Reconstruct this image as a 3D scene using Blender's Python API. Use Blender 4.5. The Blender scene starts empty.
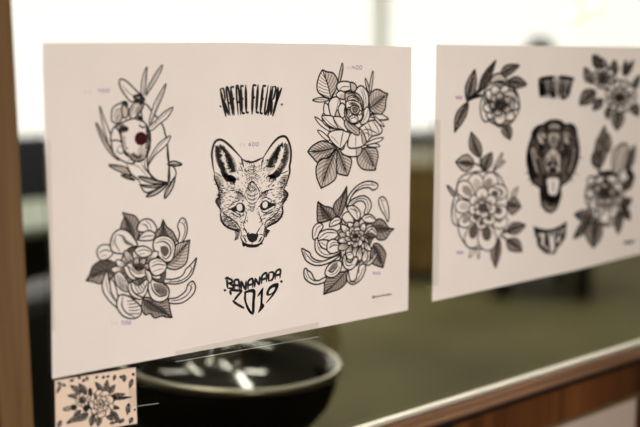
import bpy, bmesh, math, random
import numpy as np
from mathutils import Vector, Matrix
random.seed(7)
scene = bpy.context.scene
COL = scene.collection
R = math.radians

# ------------------------------------------------------------------ artwork (sheet-local tenths of a millimetre)
ART = {
 'S1:fox_drawing': """S60|1992,1742 1970,1765
S62|2351,1274 2374,1271
S59|1824,1213 1793,1216
S59|1814,1647 1784,1658
S61|2174,1360 2184,1379
S63|2413,1427 2440,1417
S60|2022,1736 2017,1749
S59|1886,1484 1853,1493
S59|1814,1575 1794,1580
S59|1839,1326 1817,1324
S59|1798,1545 1766,1551
S62|2371,1615 2390,1618
S60|1970,1172 1954,1179
S59|1787,1318 1771,1314
S61|2243,1728 2258,1740
S61|1994,1151 1976,1166
S60|2084,1823 2075,1838
S59|1840,1252 1808,1245
S62|2342,1290 2363,1293
S63|2470,1576 2499,1568
S62|2366,1446 2388,1443
S61|2235,1792 2255,1807
S62|2300,1161 2333,1170
S59|1741,1304 1715,1304
S62|2328,1490 2343,1496
S61|2180,1740 2198,1756
S62|2185,1204 2207,1224
S60|1902,1269 1885,1278
S59|1774,1522 1741,1523
S61|2274,1829 2295,1841
S62|2275,1485 2302,1500
S61|2182,1524 2199,1537
S61|2229,1741 2246,1763
S59|1793,1234 1771,1232
S61|2192,1772 2207,1782
S61|2221,1603 2228,1615
S59|1780,1459 1747,1460
S59|1744,1415 1717,1415
S61|2266,1612 2287,1626
S59|1891,1570 1865,1577
S60|1955,1182 1939,1189
S63|2464,1382 2486,1380
S59|1782,1314 1749,1311
S59|1871,1492 1854,1494
S60|1889,1232 1862,1242
S62|2278,1430 2304,1435
S60|2070,1798 2068,1816
S62|2411,1587 2428,1587
S59|1775,1273 1752,1266
S61|2057,1337 2051,1368
S63|2458,1600 2486,1592
S60|1861,1258 1828,1259
S63|2429,1345 2456,1337
S63|2452,1315 2481,1297
S63|2393,1374 2424,1377
S59|1772,1616 1741,1622
S59|1903,1585 1880,1591
S62|2412,1608 2443,1604
S60|2028,1726 2019,1754
S60|1880,1328 1849,1338
S59|1865,1502 1844,1506
S63|2437,1460 2463,1458
S60|1851,1269 1830,1276
S59|1796,1363 1777,1365
S62|2242,1130 2272,1132
S62|2229,1230 2243,1240
S63|2387,1276 2408,1275
S59|1849,1460 1828,1465
S60|1940,1161 1921,1166
S60|2082,1816 2079,1836
S59|1767,1605 1743,1605
S62|2336,1300 2358,1303
S59|1892,1553 1875,1562
S60|1934,1477 1906,1493
S59|1815,1535 1789,1543
S61|2174,1452 2182,1471
S59|1894,1566 1865,1580
S60|2025,1793 2020,1810
S61|2097,1544 2107,1566
S61|2197,1473 2210,1482
S60|2027,1753 2020,1772
S59|1941,1660 1916,1673
S59|1777,1330 1756,1327
S60|1953,1319 1936,1331
S61|2195,1717 2213,1733
S61|2152,1435 2172,1451
S60|2039,1613 2027,1630
S60|2068,1640 2063,1658
S63|2410,1245 2428,1236
S61|2219,1439 2242,1461
S60|1989,1681 1978,1698
S60|2019,1328 2013,1347
S62|2315,1418 2340,1416
S62|2290,1550 2308,1558
S59|1754,1550 1723,1554
S63|2436,1536 2471,1539
S63|2380,1311 2414,1302
S59|1892,1623 1871,1640
S61|2238,1665 2262,1683
S60|1952,1557 1941,1571
S62|2258,1285 2279,1289
S59|1768,1616 1743,1621
S63|2337,1177 2359,1172
S63|2368,1268 2401,1257
S61|2149,1647 2153,1667
S59|1835,1303 1816,1305
S60|1946,1451 1921,1472
S62|2425,1545 2452,1546
S62|2282,1239 2313,1244
S61|2037,1235 2031,1255
S59|1777,1323 1748,1326
S60|2121,1792 2123,1813
S58|1726,1502 1696,1505
S59|1802,1297 1771,1291
S61|2172,1724 2188,1737
S62|2321,1590 2348,1602
S60|2049,1473 2036,1490
S60|2069,1662 2062,1688
S58|1721,1610 1694,1612
S59|1781,1512 1763,1511
S60|1994,1733 1983,1750
S59|1880,1554 1852,1557
S59|1805,1287 1785,1286
S62|2329,1272 2358,1278
S60|2010,1587 1993,1607
S60|1985,1761 1974,1786
S62|2274,1164 2305,1170
S59|1730,1336 1706,1333
S62|2232,1241 2252,1248
S59|1764,1583 1738,1588
S63|2424,1363 2454,1352
S59|1867,1589 1845,1598
S60|1879,1228 1848,1232
S59|1781,1271 1761,1265
S59|1883,1415 1856,1424
S63|2407,1318 2437,1308
S63|2454,1541 2477,1535
S60|1964,1255 1940,1268
S63|2486,1513 2513,1506
S63|2437,1247 2456,1236
S58|1733,1525 1707,1521
S59|1774,1589 1758,1594
S61|2089,1513 2081,1532
S60|1954,1462 1935,1476
S61|2178,1493 2194,1508
S62|2368,1357 2389,1351
S61|2203,1745 2215,1765
S59|1848,1304 1816,1310
S60|2092,1633 2088,1659
S59|1789,1389 1765,1389
S59|1768,1240 1741,1242
S63|2342,1222 2372,1215
S58|1697,1498 1667,1497
S60|1873,1165 1850,1166
S63|2423,1292 2455,1287
S60|2036,1721 2027,1745
S60|1899,1307 1870,1322
S60|1986,1532 1975,1550
S59|1903,1608 1879,1616
S61|2292,1694 2322,1709
S60|1842,1234 1815,1230
S60|2018,1734 2002,1757
S59|1749,1314 1719,1315
S59|1822,1361 1792,1359
S59|1871,1585 1849,1590
S58|1676,1678 1643,1678
S60|1831,1189 1798,1191
S60|2023,1612 2011,1638
S62|2380,1440 2408,1444
S59|1836,1609 1816,1612
S58|1713,1628 1693,1626
S59|1760,1445 1731,1438
S59|1827,1654 1807,1663
S61|2199,1503 2215,1525
S59|1877,1435 1861,1437
S59|1850,1504 1832,1510
S63|2424,1439 2454,1440
S59|1834,1587 1802,1599
S58|1698,1638 1672,1645
S62|2335,1466 2371,1462
S63|2445,1331 2470,1324
S62|2350,1346 2374,1346
S61|2103,1341 2111,1367
S59|1814,1391 1789,1399
S63|2344,1199 2377,1200
S60|1893,1290 1868,1297
S60|1897,1154 1880,1162
S60|1915,1161 1884,1173
S59|1910,1653 1884,1661
S61|2080,1352 2066,1379
S62|2247,1290 2268,1297
S62|2239,1147 2266,1157
S60|2078,1586 2075,1608
S62|2398,1577 2419,1574
S59|1898,1611 1877,1628
S62|2336,1476 2371,1472
S62|2437,1589 2468,1582
S62|2319,1314 2349,1322
S63|2418,1439 2437,1432
S59|1810,1461 1795,1464
S63|2477,1616 2501,1620
S60|2046,1529 2035,1545
S59|1967,1806 1950,1831
S58|1755,1614 1735,1620
S59|1794,1278 1761,1277
S59|1864,1653 1839,1657
S59|1801,1667 1772,1679
S63|2442,1539 2473,1528
S63|2393,1329 2415,1326
S60|1863,1174 1841,1178
S61|2135,1402 2148,1423
S61|2176,1654 2187,1675
S60|2054,1576 2039,1597
S60|2117,1735 2123,1762
S59|1761,1398 1737,1393
S59|1765,1541 1739,1547
S60|2153,1813 2166,1834
S60|1910,1192 1878,1207
S63|2444,1437 2462,1438
S63|2489,1426 2516,1417
S60|1935,1563 1917,1570
S59|1798,1345 1764,1345
S61|1993,1143 1980,1155
S59|1778,1582 1759,1585
S60|1930,1469 1903,1479
S62|2410,1482 2443,1484
S60|2006,1457 1990,1471
S62|2331,1617 2357,1617
S60|2033,1695 2019,1712
S60|1958,1547 1931,1563
S58|1734,1664 1703,1665
S62|2330,1600 2345,1605
S60|1988,1695 1976,1714
S62|2289,1615 2316,1620
S60|2115,1755 2121,1778
S63|2340,1218 2373,1213
S59|1805,1298 1780,1298
S60|2094,1791 2091,1820
S58|1724,1597 1697,1601
S59|1788,1521 1764,1522
S58|1695,1679 1662,1684
S58|1704,1528 1679,1521
S61|2205,1421 2225,1431
S58|1719,1430 1693,1425
S62|2205,1170 2223,1190
S60|2083,1603 2069,1629
S60|1902,1201 1873,1212
S59|1788,1544 1757,1540
S62|2298,1258 2318,1258
S60|1884,1290 1867,1294
S62|2358,1364 2387,1356
S61|2261,1559 2280,1565
S62|2342,1407 2364,1408
S61|2130,1675 2143,1694
S60|1909,1470 1890,1477
S61|2159,1278 2174,1299
S60|1958,1308 1934,1321
S62|2399,1592 2435,1587
S59|1736,1372 1709,1367
S62|2216,1240 2234,1246
S62|2341,1367 2370,1367
S59|1830,1603 1806,1604
S61|2257,1828 2287,1840
S63|2462,1362 2481,1356
S60|2128,1772 2132,1796
S59|1776,1356 1747,1350
S58|1700,1649 1668,1656
S60|1984,1741 1957,1759
S63|2501,1595 2525,1594
S62|2415,1519 2441,1511
S62|2258,1461 2277,1464
S61|2157,1608 2165,1626
S61|2096,1558 2099,1575
S59|1832,1215 1805,1216
S59|1833,1386 1804,1388
S59|1766,1587 1746,1584
S58|1689,1666 1667,1666
S61|2103,1435 2112,1447
S63|2473,1387 2502,1385
S60|2053,1607 2044,1626
S63|2419,1480 2450,1482
S60|1924,1530 1908,1540
S61|2206,1595 2219,1617
S60|1936,1462 1916,1482
S59|1767,1261 1749,1254
S62|2317,1190 2351,1183
S60|2037,1688 2019,1711
S62|2299,1241 2328,1237
S59|1942,1717 1916,1737
S63|2449,1346 2483,1343
S59|1871,1639 1841,1651
S59|1839,1372 1813,1379
S59|1795,1591 1776,1595
S59|1820,1345 1789,1346
S61|2294,1794 2321,1807
S62|2279,1321 2299,1324
S61|2011,1211 1998,1228
S62|2246,1474 2269,1486
S63|2476,1601 2498,1602
S60|2114,1758 2119,1771
S60|1975,1220 1955,1239
S62|2254,1140 2281,1151
S59|1768,1568 1748,1566
S62|2170,1203 2188,1213
S63|2432,1375 2451,1372
S60|2055,1494 2047,1507
S58|1709,1535 1678,1536
S62|2376,1543 2395,1541
S59|1755,1500 1730,1493
S59|1867,1424 1841,1433
S58|1728,1590 1702,1590
S59|1939,1652 1918,1665
S62|2348,1329 2379,1326
S61|2144,1527 2157,1540
S59|1765,1445 1749,1447
S60|1996,1228 1974,1247
S59|1823,1186 1800,1184
S60|2123,1754 2125,1775
S59|1851,1499 1831,1504
S60|1893,1436 1864,1451
S61|2282,1772 2313,1783
S58|1699,1473 1677,1472
S59|1796,1362 1763,1357
S62|2201,1310 2222,1323
S60|1902,1455 1878,1464
S60|2131,1718 2133,1740
S59|1862,1407 1833,1421
S61|2080,1499 2073,1513
S59|1888,1637 1869,1648
S58|1703,1637 1677,1632
S63|2443,1395 2461,1395
S62|2313,1261 2334,1264
S62|2319,1609 2340,1611
S59|1789,1535 1759,1532
S61|2147,1588 2158,1602
S61|2171,1544 2188,1570
S61|2152,1296 2160,1320
S58|1754,1613 1723,1621
S60|2085,1586 2078,1605
S60|2109,1759 2111,1782
S59|1760,1456 1734,1451
S60|1998,1440 1986,1458
S61|2153,1494 2170,1511
S60|2053,1829 2047,1849
S59|1850,1285 1830,1286
S61|2263,1772 2279,1790
S62|2360,1366 2388,1360
S60|1922,1287 1900,1296
S60|2039,1639 2030,1662
S60|1916,1468 1892,1482
S60|2057,1734 2046,1748
S59|1722,1419 1696,1413
S59|1990,1831 1979,1859
S62|2259,1227 2284,1236
S60|2015,1749 2008,1770
S61|2239,1656 2253,1673
S61|2176,1241 2196,1256
S62|2290,1559 2304,1569
S59|1821,1567 1804,1566
S62|2348,1402 2381,1401
S60|2106,1709 2123,1732
S61|2181,1453 2196,1464
S60|1964,1557 1946,1575
S59|1847,1656 1831,1661
S63|2418,1393 2451,1381
S59|1817,1576 1785,1575
S61|2275,1815 2296,1835
S62|2334,1564 2367,1571
S60|1923,1295 1893,1308
S63|2408,1385 2428,1377
S63|2499,1412 2529,1401
S62|2366,1446 2383,1442
S60|2161,1836 2165,1849
S61|2125,1470 2128,1491
S58|1706,1520 1689,1521
S63|2467,1465 2497,1451
S62|2373,1391 2393,1385
S62|2318,1268 2344,1266
S60|2029,1744 2012,1760
S58|1735,1545 1720,1548
S60|2039,1483 2034,1510
S59|1803,1395 1782,1398
S62|2303,1608 2318,1613
S59|1764,1375 1743,1372
S61|2165,1540 2175,1551
S59|1983,1814 1962,1828
S62|2395,1457 2413,1453
S61|2157,1642 2175,1660
S61|2179,1412 2195,1425
S60|1986,1526 1961,1544
S62|2329,1208 2349,1208
S63|2418,1363 2439,1362
S61|2048,1336 2036,1358
S59|1888,1576 1872,1586
S61|2187,1509 2195,1522
S60|1867,1220 1840,1221
S60|1965,1220 1951,1236
S60|2113,1781 2131,1803
S63|2444,1322 2478,1312
S58|1716,1569 1695,1569
S60|1924,1151 1896,1165
S60|2064,1746 2055,1758
S61|2013,1216 1998,1245
S61|2173,1760 2190,1775
S59|1938,1731 1919,1755
S60|2073,1800 2068,1824
S63|2447,1242 2469,1228
S59|1791,1294 1764,1284
S60|1901,1190 1883,1198
S59|1909,1662 1888,1674
S61|2039,1260 2031,1279
S59|1830,1296 1797,1300
S63|2430,1538 2460,1532
S60|2092,1664 2086,1685
S62|2355,1622 2380,1628
S62|2193,1213 2216,1226
S60|2043,1658 2026,1680
S63|2454,1418 2473,1415
S60|1894,1314 1862,1319
S61|2179,1772 2188,1795
S63|2451,1337 2482,1336
S59|1828,1249 1801,1252
S60|2054,1558 2045,1577
S60|1989,1438 1976,1459
S60|1998,1327 1981,1341
S61|2236,1749 2257,1761
S59|1759,1553 1741,1556
S60|1934,1506 1920,1520
S59|1949,1659 1928,1680
S59|1846,1600 1831,1606
S61|2165,1626 2172,1641
S62|2298,1208 2321,1214
S60|1879,1195 1858,1204
S59|1832,1603 1816,1605
S60|1908,1209 1885,1218
S59|1750,1501 1732,1503
S62|2322,1377 2354,1378
S63|2424,1433 2450,1431
S62|2299,1638 2328,1647
S59|1804,1330 1780,1324
S60|1904,1269 1872,1277
S63|2400,1208 2421,1203
S60|1919,1522 1892,1542
S59|1821,1626 1798,1633
S61|2235,1618 2256,1628
S61|2117,1446 2125,1467
S61|2168,1522 2190,1544
S62|2302,1220 2319,1218
S60|2073,1826 2056,1847
S63|2476,1605 2500,1608
S63|2480,1595 2504,1595
S61|2224,1819 2241,1832
S62|2307,1400 2338,1402
S63|2385,1326 2410,1320
S59|1811,1624 1794,1623
S60|1971,1542 1948,1557
S59|1833,1545 1801,1551
S62|2431,1571 2462,1561
S59|1843,1468 1810,1467
S58|1729,1508 1711,1510
S60|1917,1244 1901,1253
S63|2435,1520 2457,1517
S59|1962,1749 1949,1761
S59|1739,1269 1714,1267
S59|1905,1651 1883,1666
S61|2255,1766 2279,1776
S59|1784,1589 1764,1588
S59|1995,1846 1981,1867
S61|2193,1547 2208,1563
S62|2358,1310 2393,1313
S58|1725,1613 1708,1612
S63|2364,1299 2386,1296
S62|2328,1328 2347,1330
S61|2129,1656 2144,1677
S63|2357,1282 2388,1276
S61|2161,1671 2176,1688
S59|1826,1421 1797,1424
S58|1692,1632 1659,1635
S58|1712,1620 1692,1618
S63|2501,1561 2534,1550
S61|2162,1364 2177,1378
S59|1922,1560 1900,1572
S61|2122,1390 2129,1404
S60|2024,1315 2016,1334
S62|2335,1612 2370,1613
S60|1924,1227 1904,1237
S61|2193,1329 2217,1348
S59|1832,1420 1813,1426
S60|2025,1570 2014,1588
S63|2405,1320 2427,1316
S61|2245,1492 2257,1505
S63|2500,1584 2533,1571
S59|1814,1258 1789,1258
S59|1935,1680 1914,1689
S59|1769,1275 1736,1275
S59|1979,1781 1953,1800
S61|2260,1801 2284,1818
S62|2315,1521 2343,1527
S61|2277,1820 2289,1835
S59|1897,1528 1879,1541
S58|1728,1537 1707,1533
S60|2019,1705 2004,1724
S59|1986,1801 1966,1821
S60|1961,1202 1950,1215
S62|2184,1201 2200,1226
S63|2463,1617 2479,1618
S62|2191,1224 2218,1239
S61|2063,1388 2059,1403
S59|1828,1221 1803,1219
S62|2357,1388 2382,1391
S63|2449,1537 2473,1539
S59|1781,1273 1763,1270
S62|2198,1237 2209,1249
S60|1932,1159 1902,1171
S62|2344,1417 2378,1413
S59|1871,1573 1853,1576
S60|1990,1557 1977,1575
S61|2143,1336 2166,1357
S60|2060,1513 2057,1532
S59|1947,1768 1936,1781
S62|2302,1574 2334,1582
S63|2467,1430 2493,1425
S61|1996,1180 1984,1200
S59|1782,1258 1761,1252
S59|1989,1815 1973,1838
S63|2489,1538 2506,1533
S62|2320,1501 2338,1500
S62|2217,1186 2236,1200
S60|1993,1556 1980,1572
S59|1893,1592 1880,1601
S58|1707,1426 1683,1420
S60|1896,1202 1878,1211
S60|2114,1724 2116,1749
S61|2006,1216 1990,1231
S62|2352,1358 2376,1361
S62|2316,1405 2340,1406
S63|2457,1422 2487,1411
S63|2419,1477 2439,1474
S61|2179,1520 2192,1536
S62|2386,1473 2415,1474
S59|1812,1562 1788,1570
S60|1953,1236 1936,1248
S61|2188,1460 2211,1475
S60|1966,1200 1950,1210
S63|2407,1282 2435,1268
S61|2228,1726 2246,1736
S59|1852,1334 1825,1332
S63|2488,1438 2508,1433
S60|1868,1296 1841,1295
S58|1730,1602 1713,1605
S60|2096,1648 2097,1669
S60|1964,1297 1936,1313
S61|2216,1690 2245,1703
S60|1882,1325 1850,1337
S60|1856,1205 1825,1209
S60|2045,1583 2040,1601
S60|1915,1213 1900,1224
S62|2292,1616 2315,1632
S61|2120,1557 2125,1572
S61|2194,1628 2213,1639
S61|2231,1812 2245,1822
S59|1840,1496 1819,1500
S60|1963,1175 1951,1186
S63|2508,1474 2531,1475
S61|2201,1499 2229,1516
S61|2274,1635 2302,1645
S60|2081,1516 2072,1532
S61|2155,1768 2162,1787
S62|2285,1561 2309,1570
S62|2344,1574 2369,1574
S62|2358,1340 2380,1341
S62|2190,1248 2207,1272
S59|1783,1266 1762,1259
S61|2048,1378 2040,1402
S60|1947,1539 1933,1554
S60|1910,1483 1888,1492
S59|1750,1380 1721,1382
S61|2027,1301 2019,1329
S60|1986,1617 1969,1633
S59|1829,1280 1808,1282
S60|2001,1483 1981,1497
S61|2177,1367 2202,1387
S60|2049,1803 2032,1821
S62|2353,1522 2375,1529
S59|1877,1441 1856,1450
S63|2425,1394 2443,1388
S62|2399,1547 2420,1548
S62|2358,1415 2389,1419
S59|1744,1399 1726,1393
S59|1808,1486 1778,1496
S63|2444,1589 2467,1582
S61|2276,1682 2299,1692
S61|2238,1748 2257,1756
S62|2265,1183 2282,1184
S59|1775,1339 1745,1337
S62|2390,1446 2423,1443
S59|1722,1425 1700,1420
S60|2004,1294 1994,1312
S63|2458,1373 2486,1368
S58|1719,1601 1700,1603
S63|2389,1208 2409,1200
S60|1922,1270 1902,1285
S59|1767,1613 1751,1612
S63|2368,1184 2394,1178
S61|2205,1751 2217,1760
S59|1739,1349 1715,1351
S60|2062,1559 2048,1585
S62|2199,1222 2222,1239
S59|1735,1290 1715,1285
S58|1738,1536 1715,1536
S63|2420,1339 2445,1329
S62|2300,1525 2322,1529
S62|2263,1473 2280,1481
S62|2233,1176 2246,1184
S60|2031,1523 2015,1544
S59|1950,1764 1941,1779
S63|2353,1208 2386,1198
S60|1866,1228 1847,1226
S60|2076,1826 2068,1845
S63|2439,1264 2467,1256
S60|1986,1434 1970,1460
S59|1757,1564 1723,1568
S60|2138,1816 2152,1829
S61|2042,1222 2022,1243
S60|2030,1352 2016,1371
S62|2332,1559 2366,1566
S62|2284,1566 2310,1582
S61|2277,1824 2296,1831
S63|2407,1381 2424,1380
S60|1935,1436 1918,1450
S61|2028,1231 2008,1253
S60|2039,1726 2028,1750
S60|1994,1213 1967,1232
S59|1813,1420 1783,1426
S58|1739,1571 1716,1576
S63|2410,1463 2439,1463
S59|1785,1232 1764,1225
S62|2283,1188 2309,1189
S62|2390,1502 2425,1495
S58|1736,1636 1710,1636
S59|1768,1384 1739,1387
S60|1988,1424 1976,1437
S63|2404,1319 2424,1319
S59|1860,1577 1839,1586
S60|1942,1591 1928,1599
S61|2197,1740 2221,1757
S61|2030,1309 2010,1328
S62|2329,1249 2346,1245
S63|2473,1396 2492,1392
S59|1952,1748 1933,1760
S58|1746,1595 1722,1597
S59|1853,1558 1822,1560
S62|2227,1172 2250,1189
S60|1928,1495 1907,1505
S58|1741,1523 1721,1519
S60|2063,1727 2055,1744
S61|2250,1759 2275,1776
S60|1831,1207 1810,1210
S59|1782,1412 1760,1415
S63|2479,1594 2504,1596
S62|2404,1536 2438,1535
S60|1994,1284 1977,1311
S62|2389,1530 2411,1525
S60|1967,1192 1954,1201
S60|1979,1764 1958,1783
S61|2120,1354 2128,1379
S62|2342,1264 2361,1267
S61|2118,1498 2135,1517
S62|2232,1232 2256,1245
S63|2427,1477 2445,1478
S61|2189,1651 2198,1671
S61|2124,1500 2133,1517
S61|2145,1679 2149,1696
S59|1852,1343 1835,1344
S63|2483,1615 2517,1605
S59|1786,1419 1769,1415
S61|2221,1736 2243,1754
S75|2038,1770 2074,1784 2099,1787 2123,1781 2159,1762
S56|2050,1756 2080,1771 2098,1775 2117,1768 2147,1749
S75|2020,1730 2067,1748 2098,1751 2129,1743 2176,1718
S56|2035,1715 2074,1734 2098,1739 2121,1730 2160,1706
S75|2005,1692 2061,1712 2098,1715 2135,1706 2190,1678
S56|2023,1677 2070,1697 2097,1703 2125,1693 2172,1666
S75|2025,1645 2068,1671 2097,1676 2126,1666 2168,1634
S56|2039,1630 2075,1657 2097,1664 2118,1653 2154,1621
S75|2042,1593 2075,1626 2096,1634 2118,1623 2150,1584
S56|2053,1578 2080,1612 2096,1621 2112,1610 2139,1571
S75|2035,1539 2071,1577 2096,1585 2120,1573 2156,1529
S57|2046,1524 2077,1563 2096,1573 2114,1560 2144,1516
S75|2028,1576 2068,1546 2095,1537 2122,1541 2164,1564
S56|2041,1561 2075,1532 2095,1525 2115,1528 2150,1552
S75|2024,1522 2066,1496 2094,1488 2123,1491 2167,1509
S56|2038,1507 2073,1482 2094,1476 2116,1478 2152,1497
S75|2027,1479 2067,1456 2094,1449 2121,1451 2162,1467
S57|2040,1464 2073,1442 2094,1437 2114,1438 2149,1455
S75|2033,1436 2069,1416 2093,1409 2118,1411 2155,1425
S57|2045,1422 2075,1402 2093,1397 2111,1398 2142,1413
S76|2047,1396 2074,1378 2093,1373 2111,1375 2140,1387
S57|2056,1381 2079,1364 2093,1361 2107,1362 2130,1374
S76|2060,1355 2079,1343 2092,1339 2105,1341 2125,1349
S57|2067,1340 2082,1329 2092,1327 2102,1327 2118,1335
S100|2006,1505 2037,1563 2082,1620 2118,1617 2162,1560 2192,1497
S89|2192,1497 2173,1452 2151,1432
S88|2006,1505 2019,1466 2040,1439
S88|2009,1467 1978,1515 1931,1545
S89|2184,1462 2217,1502 2269,1528
S88|1993,1466 1960,1523 1910,1550
S89|2200,1458 2236,1507 2291,1529
S87|1977,1464 1943,1530 1889,1554
S90|2217,1453 2254,1511 2313,1531
S87|1961,1462 1925,1538 1868,1559
S90|2233,1449 2272,1516 2335,1532
S87|1945,1461 1908,1545 1847,1564
S90|2249,1444 2291,1520 2357,1533
S155|1676,2008 1726,1982
S155|1675,1992 1733,1964
S155|1673,1976 1751,1943
S155|1671,1960 1726,1939
S156|1674,1943 1763,1912
S156|1675,1927 1758,1900
S156|1675,1912 1739,1891
S156|1685,1893 1732,1879
S156|1690,1876 1752,1858
S156|1687,1862 1780,1836
S156|1699,1845 1786,1821
S157|1705,1830 1776,1810
S157|1706,1818 1788,1793
S157|1715,1803 1790,1779
S157|1730,1785 1797,1763
S157|1732,1772 1784,1754
S157|1745,1756 1799,1738
S158|1757,1739 1816,1721
S158|1761,1725 1821,1707
S158|1765,1711 1816,1697
S144|1732,2026 1729,1981
S144|1748,2019 1736,1960
S145|1762,2009 1747,1956
S145|1778,2006 1760,1959
S145|1789,1994 1769,1951
S145|1797,1975 1776,1937
S146|1811,1968 1789,1935
S146|1822,1956 1783,1904
S146|1833,1943 1795,1899
S146|1843,1929 1797,1885
S146|1852,1916 1818,1888
S147|1863,1902 1795,1857
S147|1868,1886 1820,1858
S147|1882,1875 1819,1843
S147|1881,1857 1811,1826
S147|1888,1843 1822,1818
S147|1900,1830 1810,1801
S147|1906,1815 1819,1791
S148|1911,1799 1824,1779
S148|1901,1781 1848,1771
S148|1908,1767 1841,1756
S148|1917,1752 1829,1741
S109|1777,1978 1757,1955
S109|1786,1963 1761,1941
S109|1800,1951 1767,1929
S109|1806,1934 1785,1922
S109|1818,1921 1776,1901
S110|1831,1908 1787,1891
S110|1836,1891 1783,1875
S110|1846,1876 1797,1864
S110|1853,1861 1789,1848
S110|1856,1844 1796,1835
S110|1864,1828 1812,1822
S110|1867,1811 1801,1807
S110|1869,1795 1822,1793
S110|1866,1778 1789,1779
S143|2514,1996 2484,1970
S143|2524,1981 2482,1951
S143|2531,1964 2491,1939
S143|2535,1944 2485,1920
S143|2541,1927 2508,1914
S144|2545,1910 2481,1889
S144|2549,1894 2503,1883
S144|2543,1875 2475,1865
S144|2538,1857 2470,1853
S144|2543,1840 2476,1840
S144|2539,1823 2448,1827
S144|2530,1806 2442,1814
S144|2515,1790 2460,1798
S144|2515,1772 2470,1781
S143|2502,1757 2464,1767
S143|2496,1741 2446,1757
S143|2478,1730 2442,1743
S143|2466,1716 2407,1742
S143|2449,1705 2415,1723
S143|2435,1691 2388,1722
S155|2470,2005 2473,1939
S155|2454,1997 2460,1955
S155|2439,1983 2447,1951
S154|2421,1981 2438,1932
S154|2410,1965 2425,1930
S154|2396,1958 2433,1899
S154|2384,1945 2416,1906
S154|2376,1929 2434,1871
S154|2363,1918 2411,1879
S154|2350,1907 2415,1861
S154|2340,1894 2424,1842
S153|2330,1880 2413,1835
S153|2322,1866 2382,1837
S153|2312,1853 2366,1829
S153|2299,1840 2357,1819
S153|2290,1826 2358,1805
S153|2286,1811 2356,1792
S153|2280,1796 2355,1780
S153|2275,1780 2344,1770
S153|2270,1765 2352,1757
S116|2443,1956 2442,1912
S116|2430,1949 2435,1911
S116|2416,1937 2429,1891
S116|2405,1919 2421,1882
S116|2392,1910 2413,1872
S116|2382,1898 2412,1852
S116|2373,1883 2401,1847
S116|2369,1863 2407,1823
S115|2354,1854 2406,1809
S115|2347,1838 2401,1798
S115|2345,1820 2388,1791
S115|2341,1804 2366,1789
S115|2328,1792 2379,1766
S115|2322,1777 2377,1752
W0,2|1682,2009 1675,1929 1695,1833 1753,1734 1803,1679 1880,1665 1821,1729 1763,1836 1739,1926 1733,1999
W0,1|1758,2019 1833,1935 1901,1857 1917,1744 1830,1736 1814,1833 1790,1908
W0,2|2534,1985 2558,1907 2542,1815 2504,1741 2429,1669 2318,1662 2392,1733 2458,1821 2487,1911
W0,1|2431,1983 2348,1904 2283,1817 2273,1719 2364,1735 2393,1825 2440,1914
K0|1728,1765 1761,1741 1804,1716 1855,1715 1915,1670 1880,1653 1828,1647 1786,1665 1756,1704
K0|2290,1679 2346,1691 2392,1718 2429,1692 2467,1759 2457,1698 2425,1654 2364,1640 2308,1651
S122|1811,1715 1833,1642
S122|1826,1711 1835,1665
S122|1840,1708 1850,1610
S123|1853,1702 1855,1616
S123|1864,1693 1862,1647
S123|1875,1692 1868,1613
S123|1887,1691 1875,1622
S123|1898,1679 1881,1617
S123|1910,1674 1890,1626
S128|2294,1678 2262,1640
S128|2304,1677 2292,1658
S128|2314,1678 2304,1654
S128|2323,1679 2306,1614
S129|2332,1680 2324,1625
S129|2341,1682 2340,1627
S129|2351,1677 2357,1607
S129|2361,1677 2371,1621
S129|2371,1678 2389,1615
W0,1|1668,1726 1683,1651 1707,1590 1768,1644 1735,1706
W0,1|2551,1660 2512,1570 2474,1519 2428,1608 2485,1665
S72|1670,1717 1713,1695
S72|1683,1694 1722,1675
S72|1677,1680 1734,1654
S72|1681,1662 1742,1635
S72|1686,1644 1736,1622
S73|1694,1626 1730,1610
S73|1708,1605 1759,1582
S73|1707,1591 1756,1568
S73|1713,1570 1759,1552
S73|1704,1555 1762,1536
S73|1711,1534 1753,1524
S73|1701,1519 1769,1504
S73|1699,1500 1758,1491
S73|1698,1482 1774,1474
S79|2547,1653 2474,1658
S79|2526,1638 2445,1643
S79|2534,1622 2452,1626
S79|2528,1607 2474,1609
S79|2519,1592 2429,1595
S79|2515,1577 2449,1578
S79|2508,1562 2466,1562
S79|2500,1547 2424,1544
S79|2487,1533 2433,1528
S79|2484,1518 2434,1512
S79|2490,1502 2415,1493
S79|2496,1486 2424,1478
S79|2488,1468 2439,1463
S79|2508,1454 2445,1447
S247|1980,1867 1911,1937 1835,2008 1768,2055 1725,2066 1683,2052 1654,2003 1639,1932 1645,1844 1655,1778 1668,1740
S192|1668,1740 1661,1712 1680,1659 1702,1605 1712,1568 1710,1538
S210|1980,1867 2000,1850 2041,1833 2094,1823 2147,1833 2234,1861
S254|2234,1861 2284,1923 2349,1995 2413,2045 2469,2062 2516,2050 2553,1992 2575,1914 2571,1814 2557,1753 2560,1698 2545,1645 2522,1585 2484,1518
S148|1971,1867 1988,1829 1999,1776
S152|2238,1858 2219,1814 2213,1769
S96|1677,1754 1718,1722 1761,1704
S105|2542,1707 2485,1688 2448,1683
S218|1710,1558 1706,1529 1711,1506 1676,1472 1692,1437 1715,1402 1737,1363
W0,3|1712,1565 1714,1506 1676,1472 1699,1430 1733,1430 1728,1505
W0,3|2484,1518 2532,1461 2511,1416 2464,1380 2445,1394 2483,1438 2474,1485
S236|2484,1518 2512,1490 2532,1461 2511,1419 2479,1383 2454,1359
S232|1732,1371 1724,1327 1735,1273 1768,1225 1820,1189 1880,1163 1941,1135
S249|2454,1365 2467,1314 2463,1268 2434,1224 2387,1190 2331,1172 2285,1154 2238,1128
S135|1737,1363 1796,1312 1873,1259 1925,1208 1951,1152
S144|2441,1340 2388,1275 2323,1235 2258,1203 2242,1143
W0,1|1736,1311 1777,1239 1881,1175 1943,1144 1907,1202 1813,1273
W0,1|2454,1269 2406,1208 2313,1174 2242,1138 2267,1179 2369,1231
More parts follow.
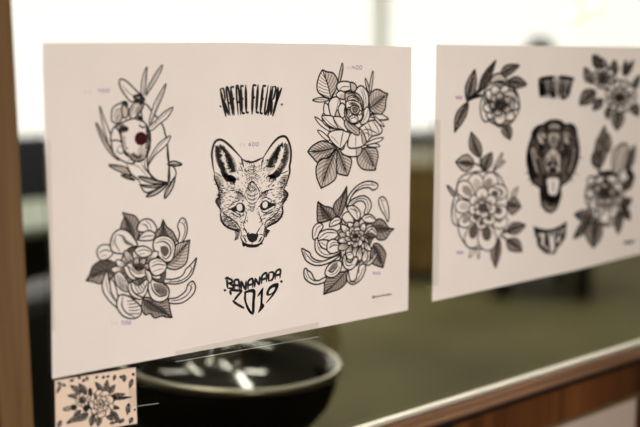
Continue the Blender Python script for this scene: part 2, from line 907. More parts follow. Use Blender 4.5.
S74|1744,1315 1803,1299
S74|1751,1295 1824,1287
S74|1757,1275 1812,1276
S74|1777,1258 1853,1266
S74|1795,1244 1873,1257
S74|1802,1227 1874,1244
S74|1819,1211 1878,1230
S74|1838,1198 1903,1222
S75|1859,1187 1904,1205
S75|1883,1177 1924,1196
S75|1906,1166 1932,1181
S75|1922,1152 1946,1170
S79|2443,1272 2392,1259
S79|2434,1255 2353,1247
S79|2422,1238 2346,1241
S79|2419,1222 2361,1230
S79|2392,1214 2325,1226
S78|2375,1203 2310,1219
S78|2352,1195 2315,1207
S78|2329,1186 2301,1198
S78|2310,1175 2281,1193
S78|2292,1163 2269,1185
S78|2272,1152 2261,1172
S78|2252,1141 2251,1161
K0|1794,1371 1867,1391 1906,1411 1941,1429 1981,1419 2007,1389 2010,1351 1992,1327 1957,1327 1910,1346 1875,1342 1849,1365
K0|2197,1340 2187,1380 2209,1410 2246,1425 2288,1412 2319,1394 2393,1377 2355,1359 2314,1341 2277,1330 2237,1321
P125,0|1946,1424 1972,1415 1984,1384 1979,1353 1954,1338 1926,1346 1907,1369 1907,1402 1923,1420
P128,0|2249,1420 2275,1413 2289,1387 2281,1354 2256,1339 2226,1347 2212,1373 2218,1403
S111|1832,1376 1892,1340 1953,1296
S113|1998,1322 1979,1298 1944,1289
S103|2201,1325 2231,1303 2277,1302 2333,1327
S99|1815,1395 1885,1438 1955,1454
S102|2197,1440 2261,1454 2334,1420
S62|1848,1337 1874,1309
S65|2351,1310 2325,1285
S62|1859,1331 1883,1305
S65|2340,1308 2316,1283
S62|1869,1326 1891,1301
S65|2329,1306 2306,1280
S62|1880,1320 1900,1297
S65|2318,1304 2297,1278
S62|1890,1315 1909,1293
S65|2307,1302 2288,1276
S62|1900,1309 1918,1289
S65|2296,1300 2279,1274
S62|1911,1303 1926,1285
S65|2284,1298 2269,1272
S62|1921,1298 1935,1281
S65|2273,1296 2260,1270
S62|1932,1292 1944,1277
S64|2262,1294 2251,1267
S63|1942,1287 1952,1273
S64|2251,1292 2242,1265
S63|1953,1281 1961,1269
S64|2240,1290 2233,1263
S63|1963,1275 1970,1266
S64|2229,1288 2224,1261
S88|2033,1341 2015,1275 1990,1209 2004,1165
S89|2168,1328 2189,1257 2212,1193 2188,1154
K0|2033,1094 2060,1102 2096,1104 2147,1087 2155,1060 2146,1030 2119,1015 2088,1011 2056,1027 2034,1057
S178|2029,1074 2035,1104 2057,1114
S154|2138,1105 2156,1086 2159,1059
S151|1990,1171 2013,1142 2030,1113
S129|2188,1154 2169,1128 2147,1103
S163|1956,1152 1962,1113 1955,1075 1975,1035 2010,1005 2091,981 2173,983 2213,1011 2234,1051 2231,1090 2242,1135
S202|1975,1024 2028,981 2091,966 2154,967 2215,995
K0|1966,1021 1980,981 2001,981 2016,1001 1988,1026
K0|2209,1002 2215,974 2193,980 2173,985
W0,2|2001,1006 2091,979 2182,984 2154,962 2091,964 2028,978
S115|2088,1011 2087,989
S101|1967,1089 2003,1088 2020,1080
S103|2229,1067 2198,1081 2176,1078
S88|1961,1166 1924,1163 1877,1153
S90|2235,1139 2266,1125 2312,1104
S88|1958,1154 1919,1150 1880,1143
S90|2235,1128 2266,1116 2306,1099
S88|1954,1143 1913,1137 1883,1134
S90|2235,1117 2266,1106 2301,1093
S88|1950,1131 1908,1123 1887,1124
S90|2235,1107 2266,1097 2295,1087
S88|1946,1119 1902,1110 1890,1115
S91|2234,1096 2266,1088 2290,1082
S88|1943,1107 1897,1097 1893,1105
S91|2234,1085 2265,1078 2284,1076
S88|1939,1096 1891,1084 1897,1096
S91|2234,1074 2265,1069 2278,1071
S88|1935,1084 1886,1071 1900,1086
S91|2234,1063 2265,1060 2273,1065
S88|1932,1072 1880,1058 1903,1077
S91|2234,1052 2265,1050 2267,1059
S63|1981,1080 2006,1065
S65|2216,1053 2186,1045
S63|1985,1072 2009,1058
S65|2212,1047 2182,1040
S63|1988,1064 2013,1052
S65|2208,1041 2179,1034
S63|1992,1056 2016,1045
S65|2204,1036 2175,1028
S63|1995,1048 2020,1039
S65|2201,1030 2171,1022
S63|1998,1040 2023,1032
S65|2197,1024 2168,1017
S63|2002,1032 2027,1026
S65|2193,1018 2164,1011
S63|2005,1024 2030,1019
S65|2189,1013 2160,1005""".split("\n"),
 'S1:arched_lettering': """S312|1745,2556 1806,2283
S227|1747,2548 1778,2556 1792,2509 1796,2448 1777,2437
S314|1786,2438 1835,2296
S231|1852,2292 1821,2485 1815,2554 1822,2569 1834,2556 1850,2488 1881,2294
S230|1834,2413 1861,2416
S316|1862,2574 1898,2294
S230|1863,2566 1903,2570
S231|1878,2449 1906,2459
S233|1944,2296 1929,2495 1929,2566 1937,2581 1948,2568 1959,2497 1973,2297
S232|1936,2421 1963,2423
S319|1978,2584 1990,2305
S232|1978,2575 2015,2577
S233|1984,2446 2011,2453
S234|1990,2311 2023,2311
S321|2036,2586 2038,2311
S235|2037,2317 2070,2316
S324|2122,2591 2106,2295
S235|2121,2582 2162,2580
S236|2115,2458 2145,2466
S326|2181,2588 2155,2307
S238|2155,2313 2189,2311
S327|2241,2584 2202,2298
S238|2240,2575 2278,2571
S239|2222,2443 2250,2446
S239|2203,2304 2236,2301
S240|2301,2578 2259,2344 2262,2293 2279,2312 2296,2369 2338,2573
S331|2359,2570 2294,2274
S241|2358,2561 2392,2559 2384,2506 2361,2444 2336,2439
S332|2346,2437 2330,2282
S333|2421,2560 2400,2414
S335|2466,2551 2400,2414 2351,2267
K0|1757,2386 1753,2379 1744,2376 1735,2379 1732,2387 1736,2395 1746,2397 1754,2393
K0|2479,2383 2475,2375 2465,2372 2455,2376 2452,2384 2457,2392 2467,2394 2476,2390""".split("\n"),
 'S1:shield_lettering': """S251|1784,687 1789,581
S251|1784,684 1837,661 1842,632 1790,635
S252|1790,635 1851,603 1848,571 1789,584
S254|1872,555 1870,633 1885,652 1922,639 1928,541
S254|1870,602 1927,587
S256|1950,536 1951,635
S256|1951,635 2004,528
S257|2009,627 2007,526
S258|2033,528 2034,603 2051,628 2088,630 2090,537
S258|2033,573 2091,581
S260|2113,541 2118,638
S260|2118,638 2169,556
S261|2178,652 2171,555
S262|2198,562 2202,634 2220,661 2259,667 2256,576
S262|2200,605 2260,619
S264|2288,672 2282,580
S264|2288,672 2340,666 2347,631 2329,592 2282,581
S266|2366,586 2374,656 2394,679 2433,678 2426,591
S266|2371,628 2431,633
S179|1761,674 1778,691 1808,689
S233|1997,514 1993,439 2025,349 2075,271
S233|2009,517 2107,509 2101,383 2102,277
S237|2147,441 2213,510
S238|2210,511 2196,368 2217,327 2158,271
S239|2263,469 2306,520 2397,532 2362,454 2254,358
S277|1817,557 1831,504
S277|1820,562 1878,545 1964,532
S281|1964,530 1914,491 1862,441
S278|1844,447 1898,400 1987,342
K0|1985,512 2012,517 2008,450 2025,356 2081,283 2075,262 2042,287 2004,359 1987,440
K0|2005,521 2110,515 2102,435 2108,342 2099,271 2078,260 2076,347 2083,438 2081,491 2012,499
K0|2141,442 2163,472 2197,512 2222,522 2212,471 2205,366 2220,330 2168,273 2148,267 2169,319 2180,370 2182,469 2160,442
K0|2256,471 2303,523 2366,534 2403,535 2397,509 2365,454 2301,384 2247,349 2273,382 2333,432 2286,426 2258,437
P51,0|2283,453 2303,490 2342,507 2365,503 2346,463 2302,444
K0|1775,562 1770,553 1758,551 1747,557 1743,568 1748,577 1760,578 1771,572
K0|2462,551 2457,542 2444,539 2432,546 2427,557 2433,567 2446,568 2458,561""".split("\n"),
 'S1:rose_drawing': """P128,1|3193,2598 3203,2676 3242,2793 3257,2738 3229,2629 3213,2590
S71|3213,2598 3237,2691 3245,2769
P125,0|2853,2418 2935,2440 3014,2438 3069,2413 2994,2396 2915,2398
S69|2857,2418 2955,2419 3053,2413
P133,1|3618,2472 3575,2545 3560,2633 3596,2585 3624,2504
P133,1|3618,2504 3638,2624 3669,2712 3674,2640 3650,2503
P177,0|3093,2431 3083,2428 2994,2454 2925,2502 2910,2571 2935,2655 2980,2727 2980,2727 3043,2705 3122,2692 3173,2637 3183,2583 3143,2489
S71|3088,2449 3011,2462 2936,2493
S71|3088,2449 3140,2499 3176,2564
S71|3080,2480 2997,2495 2918,2526
S71|3080,2480 3139,2534 3181,2600
S70|3072,2510 2991,2529 2914,2561
S70|3072,2510 3127,2569 3168,2636
S70|3063,2541 2988,2563 2919,2596
S70|3063,2541 3110,2601 3145,2668
S70|3052,2571 2989,2596 2929,2630
S70|3052,2571 3086,2630 3110,2692
S70|3040,2600 2990,2629 2943,2664
S70|3040,2600 3056,2648 3065,2699
S70|3027,2629 2994,2661 2962,2695
S70|3027,2629 3025,2668 3021,2710
S70|3013,2658 2997,2691 2981,2725
S70|3013,2658 2997,2691 2981,2725
S159|3093,2431 3053,2569 2980,2727
W0,1|2980,2716 3043,2705 3122,2692 3173,2637 3183,2583 3143,2489 3097,2440 3069,2538 3033,2631
P186,1|3631,2310 3619,2431 3672,2495 3747,2510 3834,2475 3889,2461 3889,2461 3864,2393 3848,2295 3783,2240 3674,2260
W0,2|3631,2310 3695,2347 3759,2385 3824,2423 3832,2448 3760,2443 3674,2407 3641,2359
W0,2|3631,2310 3695,2347 3759,2385 3824,2423 3847,2425 3809,2377 3749,2315 3678,2297
S75|3646,2319 3626,2381 3626,2445
S75|3646,2319 3709,2272 3781,2243
S75|3672,2333 3651,2403 3648,2473
S75|3672,2333 3741,2291 3817,2263
S75|3698,2348 3681,2423 3681,2495
S75|3698,2348 3766,2314 3841,2292
S75|3723,2363 3716,2436 3722,2506
S75|3723,2363 3785,2339 3852,2326
S75|3749,2378 3752,2441 3766,2501
S75|3749,2378 3801,2366 3856,2361
S75|3775,2394 3786,2440 3805,2485
S75|3775,2394 3817,2392 3861,2395
S75|3801,2409 3821,2439 3845,2469
S75|3801,2409 3836,2417 3873,2428
S76|3827,2424 3856,2442 3887,2460
S76|3827,2424 3856,2442 3887,2460
S168|3631,2310 3738,2372 3889,2461
P134,0|3642,2253 3739,2233 3838,2221 3904,2181 3806,2173 3697,2210
S75|3664,2244 3783,2207 3871,2187
P128,0|3059,1984 2976,2035 2917,2103 2987,2081 3070,2012
P128,0|3070,2087 2952,2157 2882,2243 2964,2203 3070,2124
P134,0|3635,2226 3763,2182 3893,2187 3788,2240
P135,0|3686,2224 3789,2162 3842,2101 3751,2144
P134,0|3537,1911 3638,1954 3740,1978 3831,1979 3767,1938 3638,1919
P135,0|3588,1908 3715,1921 3780,1888 3690,1883
P181,1|3191,1882 3167,1770 3180,1644 3253,1610 3327,1595 3327,1595 3376,1717 3363,1786 3264,1859
W0,2|3191,1882 3223,1811 3255,1739 3291,1667 3286,1638 3235,1687 3201,1763 3189,1827
W0,2|3191,1882 3223,1811 3255,1739 3291,1667 3313,1649 3304,1711 3278,1789 3238,1846
S72|3199,1865 3177,1815 3168,1752
S72|3199,1865 3267,1846 3336,1810
S73|3213,1832 3185,1779 3168,1715
S73|3213,1832 3289,1813 3365,1778
S73|3227,1800 3194,1742 3173,1677
S73|3227,1800 3302,1777 3374,1741
S73|3242,1767 3209,1706 3187,1640
S73|3242,1767 3306,1740 3368,1705
S73|3258,1734 3239,1678 3228,1620
S73|3258,1734 3307,1705 3356,1669
S73|3274,1701 3272,1655 3275,1607
S73|3274,1701 3308,1670 3342,1635
S73|3290,1668 3306,1634 3322,1598
S73|3290,1668 3309,1635 3327,1600
S163|3191,1882 3252,1745 3327,1595
P180,1|3167,1912 3071,1965 2976,1988 2859,1948 2789,1887 2789,1887 2859,1818 2929,1766 3047,1806 3143,1885
W0,2|3167,1912 3073,1897 2979,1886 2884,1884 2852,1898 2925,1917 3023,1939 3102,1932
W0,2|3167,1912 3073,1897 2979,1886 2884,1884 2855,1872 2930,1849 3033,1855 3108,1881
S72|3144,1909 3092,1949 3020,1982
S72|3144,1909 3104,1853 3042,1804
S72|3106,1902 3051,1948 2980,1986
S72|3106,1902 3064,1841 3003,1786
S72|3069,1896 3012,1941 2942,1978
S72|3069,1896 3022,1830 2960,1773
S71|3031,1891 2973,1931 2906,1966
S71|3031,1891 2979,1828 2915,1774
S71|2994,1887 2936,1921 2872,1951
S71|2994,1887 2942,1841 2881,1801
S71|2956,1884 2901,1910 2841,1932
S71|2956,1884 2906,1855 2851,1830
S71|2918,1884 2868,1897 2815,1909
S71|2918,1884 2870,1870 2820,1859
S70|2880,1884 2836,1886 2792,1887
S70|2880,1884 2836,1886 2792,1887
S162|3167,1912 2976,1885 2789,1887
P180,1|3172,1893 3071,1804 2976,1801 2905,1730 2905,1617 2964,1489 2964,1489 3096,1536 3168,1597 3172,1750
W0,2|3172,1893 3112,1795 3054,1696 3007,1593 2974,1570 2980,1664 3028,1775 3111,1825
W0,2|3172,1893 3112,1795 3054,1696 3007,1593 3010,1555 3069,1627 3119,1731 3151,1817
S72|3157,1869 3069,1848 2980,1802
S72|3157,1869 3173,1799 3173,1709
S72|3133,1830 3034,1811 2937,1770
S72|3133,1830 3161,1755 3173,1663
S72|3109,1791 3008,1769 2910,1729
S72|3109,1791 3147,1711 3170,1618
S72|3086,1751 2992,1724 2903,1681
S72|3086,1751 3125,1669 3151,1577
S72|3063,1712 2983,1678 2907,1633
S72|3063,1712 3092,1634 3109,1549
S72|3042,1671 2980,1632 2922,1584
S72|3042,1671 3056,1601 3063,1527
S72|3023,1631 2982,1586 2943,1537
S72|3023,1631 3020,1571 3013,1509
S72|3005,1589 2985,1541 2965,1492
S72|3005,1589 2985,1541 2965,1492
S162|3172,1893 3047,1683 2964,1489
P187,1|3550,1881 3462,1818 3463,1731 3527,1658 3616,1636 3719,1629 3719,1629 3731,1694 3756,1781 3729,1861 3664,1884
W0,2|3550,1881 3602,1823 3645,1760 3682,1695 3673,1666 3608,1705 3537,1777 3520,1839
W0,2|3550,1881 3602,1823 3645,1760 3682,1695 3701,1681 3691,1741 3665,1821 3608,1862
S75|3562,1867 3500,1821 3458,1763
S75|3562,1867 3642,1874 3723,1862
S75|3583,1844 3517,1789 3470,1726
S75|3583,1844 3662,1845 3741,1830
S75|3604,1820 3541,1759 3495,1692
S75|3604,1820 3677,1815 3750,1796
S75|3622,1796 3568,1731 3529,1663
S75|3622,1796 3686,1784 3749,1762
S76|3639,1770 3601,1710 3574,1647
S76|3639,1770 3690,1754 3740,1729
S76|3654,1744 3635,1693 3622,1639
S76|3654,1744 3692,1724 3729,1697
S76|3669,1718 3668,1677 3671,1634
S76|3669,1718 3696,1693 3723,1663
S76|3684,1692 3701,1662 3718,1631
S76|3684,1692 3701,1662 3718,1631
S168|3550,1881 3627,1789 3719,1629
P155,0|3014,2383 2998,2321 3014,2227 3054,2163 3114,2160 3084,2272 3063,2351
P141,0|2994,2275 2984,2197 3044,2139 3134,2112 3094,2192
P170,0|3173,2544 3193,2590 3274,2605 3356,2588 3381,2532 3315,2502 3214,2496
S86|3203,2512 3264,2550 3367,2540
P173,1|3360,2588 3418,2576 3443,2531 3408,2492 3367,2509
P175,0|3419,2484 3470,2546 3533,2545 3597,2480 3613,2383 3589,2287 3536,2305 3513,2402 3471,2459
S88|3523,2530 3566,2433 3578,2319
S88|3491,2522 3534,2449 3550,2336
P164,0|3610,2318 3632,2237 3590,2157 3505,2144 3526,2240 3567,2312
S74|3610,2302 3579,2222 3526,2160
P170,0|3073,2397 3113,2435 3184,2441 3218,2393 3198,2315 3164,2221 3124,2191 3084,2272 3063,2351
S71|3190,2433 3184,2363 3144,2238
P156,0|3163,2473 3224,2507 3291,2471 3271,2416 3194,2433
W0,1|3224,2472 3285,2463 3267,2421 3214,2438
P157,1|3144,2222 3174,2300 3225,2290 3256,2218 3236,2155 3175,2158
P157,0|3194,2331 3245,2377 3296,2328 3286,2249 3245,2218 3205,2267
P177,0|3472,2088 3560,2142 3635,2172 3712,2174 3769,2127 3812,2063 3771,2020 3663,2001 3587,1947 3523,2018
S118|3498,2067 3611,2082 3753,2026
S119|3523,2037 3586,2044 3668,2005
S119|3610,2149 3649,2080 3668,2007
S120|3674,2170 3739,2095 3771,2026
S119|3560,2122 3611,2053 3617,1984
P175,0|3264,1888 3227,1871 3269,1828 3363,1799 3468,1799 3512,1835 3517,1893 3436,1945 3325,1970 3288,1934
S89|3437,1891 3450,1848 3437,1802
W0,1|3437,1887 3517,1883 3507,1835 3462,1805 3437,1806
P171,0|3058,2059 3142,2093 3263,2088 3356,2045 3317,1971 3227,1895 3130,1952 3082,2002
S130|3263,2078 3244,2013 3220,1909
S71|3094,2039 3142,1999 3203,1939
P176,0|3361,2045 3325,1951 3342,1898 3437,1887 3542,1909 3582,1957 3535,2056 3465,2098
S133|3510,2067 3523,1989 3537,1917
S88|3436,2022 3432,1892
W0,1|3473,2069 3536,2046 3577,1957 3537,1917 3511,1999
P157,0|3106,2226 3142,2131 3243,2096 3317,2070 3287,2162 3226,2231
P155,0|2976,2249 3011,2192 3070,2143 3190,2106 3142,2187 3106,2245
S70|2999,2239 3094,2161 3178,2114
S71|3142,2206 3202,2137 3287,2086
P159,1|3275,2153 3341,2080 3466,2025 3480,2087 3380,2155 3311,2209
S87|3299,2171 3385,2092 3465,2040
S87|3336,2170 3410,2110 3475,2068
P173,1|3285,2471 3357,2493 3460,2467 3520,2402 3542,2304 3530,2200 3432,2147 3328,2175 3276,2265 3292,2376
P144,0|3316,2430 3398,2456 3486,2410 3514,2321 3472,2371 3399,2408 3337,2398
P144,0|3296,2375 3326,2398 3409,2396 3493,2362 3521,2273 3472,2298 3399,2325 3327,2327 3306,2304
P145,1|3358,2326 3409,2348 3472,2323 3483,2274 3421,2252 3368,2278
P145,0|3317,2303 3358,2294 3379,2245 3348,2215 3307,2240
P147,0|3494,2290 3525,2257 3515,2200 3463,2178 3452,2227
P131,2|3389,2317 3424,2327 3458,2307 3445,2282 3408,2277
S117|3399,2301 3424,2308 3437,2292
P146,0|3348,2223 3410,2248 3463,2218 3453,2170 3390,2157 3342,2183
S102|3355,2198 3410,2220 3452,2195
S101|3327,2375 3399,2373 3478,2330
S101|3316,2415 3398,2433 3482,2386
S115|3300,2375 3292,2296 3317,2224 3380,2173
S118|3524,2369 3529,2297 3505,2233
S115|3286,2328 3317,2264 3359,2222
S116|3378,2434 3423,2439 3493,2386
S116|3337,2358 3378,2365 3409,2353
S117|3431,2257 3483,2242 3515,2265
S117|3410,2252 3425,2220
S115|3316,2470 3377,2477 3440,2459
W0,2|3362,2374 3420,2379 3483,2345 3491,2322 3420,2343 3370,2345
W0,2|3317,2303 3354,2291 3362,2259 3327,2263
W0,2|3297,2216 3359,2163 3421,2148 3380,2133 3318,2168""".split("\n"),
 'S1:heart_drawing': """P119,0|912,2522 919,2625 945,2711 976,2765 971,2702 961,2608 938,2522
P120,0|956,2514 985,2592 1059,2702 1132,2780 1113,2717 1038,2607 964,2513
P117,0|617,1975 572,2103 528,2261 505,2424 547,2307 589,2196 621,2070
S60|926,2530 948,2640 972,2734
S60|968,2529 1039,2647 1117,2749
P118,1|667,1933 585,2009 514,2122 463,2276 502,2231 556,2120 627,2006
S59|651,1957 539,2121 478,2248
S65|610,1999 542,2198 510,2385
P160,0|917,2420 961,2426 1021,2350 1073,2295 1124,2220 1140,2155 1157,2089 1171,1941 1176,1809 1169,1711 1099,1696 1010,1739 959,1825 955,1955 984,2050 943,2148 909,2325
P157,0|789,2470 740,2534 704,2597 702,2643 728,2658 786,2626 861,2555 908,2512 893,2468 823,2454
S65|726,2612 775,2549 842,2500
P142,0|614,2320 625,2397 677,2434 728,2438 715,2316 671,2268 621,2285
S65|639,2319 658,2381 710,2402
S65|655,2287 691,2348
W0,1|639,2303 667,2380 718,2402 707,2316 666,2274
P143,0|598,2118 627,2226 687,2255 732,2221 742,2110 721,2001 662,2036
P156,0|653,2233 694,2192 707,2096 725,2016 804,1932 874,1911 931,1940 966,2034 989,2082 980,2178 938,2260 852,2303 748,2284
W0,1|725,2032 805,1940 874,1915 931,1943 966,2043 984,2146 941,2084 911,1981 841,1978 772,1998
W0,1|669,2224 730,2253 780,2219 727,2174 694,2192
W0,1|860,2024 914,2053 919,1957 866,1936
W0,2|947,2260 980,2178 986,2098 963,2051 942,2116 953,2180
W0,2|682,2247 730,2261 732,2213 694,2199
S215|946,2236 985,2162 985,2082
W0,3|687,2236 733,2245 772,2220 762,2192 719,2190 693,2176
W0,3|946,2220 974,2163 972,2091 952,2132
W0,2|737,1992 805,1945 874,1924 919,1957 894,1982 823,1963 772,1998
S93|794,1963 808,1993
S93|805,1958 822,2002
S93|814,1947 829,1992
S93|826,1945 835,1978
S94|835,1933 846,1985
S94|847,1929 852,1966
S94|860,1928 863,1961
S94|872,1927 874,1964
S94|885,1927 885,1980
S94|980,2155 945,2140
S94|980,2140 940,2127
S94|981,2126 938,2115
S95|982,2111 951,2106
S95|977,2096 947,2093
S95|976,2082 937,2081
S95|973,2068 947,2069
S95|965,2055 936,2058
S95|965,2040 937,2045
S95|961,2026 931,2034
S79|718,2151 739,2143
S79|717,2135 746,2128
S79|717,2119 736,2116
S79|719,2102 741,2102
S79|718,2087 747,2089
S79|721,2071 744,2075
S79|723,2055 745,2061
S79|729,2040 758,2051
S79|732,2024 766,2039
S195|669,2224 700,2144 709,2065 728,2013 804,1932 874,1911 931,1937
S157|712,2222 732,2206 754,2220 771,2204
S160|877,2247 911,2221 946,2225
P145,0|785,2345 804,2407 858,2453 896,2460 930,2419 889,2354 821,2300
W0,2|855,2374 900,2420 922,2412 889,2345 853,2311
S66|819,2328 855,2390 900,2433
S66|802,2344 830,2399 875,2440
W0,1|785,2345 804,2399 830,2414 811,2344 818,2304
P143,1|728,2438 762,2427 777,2377 767,2322 729,2316 714,2379
W0,3|712,2449 755,2456 779,2432 770,2400 739,2417
S208|712,2449 755,2456 779,2424
K0|828,2509 860,2522 898,2521 949,2485 945,2463 914,2477 894,2496 859,2497 834,2482
S132|840,2499 845,2459
S132|854,2494 857,2452
S132|868,2494 868,2436
S132|882,2482 880,2447
S132|895,2477 890,2434
S133|909,2477 898,2415
S133|924,2483 910,2421
S133|936,2473 925,2437
W0,2|839,2501 946,2474 927,2432 857,2440
S117|690,2230 696,2208
S118|700,2241 713,2180
S118|713,2238 721,2188
S118|726,2232 733,2177
S118|736,2243 740,2201
S118|746,2236 754,2183
S118|756,2230 762,2200
S118|767,2223 772,2201
S106|885,2332 867,2312
S106|894,2329 855,2283
S107|904,2328 867,2280
S107|910,2322 877,2276
S107|917,2317 895,2285
S107|923,2311 895,2265
P144,0|699,2097 631,2116 605,2102 619,2007 684,1940 760,1903 821,1899 788,1949 729,1992
S105|672,2067 709,2049 721,2009 686,1995 656,2020 671,2059
S93|761,1919 787,1933 813,1915 803,1892
S159|743,1898 783,1807 859,1737 883,1670 934,1617 1025,1639
S67|785,1887 855,1867 923,1797 957,1746
S67|891,1896 916,1846 958,1795
S137|1124,2215 1157,2091 1161,1944 1169,1829 1158,1706
P122,0|961,1867 990,1955 1074,2063 1194,2130 1156,2051 1035,1960 970,1883
P121,0|982,2261 1013,2371 1070,2482 1163,2609 1133,2510 1067,2384 1000,2252
P121,0|972,2213 1045,2274 1137,2351 1229,2390 1172,2302 1080,2241 1007,2188
S61|976,1899 1064,2023 1176,2115
S61|991,2260 1068,2418 1148,2576
S61|993,2204 1100,2296 1211,2378
S122|953,1908 959,1819 1028,1740 1145,1685
S108|936,1926 925,1862 993,1759 1081,1707
P143,1|572,1899 665,1888 741,1858 782,1783 697,1822 630,1854
P145,1|687,1798 756,1789 819,1744 746,1762
P148,1|860,1773 957,1754 1046,1723 1158,1689 1009,1696 903,1737
P148,1|870,1696 990,1681 1154,1685 1026,1659 919,1672
P150,1|930,1582 1007,1631 1157,1684 1079,1618 1005,1585
P153,1|1117,1549 1130,1617 1181,1679 1233,1738 1208,1644 1150,1569
P152,1|1163,1870 1224,1891 1311,1855 1251,1843 1172,1858
S78|580,1893 681,1863 773,1792
S81|869,1769 1010,1722 1145,1689
S82|942,1587 1043,1633 1150,1682
S83|1123,1560 1161,1631 1219,1718
S83|1177,1864 1297,1856
S79|696,1795 798,1755
S139|1168,1853 1223,1833 1245,1782 1225,1725 1157,1684""".split("\n"),
 'S1:chrysanthemum_drawing': """P145,2|787,1161 701,1199 655,1258 672,1346 701,1406 687,1456 687,1456 738,1438 805,1413 846,1355 859,1272 827,1193
W0,3|787,1161 770,1237 750,1313 721,1385 707,1402 710,1340 711,1255 742,1197
W0,3|787,1161 770,1237 750,1313 721,1385 723,1411 765,1358 800,1278 804,1211
S61|783,1180 723,1200 666,1237
S61|783,1180 827,1224 858,1282
S60|776,1210 716,1232 658,1270
S60|776,1210 821,1259 853,1319
S60|769,1241 715,1265 662,1302
S60|769,1241 812,1293 843,1355
S60|762,1271 716,1297 671,1333
S60|762,1271 798,1326 824,1388
S60|754,1301 718,1328 682,1363
S60|754,1301 779,1356 796,1415
S60|744,1330 721,1358 698,1391
S60|744,1330 755,1378 760,1429
S60|732,1359 717,1390 700,1423
S60|732,1359 729,1399 723,1441
S60|720,1388 704,1421 688,1454
S60|720,1388 704,1421 688,1454
S131|787,1161 748,1320 687,1456
P151,2|1115,1122 1005,1178 1017,1236 1069,1281 1096,1347 1096,1347 1130,1279 1190,1225 1224,1165 1229,1122
W0,3|1115,1122 1105,1179 1097,1235 1096,1291 1091,1304 1072,1258 1050,1194 1078,1152
W0,3|1115,1122 1105,1179 1097,1235 1096,1291 1102,1302 1122,1253 1153,1183 1144,1141
S63|1113,1136 1055,1153 1004,1183
S63|1113,1136 1175,1135 1227,1150
S63|1108,1162 1055,1182 1008,1214
S63|1108,1162 1164,1167 1212,1185
S63|1103,1187 1061,1210 1025,1241
S63|1103,1187 1151,1198 1191,1219
S63|1099,1213 1073,1233 1050,1261
S63|1099,1213 1133,1226 1162,1247
S62|1097,1239 1084,1259 1072,1284
S62|1097,1239 1116,1253 1132,1274
S62|1096,1265 1090,1287 1085,1313
S62|1096,1265 1105,1284 1112,1307
S62|1096,1290 1095,1316 1095,1343
S62|1096,1290 1096,1316 1097,1342
S136|1115,1122 1098,1226 1096,1347
P152,1|1119,903 1195,1028 1234,1095 1301,1109 1375,1119 1375,1119 1363,1045 1338,915 1274,863 1190,855
W0,2|1119,903 1185,954 1251,1006 1314,1062 1324,1086 1262,1055 1201,997 1155,948
W0,2|1119,903 1185,954 1251,1006 1314,1062 1338,1070 1302,1008 1244,934 1176,898
S63|1135,915 1153,959 1186,1013
S63|1135,915 1203,882 1281,869
S63|1158,933 1172,981 1200,1037
S63|1158,933 1232,902 1312,888
S64|1182,951 1191,1004 1213,1063
S64|1182,951 1255,926 1334,916
S64|1205,969 1211,1026 1228,1087
S64|1205,969 1273,953 1344,949
S64|1229,988 1237,1043 1254,1100
S64|1229,988 1288,981 1351,984
S64|1252,1007 1265,1055 1285,1104
S64|1252,1007 1303,1009 1356,1019
S64|1275,1026 1293,1067 1317,1109
S64|1275,1026 1317,1038 1362,1054
S64|1297,1046 1321,1080 1348,1114
S64|1297,1046 1332,1066 1368,1089
S64|1319,1067 1346,1092 1374,1118
S64|1319,1067 1346,1092 1374,1118
S137|1119,903 1257,1011 1375,1119
P140,0|1249,1116 1266,1189 1249,1266 1265,1311 1301,1342 1338,1312 1351,1236 1334,1162 1291,1111
S102|1275,1304 1316,1277 1325,1201 1285,1121
S64|1307,1325 1339,1275
P144,2|614,929 597,995 523,1035 448,1033 381,997 350,930 311,873 311,873 375,855 439,827 515,840 583,884
W0,3|614,929 531,941 450,938 379,908 358,909 408,957 497,992 577,978
W0,3|614,929 531,941 450,938 379,908 363,889 423,896 505,904 569,911
S60|594,932 556,990 503,1035
S60|594,932 569,888 526,846
S59|550,939 505,990 449,1030
S59|550,939 526,885 487,834
S59|506,943 457,982 401,1009
S59|506,943 481,886 445,831
S59|463,941 419,960 369,971
S59|463,941 437,892 404,845
S59|423,929 388,928 349,924
S59|423,929 395,895 364,861
S58|385,912 353,898 320,883
S58|385,912 354,892 322,872
S129|614,929 463,941 311,873
W0,3|381,992 447,1029 523,1032 606,976 595,941 501,972 425,937 349,894
P149,2|867,617 844,537 881,463 932,464 981,414 1053,420 1104,400 1164,386 1164,386 1141,478 1132,575 1057,557 977,596 897,629
W0,3|867,617 940,561 1014,504 1089,446 1101,425 1024,453 928,497 871,559
W0,3|867,617 940,561 1014,504 1089,446 1117,438 1076,502 998,547 928,595
S62|884,604 873,538 884,465
S62|884,604 950,592 1029,566
S62|908,586 902,531 916,468
S62|908,586 980,579 1063,558
S63|931,568 930,514 946,453
S63|931,568 1009,576 1094,569
S63|955,550 954,490 969,426
S63|955,550 1038,570 1125,575
S63|979,532 983,476 1001,416
S63|979,532 1055,543 1135,543
S63|1002,513 1013,469 1034,422
S63|1002,513 1067,517 1136,510
S63|1026,495 1043,458 1068,418
S63|1026,495 1080,490 1138,477
S63|1050,476 1073,440 1102,403
S63|1050,476 1097,463 1146,444
S64|1074,457 1104,426 1137,393
S64|1074,457 1114,435 1155,411
S64|1098,438 1129,413 1162,388
S64|1098,438 1129,413 1162,388
S134|867,617 995,519 1164,386
P153,0|1140,574 1203,572 1266,592 1320,630 1343,684 1397,711 1426,653 1405,588 1328,532 1243,513 1139,534
S117|1345,680 1385,649 1330,581 1244,550 1150,551
S65|1397,705 1363,624
P149,0|944,829 1023,771 1124,728 1227,709 1323,728 1399,794 1445,930 1413,905 1362,864 1326,840 1282,781 1187,761 1084,781 964,830
S117|1362,864 1390,841 1345,771 1249,733 1124,743
S65|1434,912 1400,830 1356,779
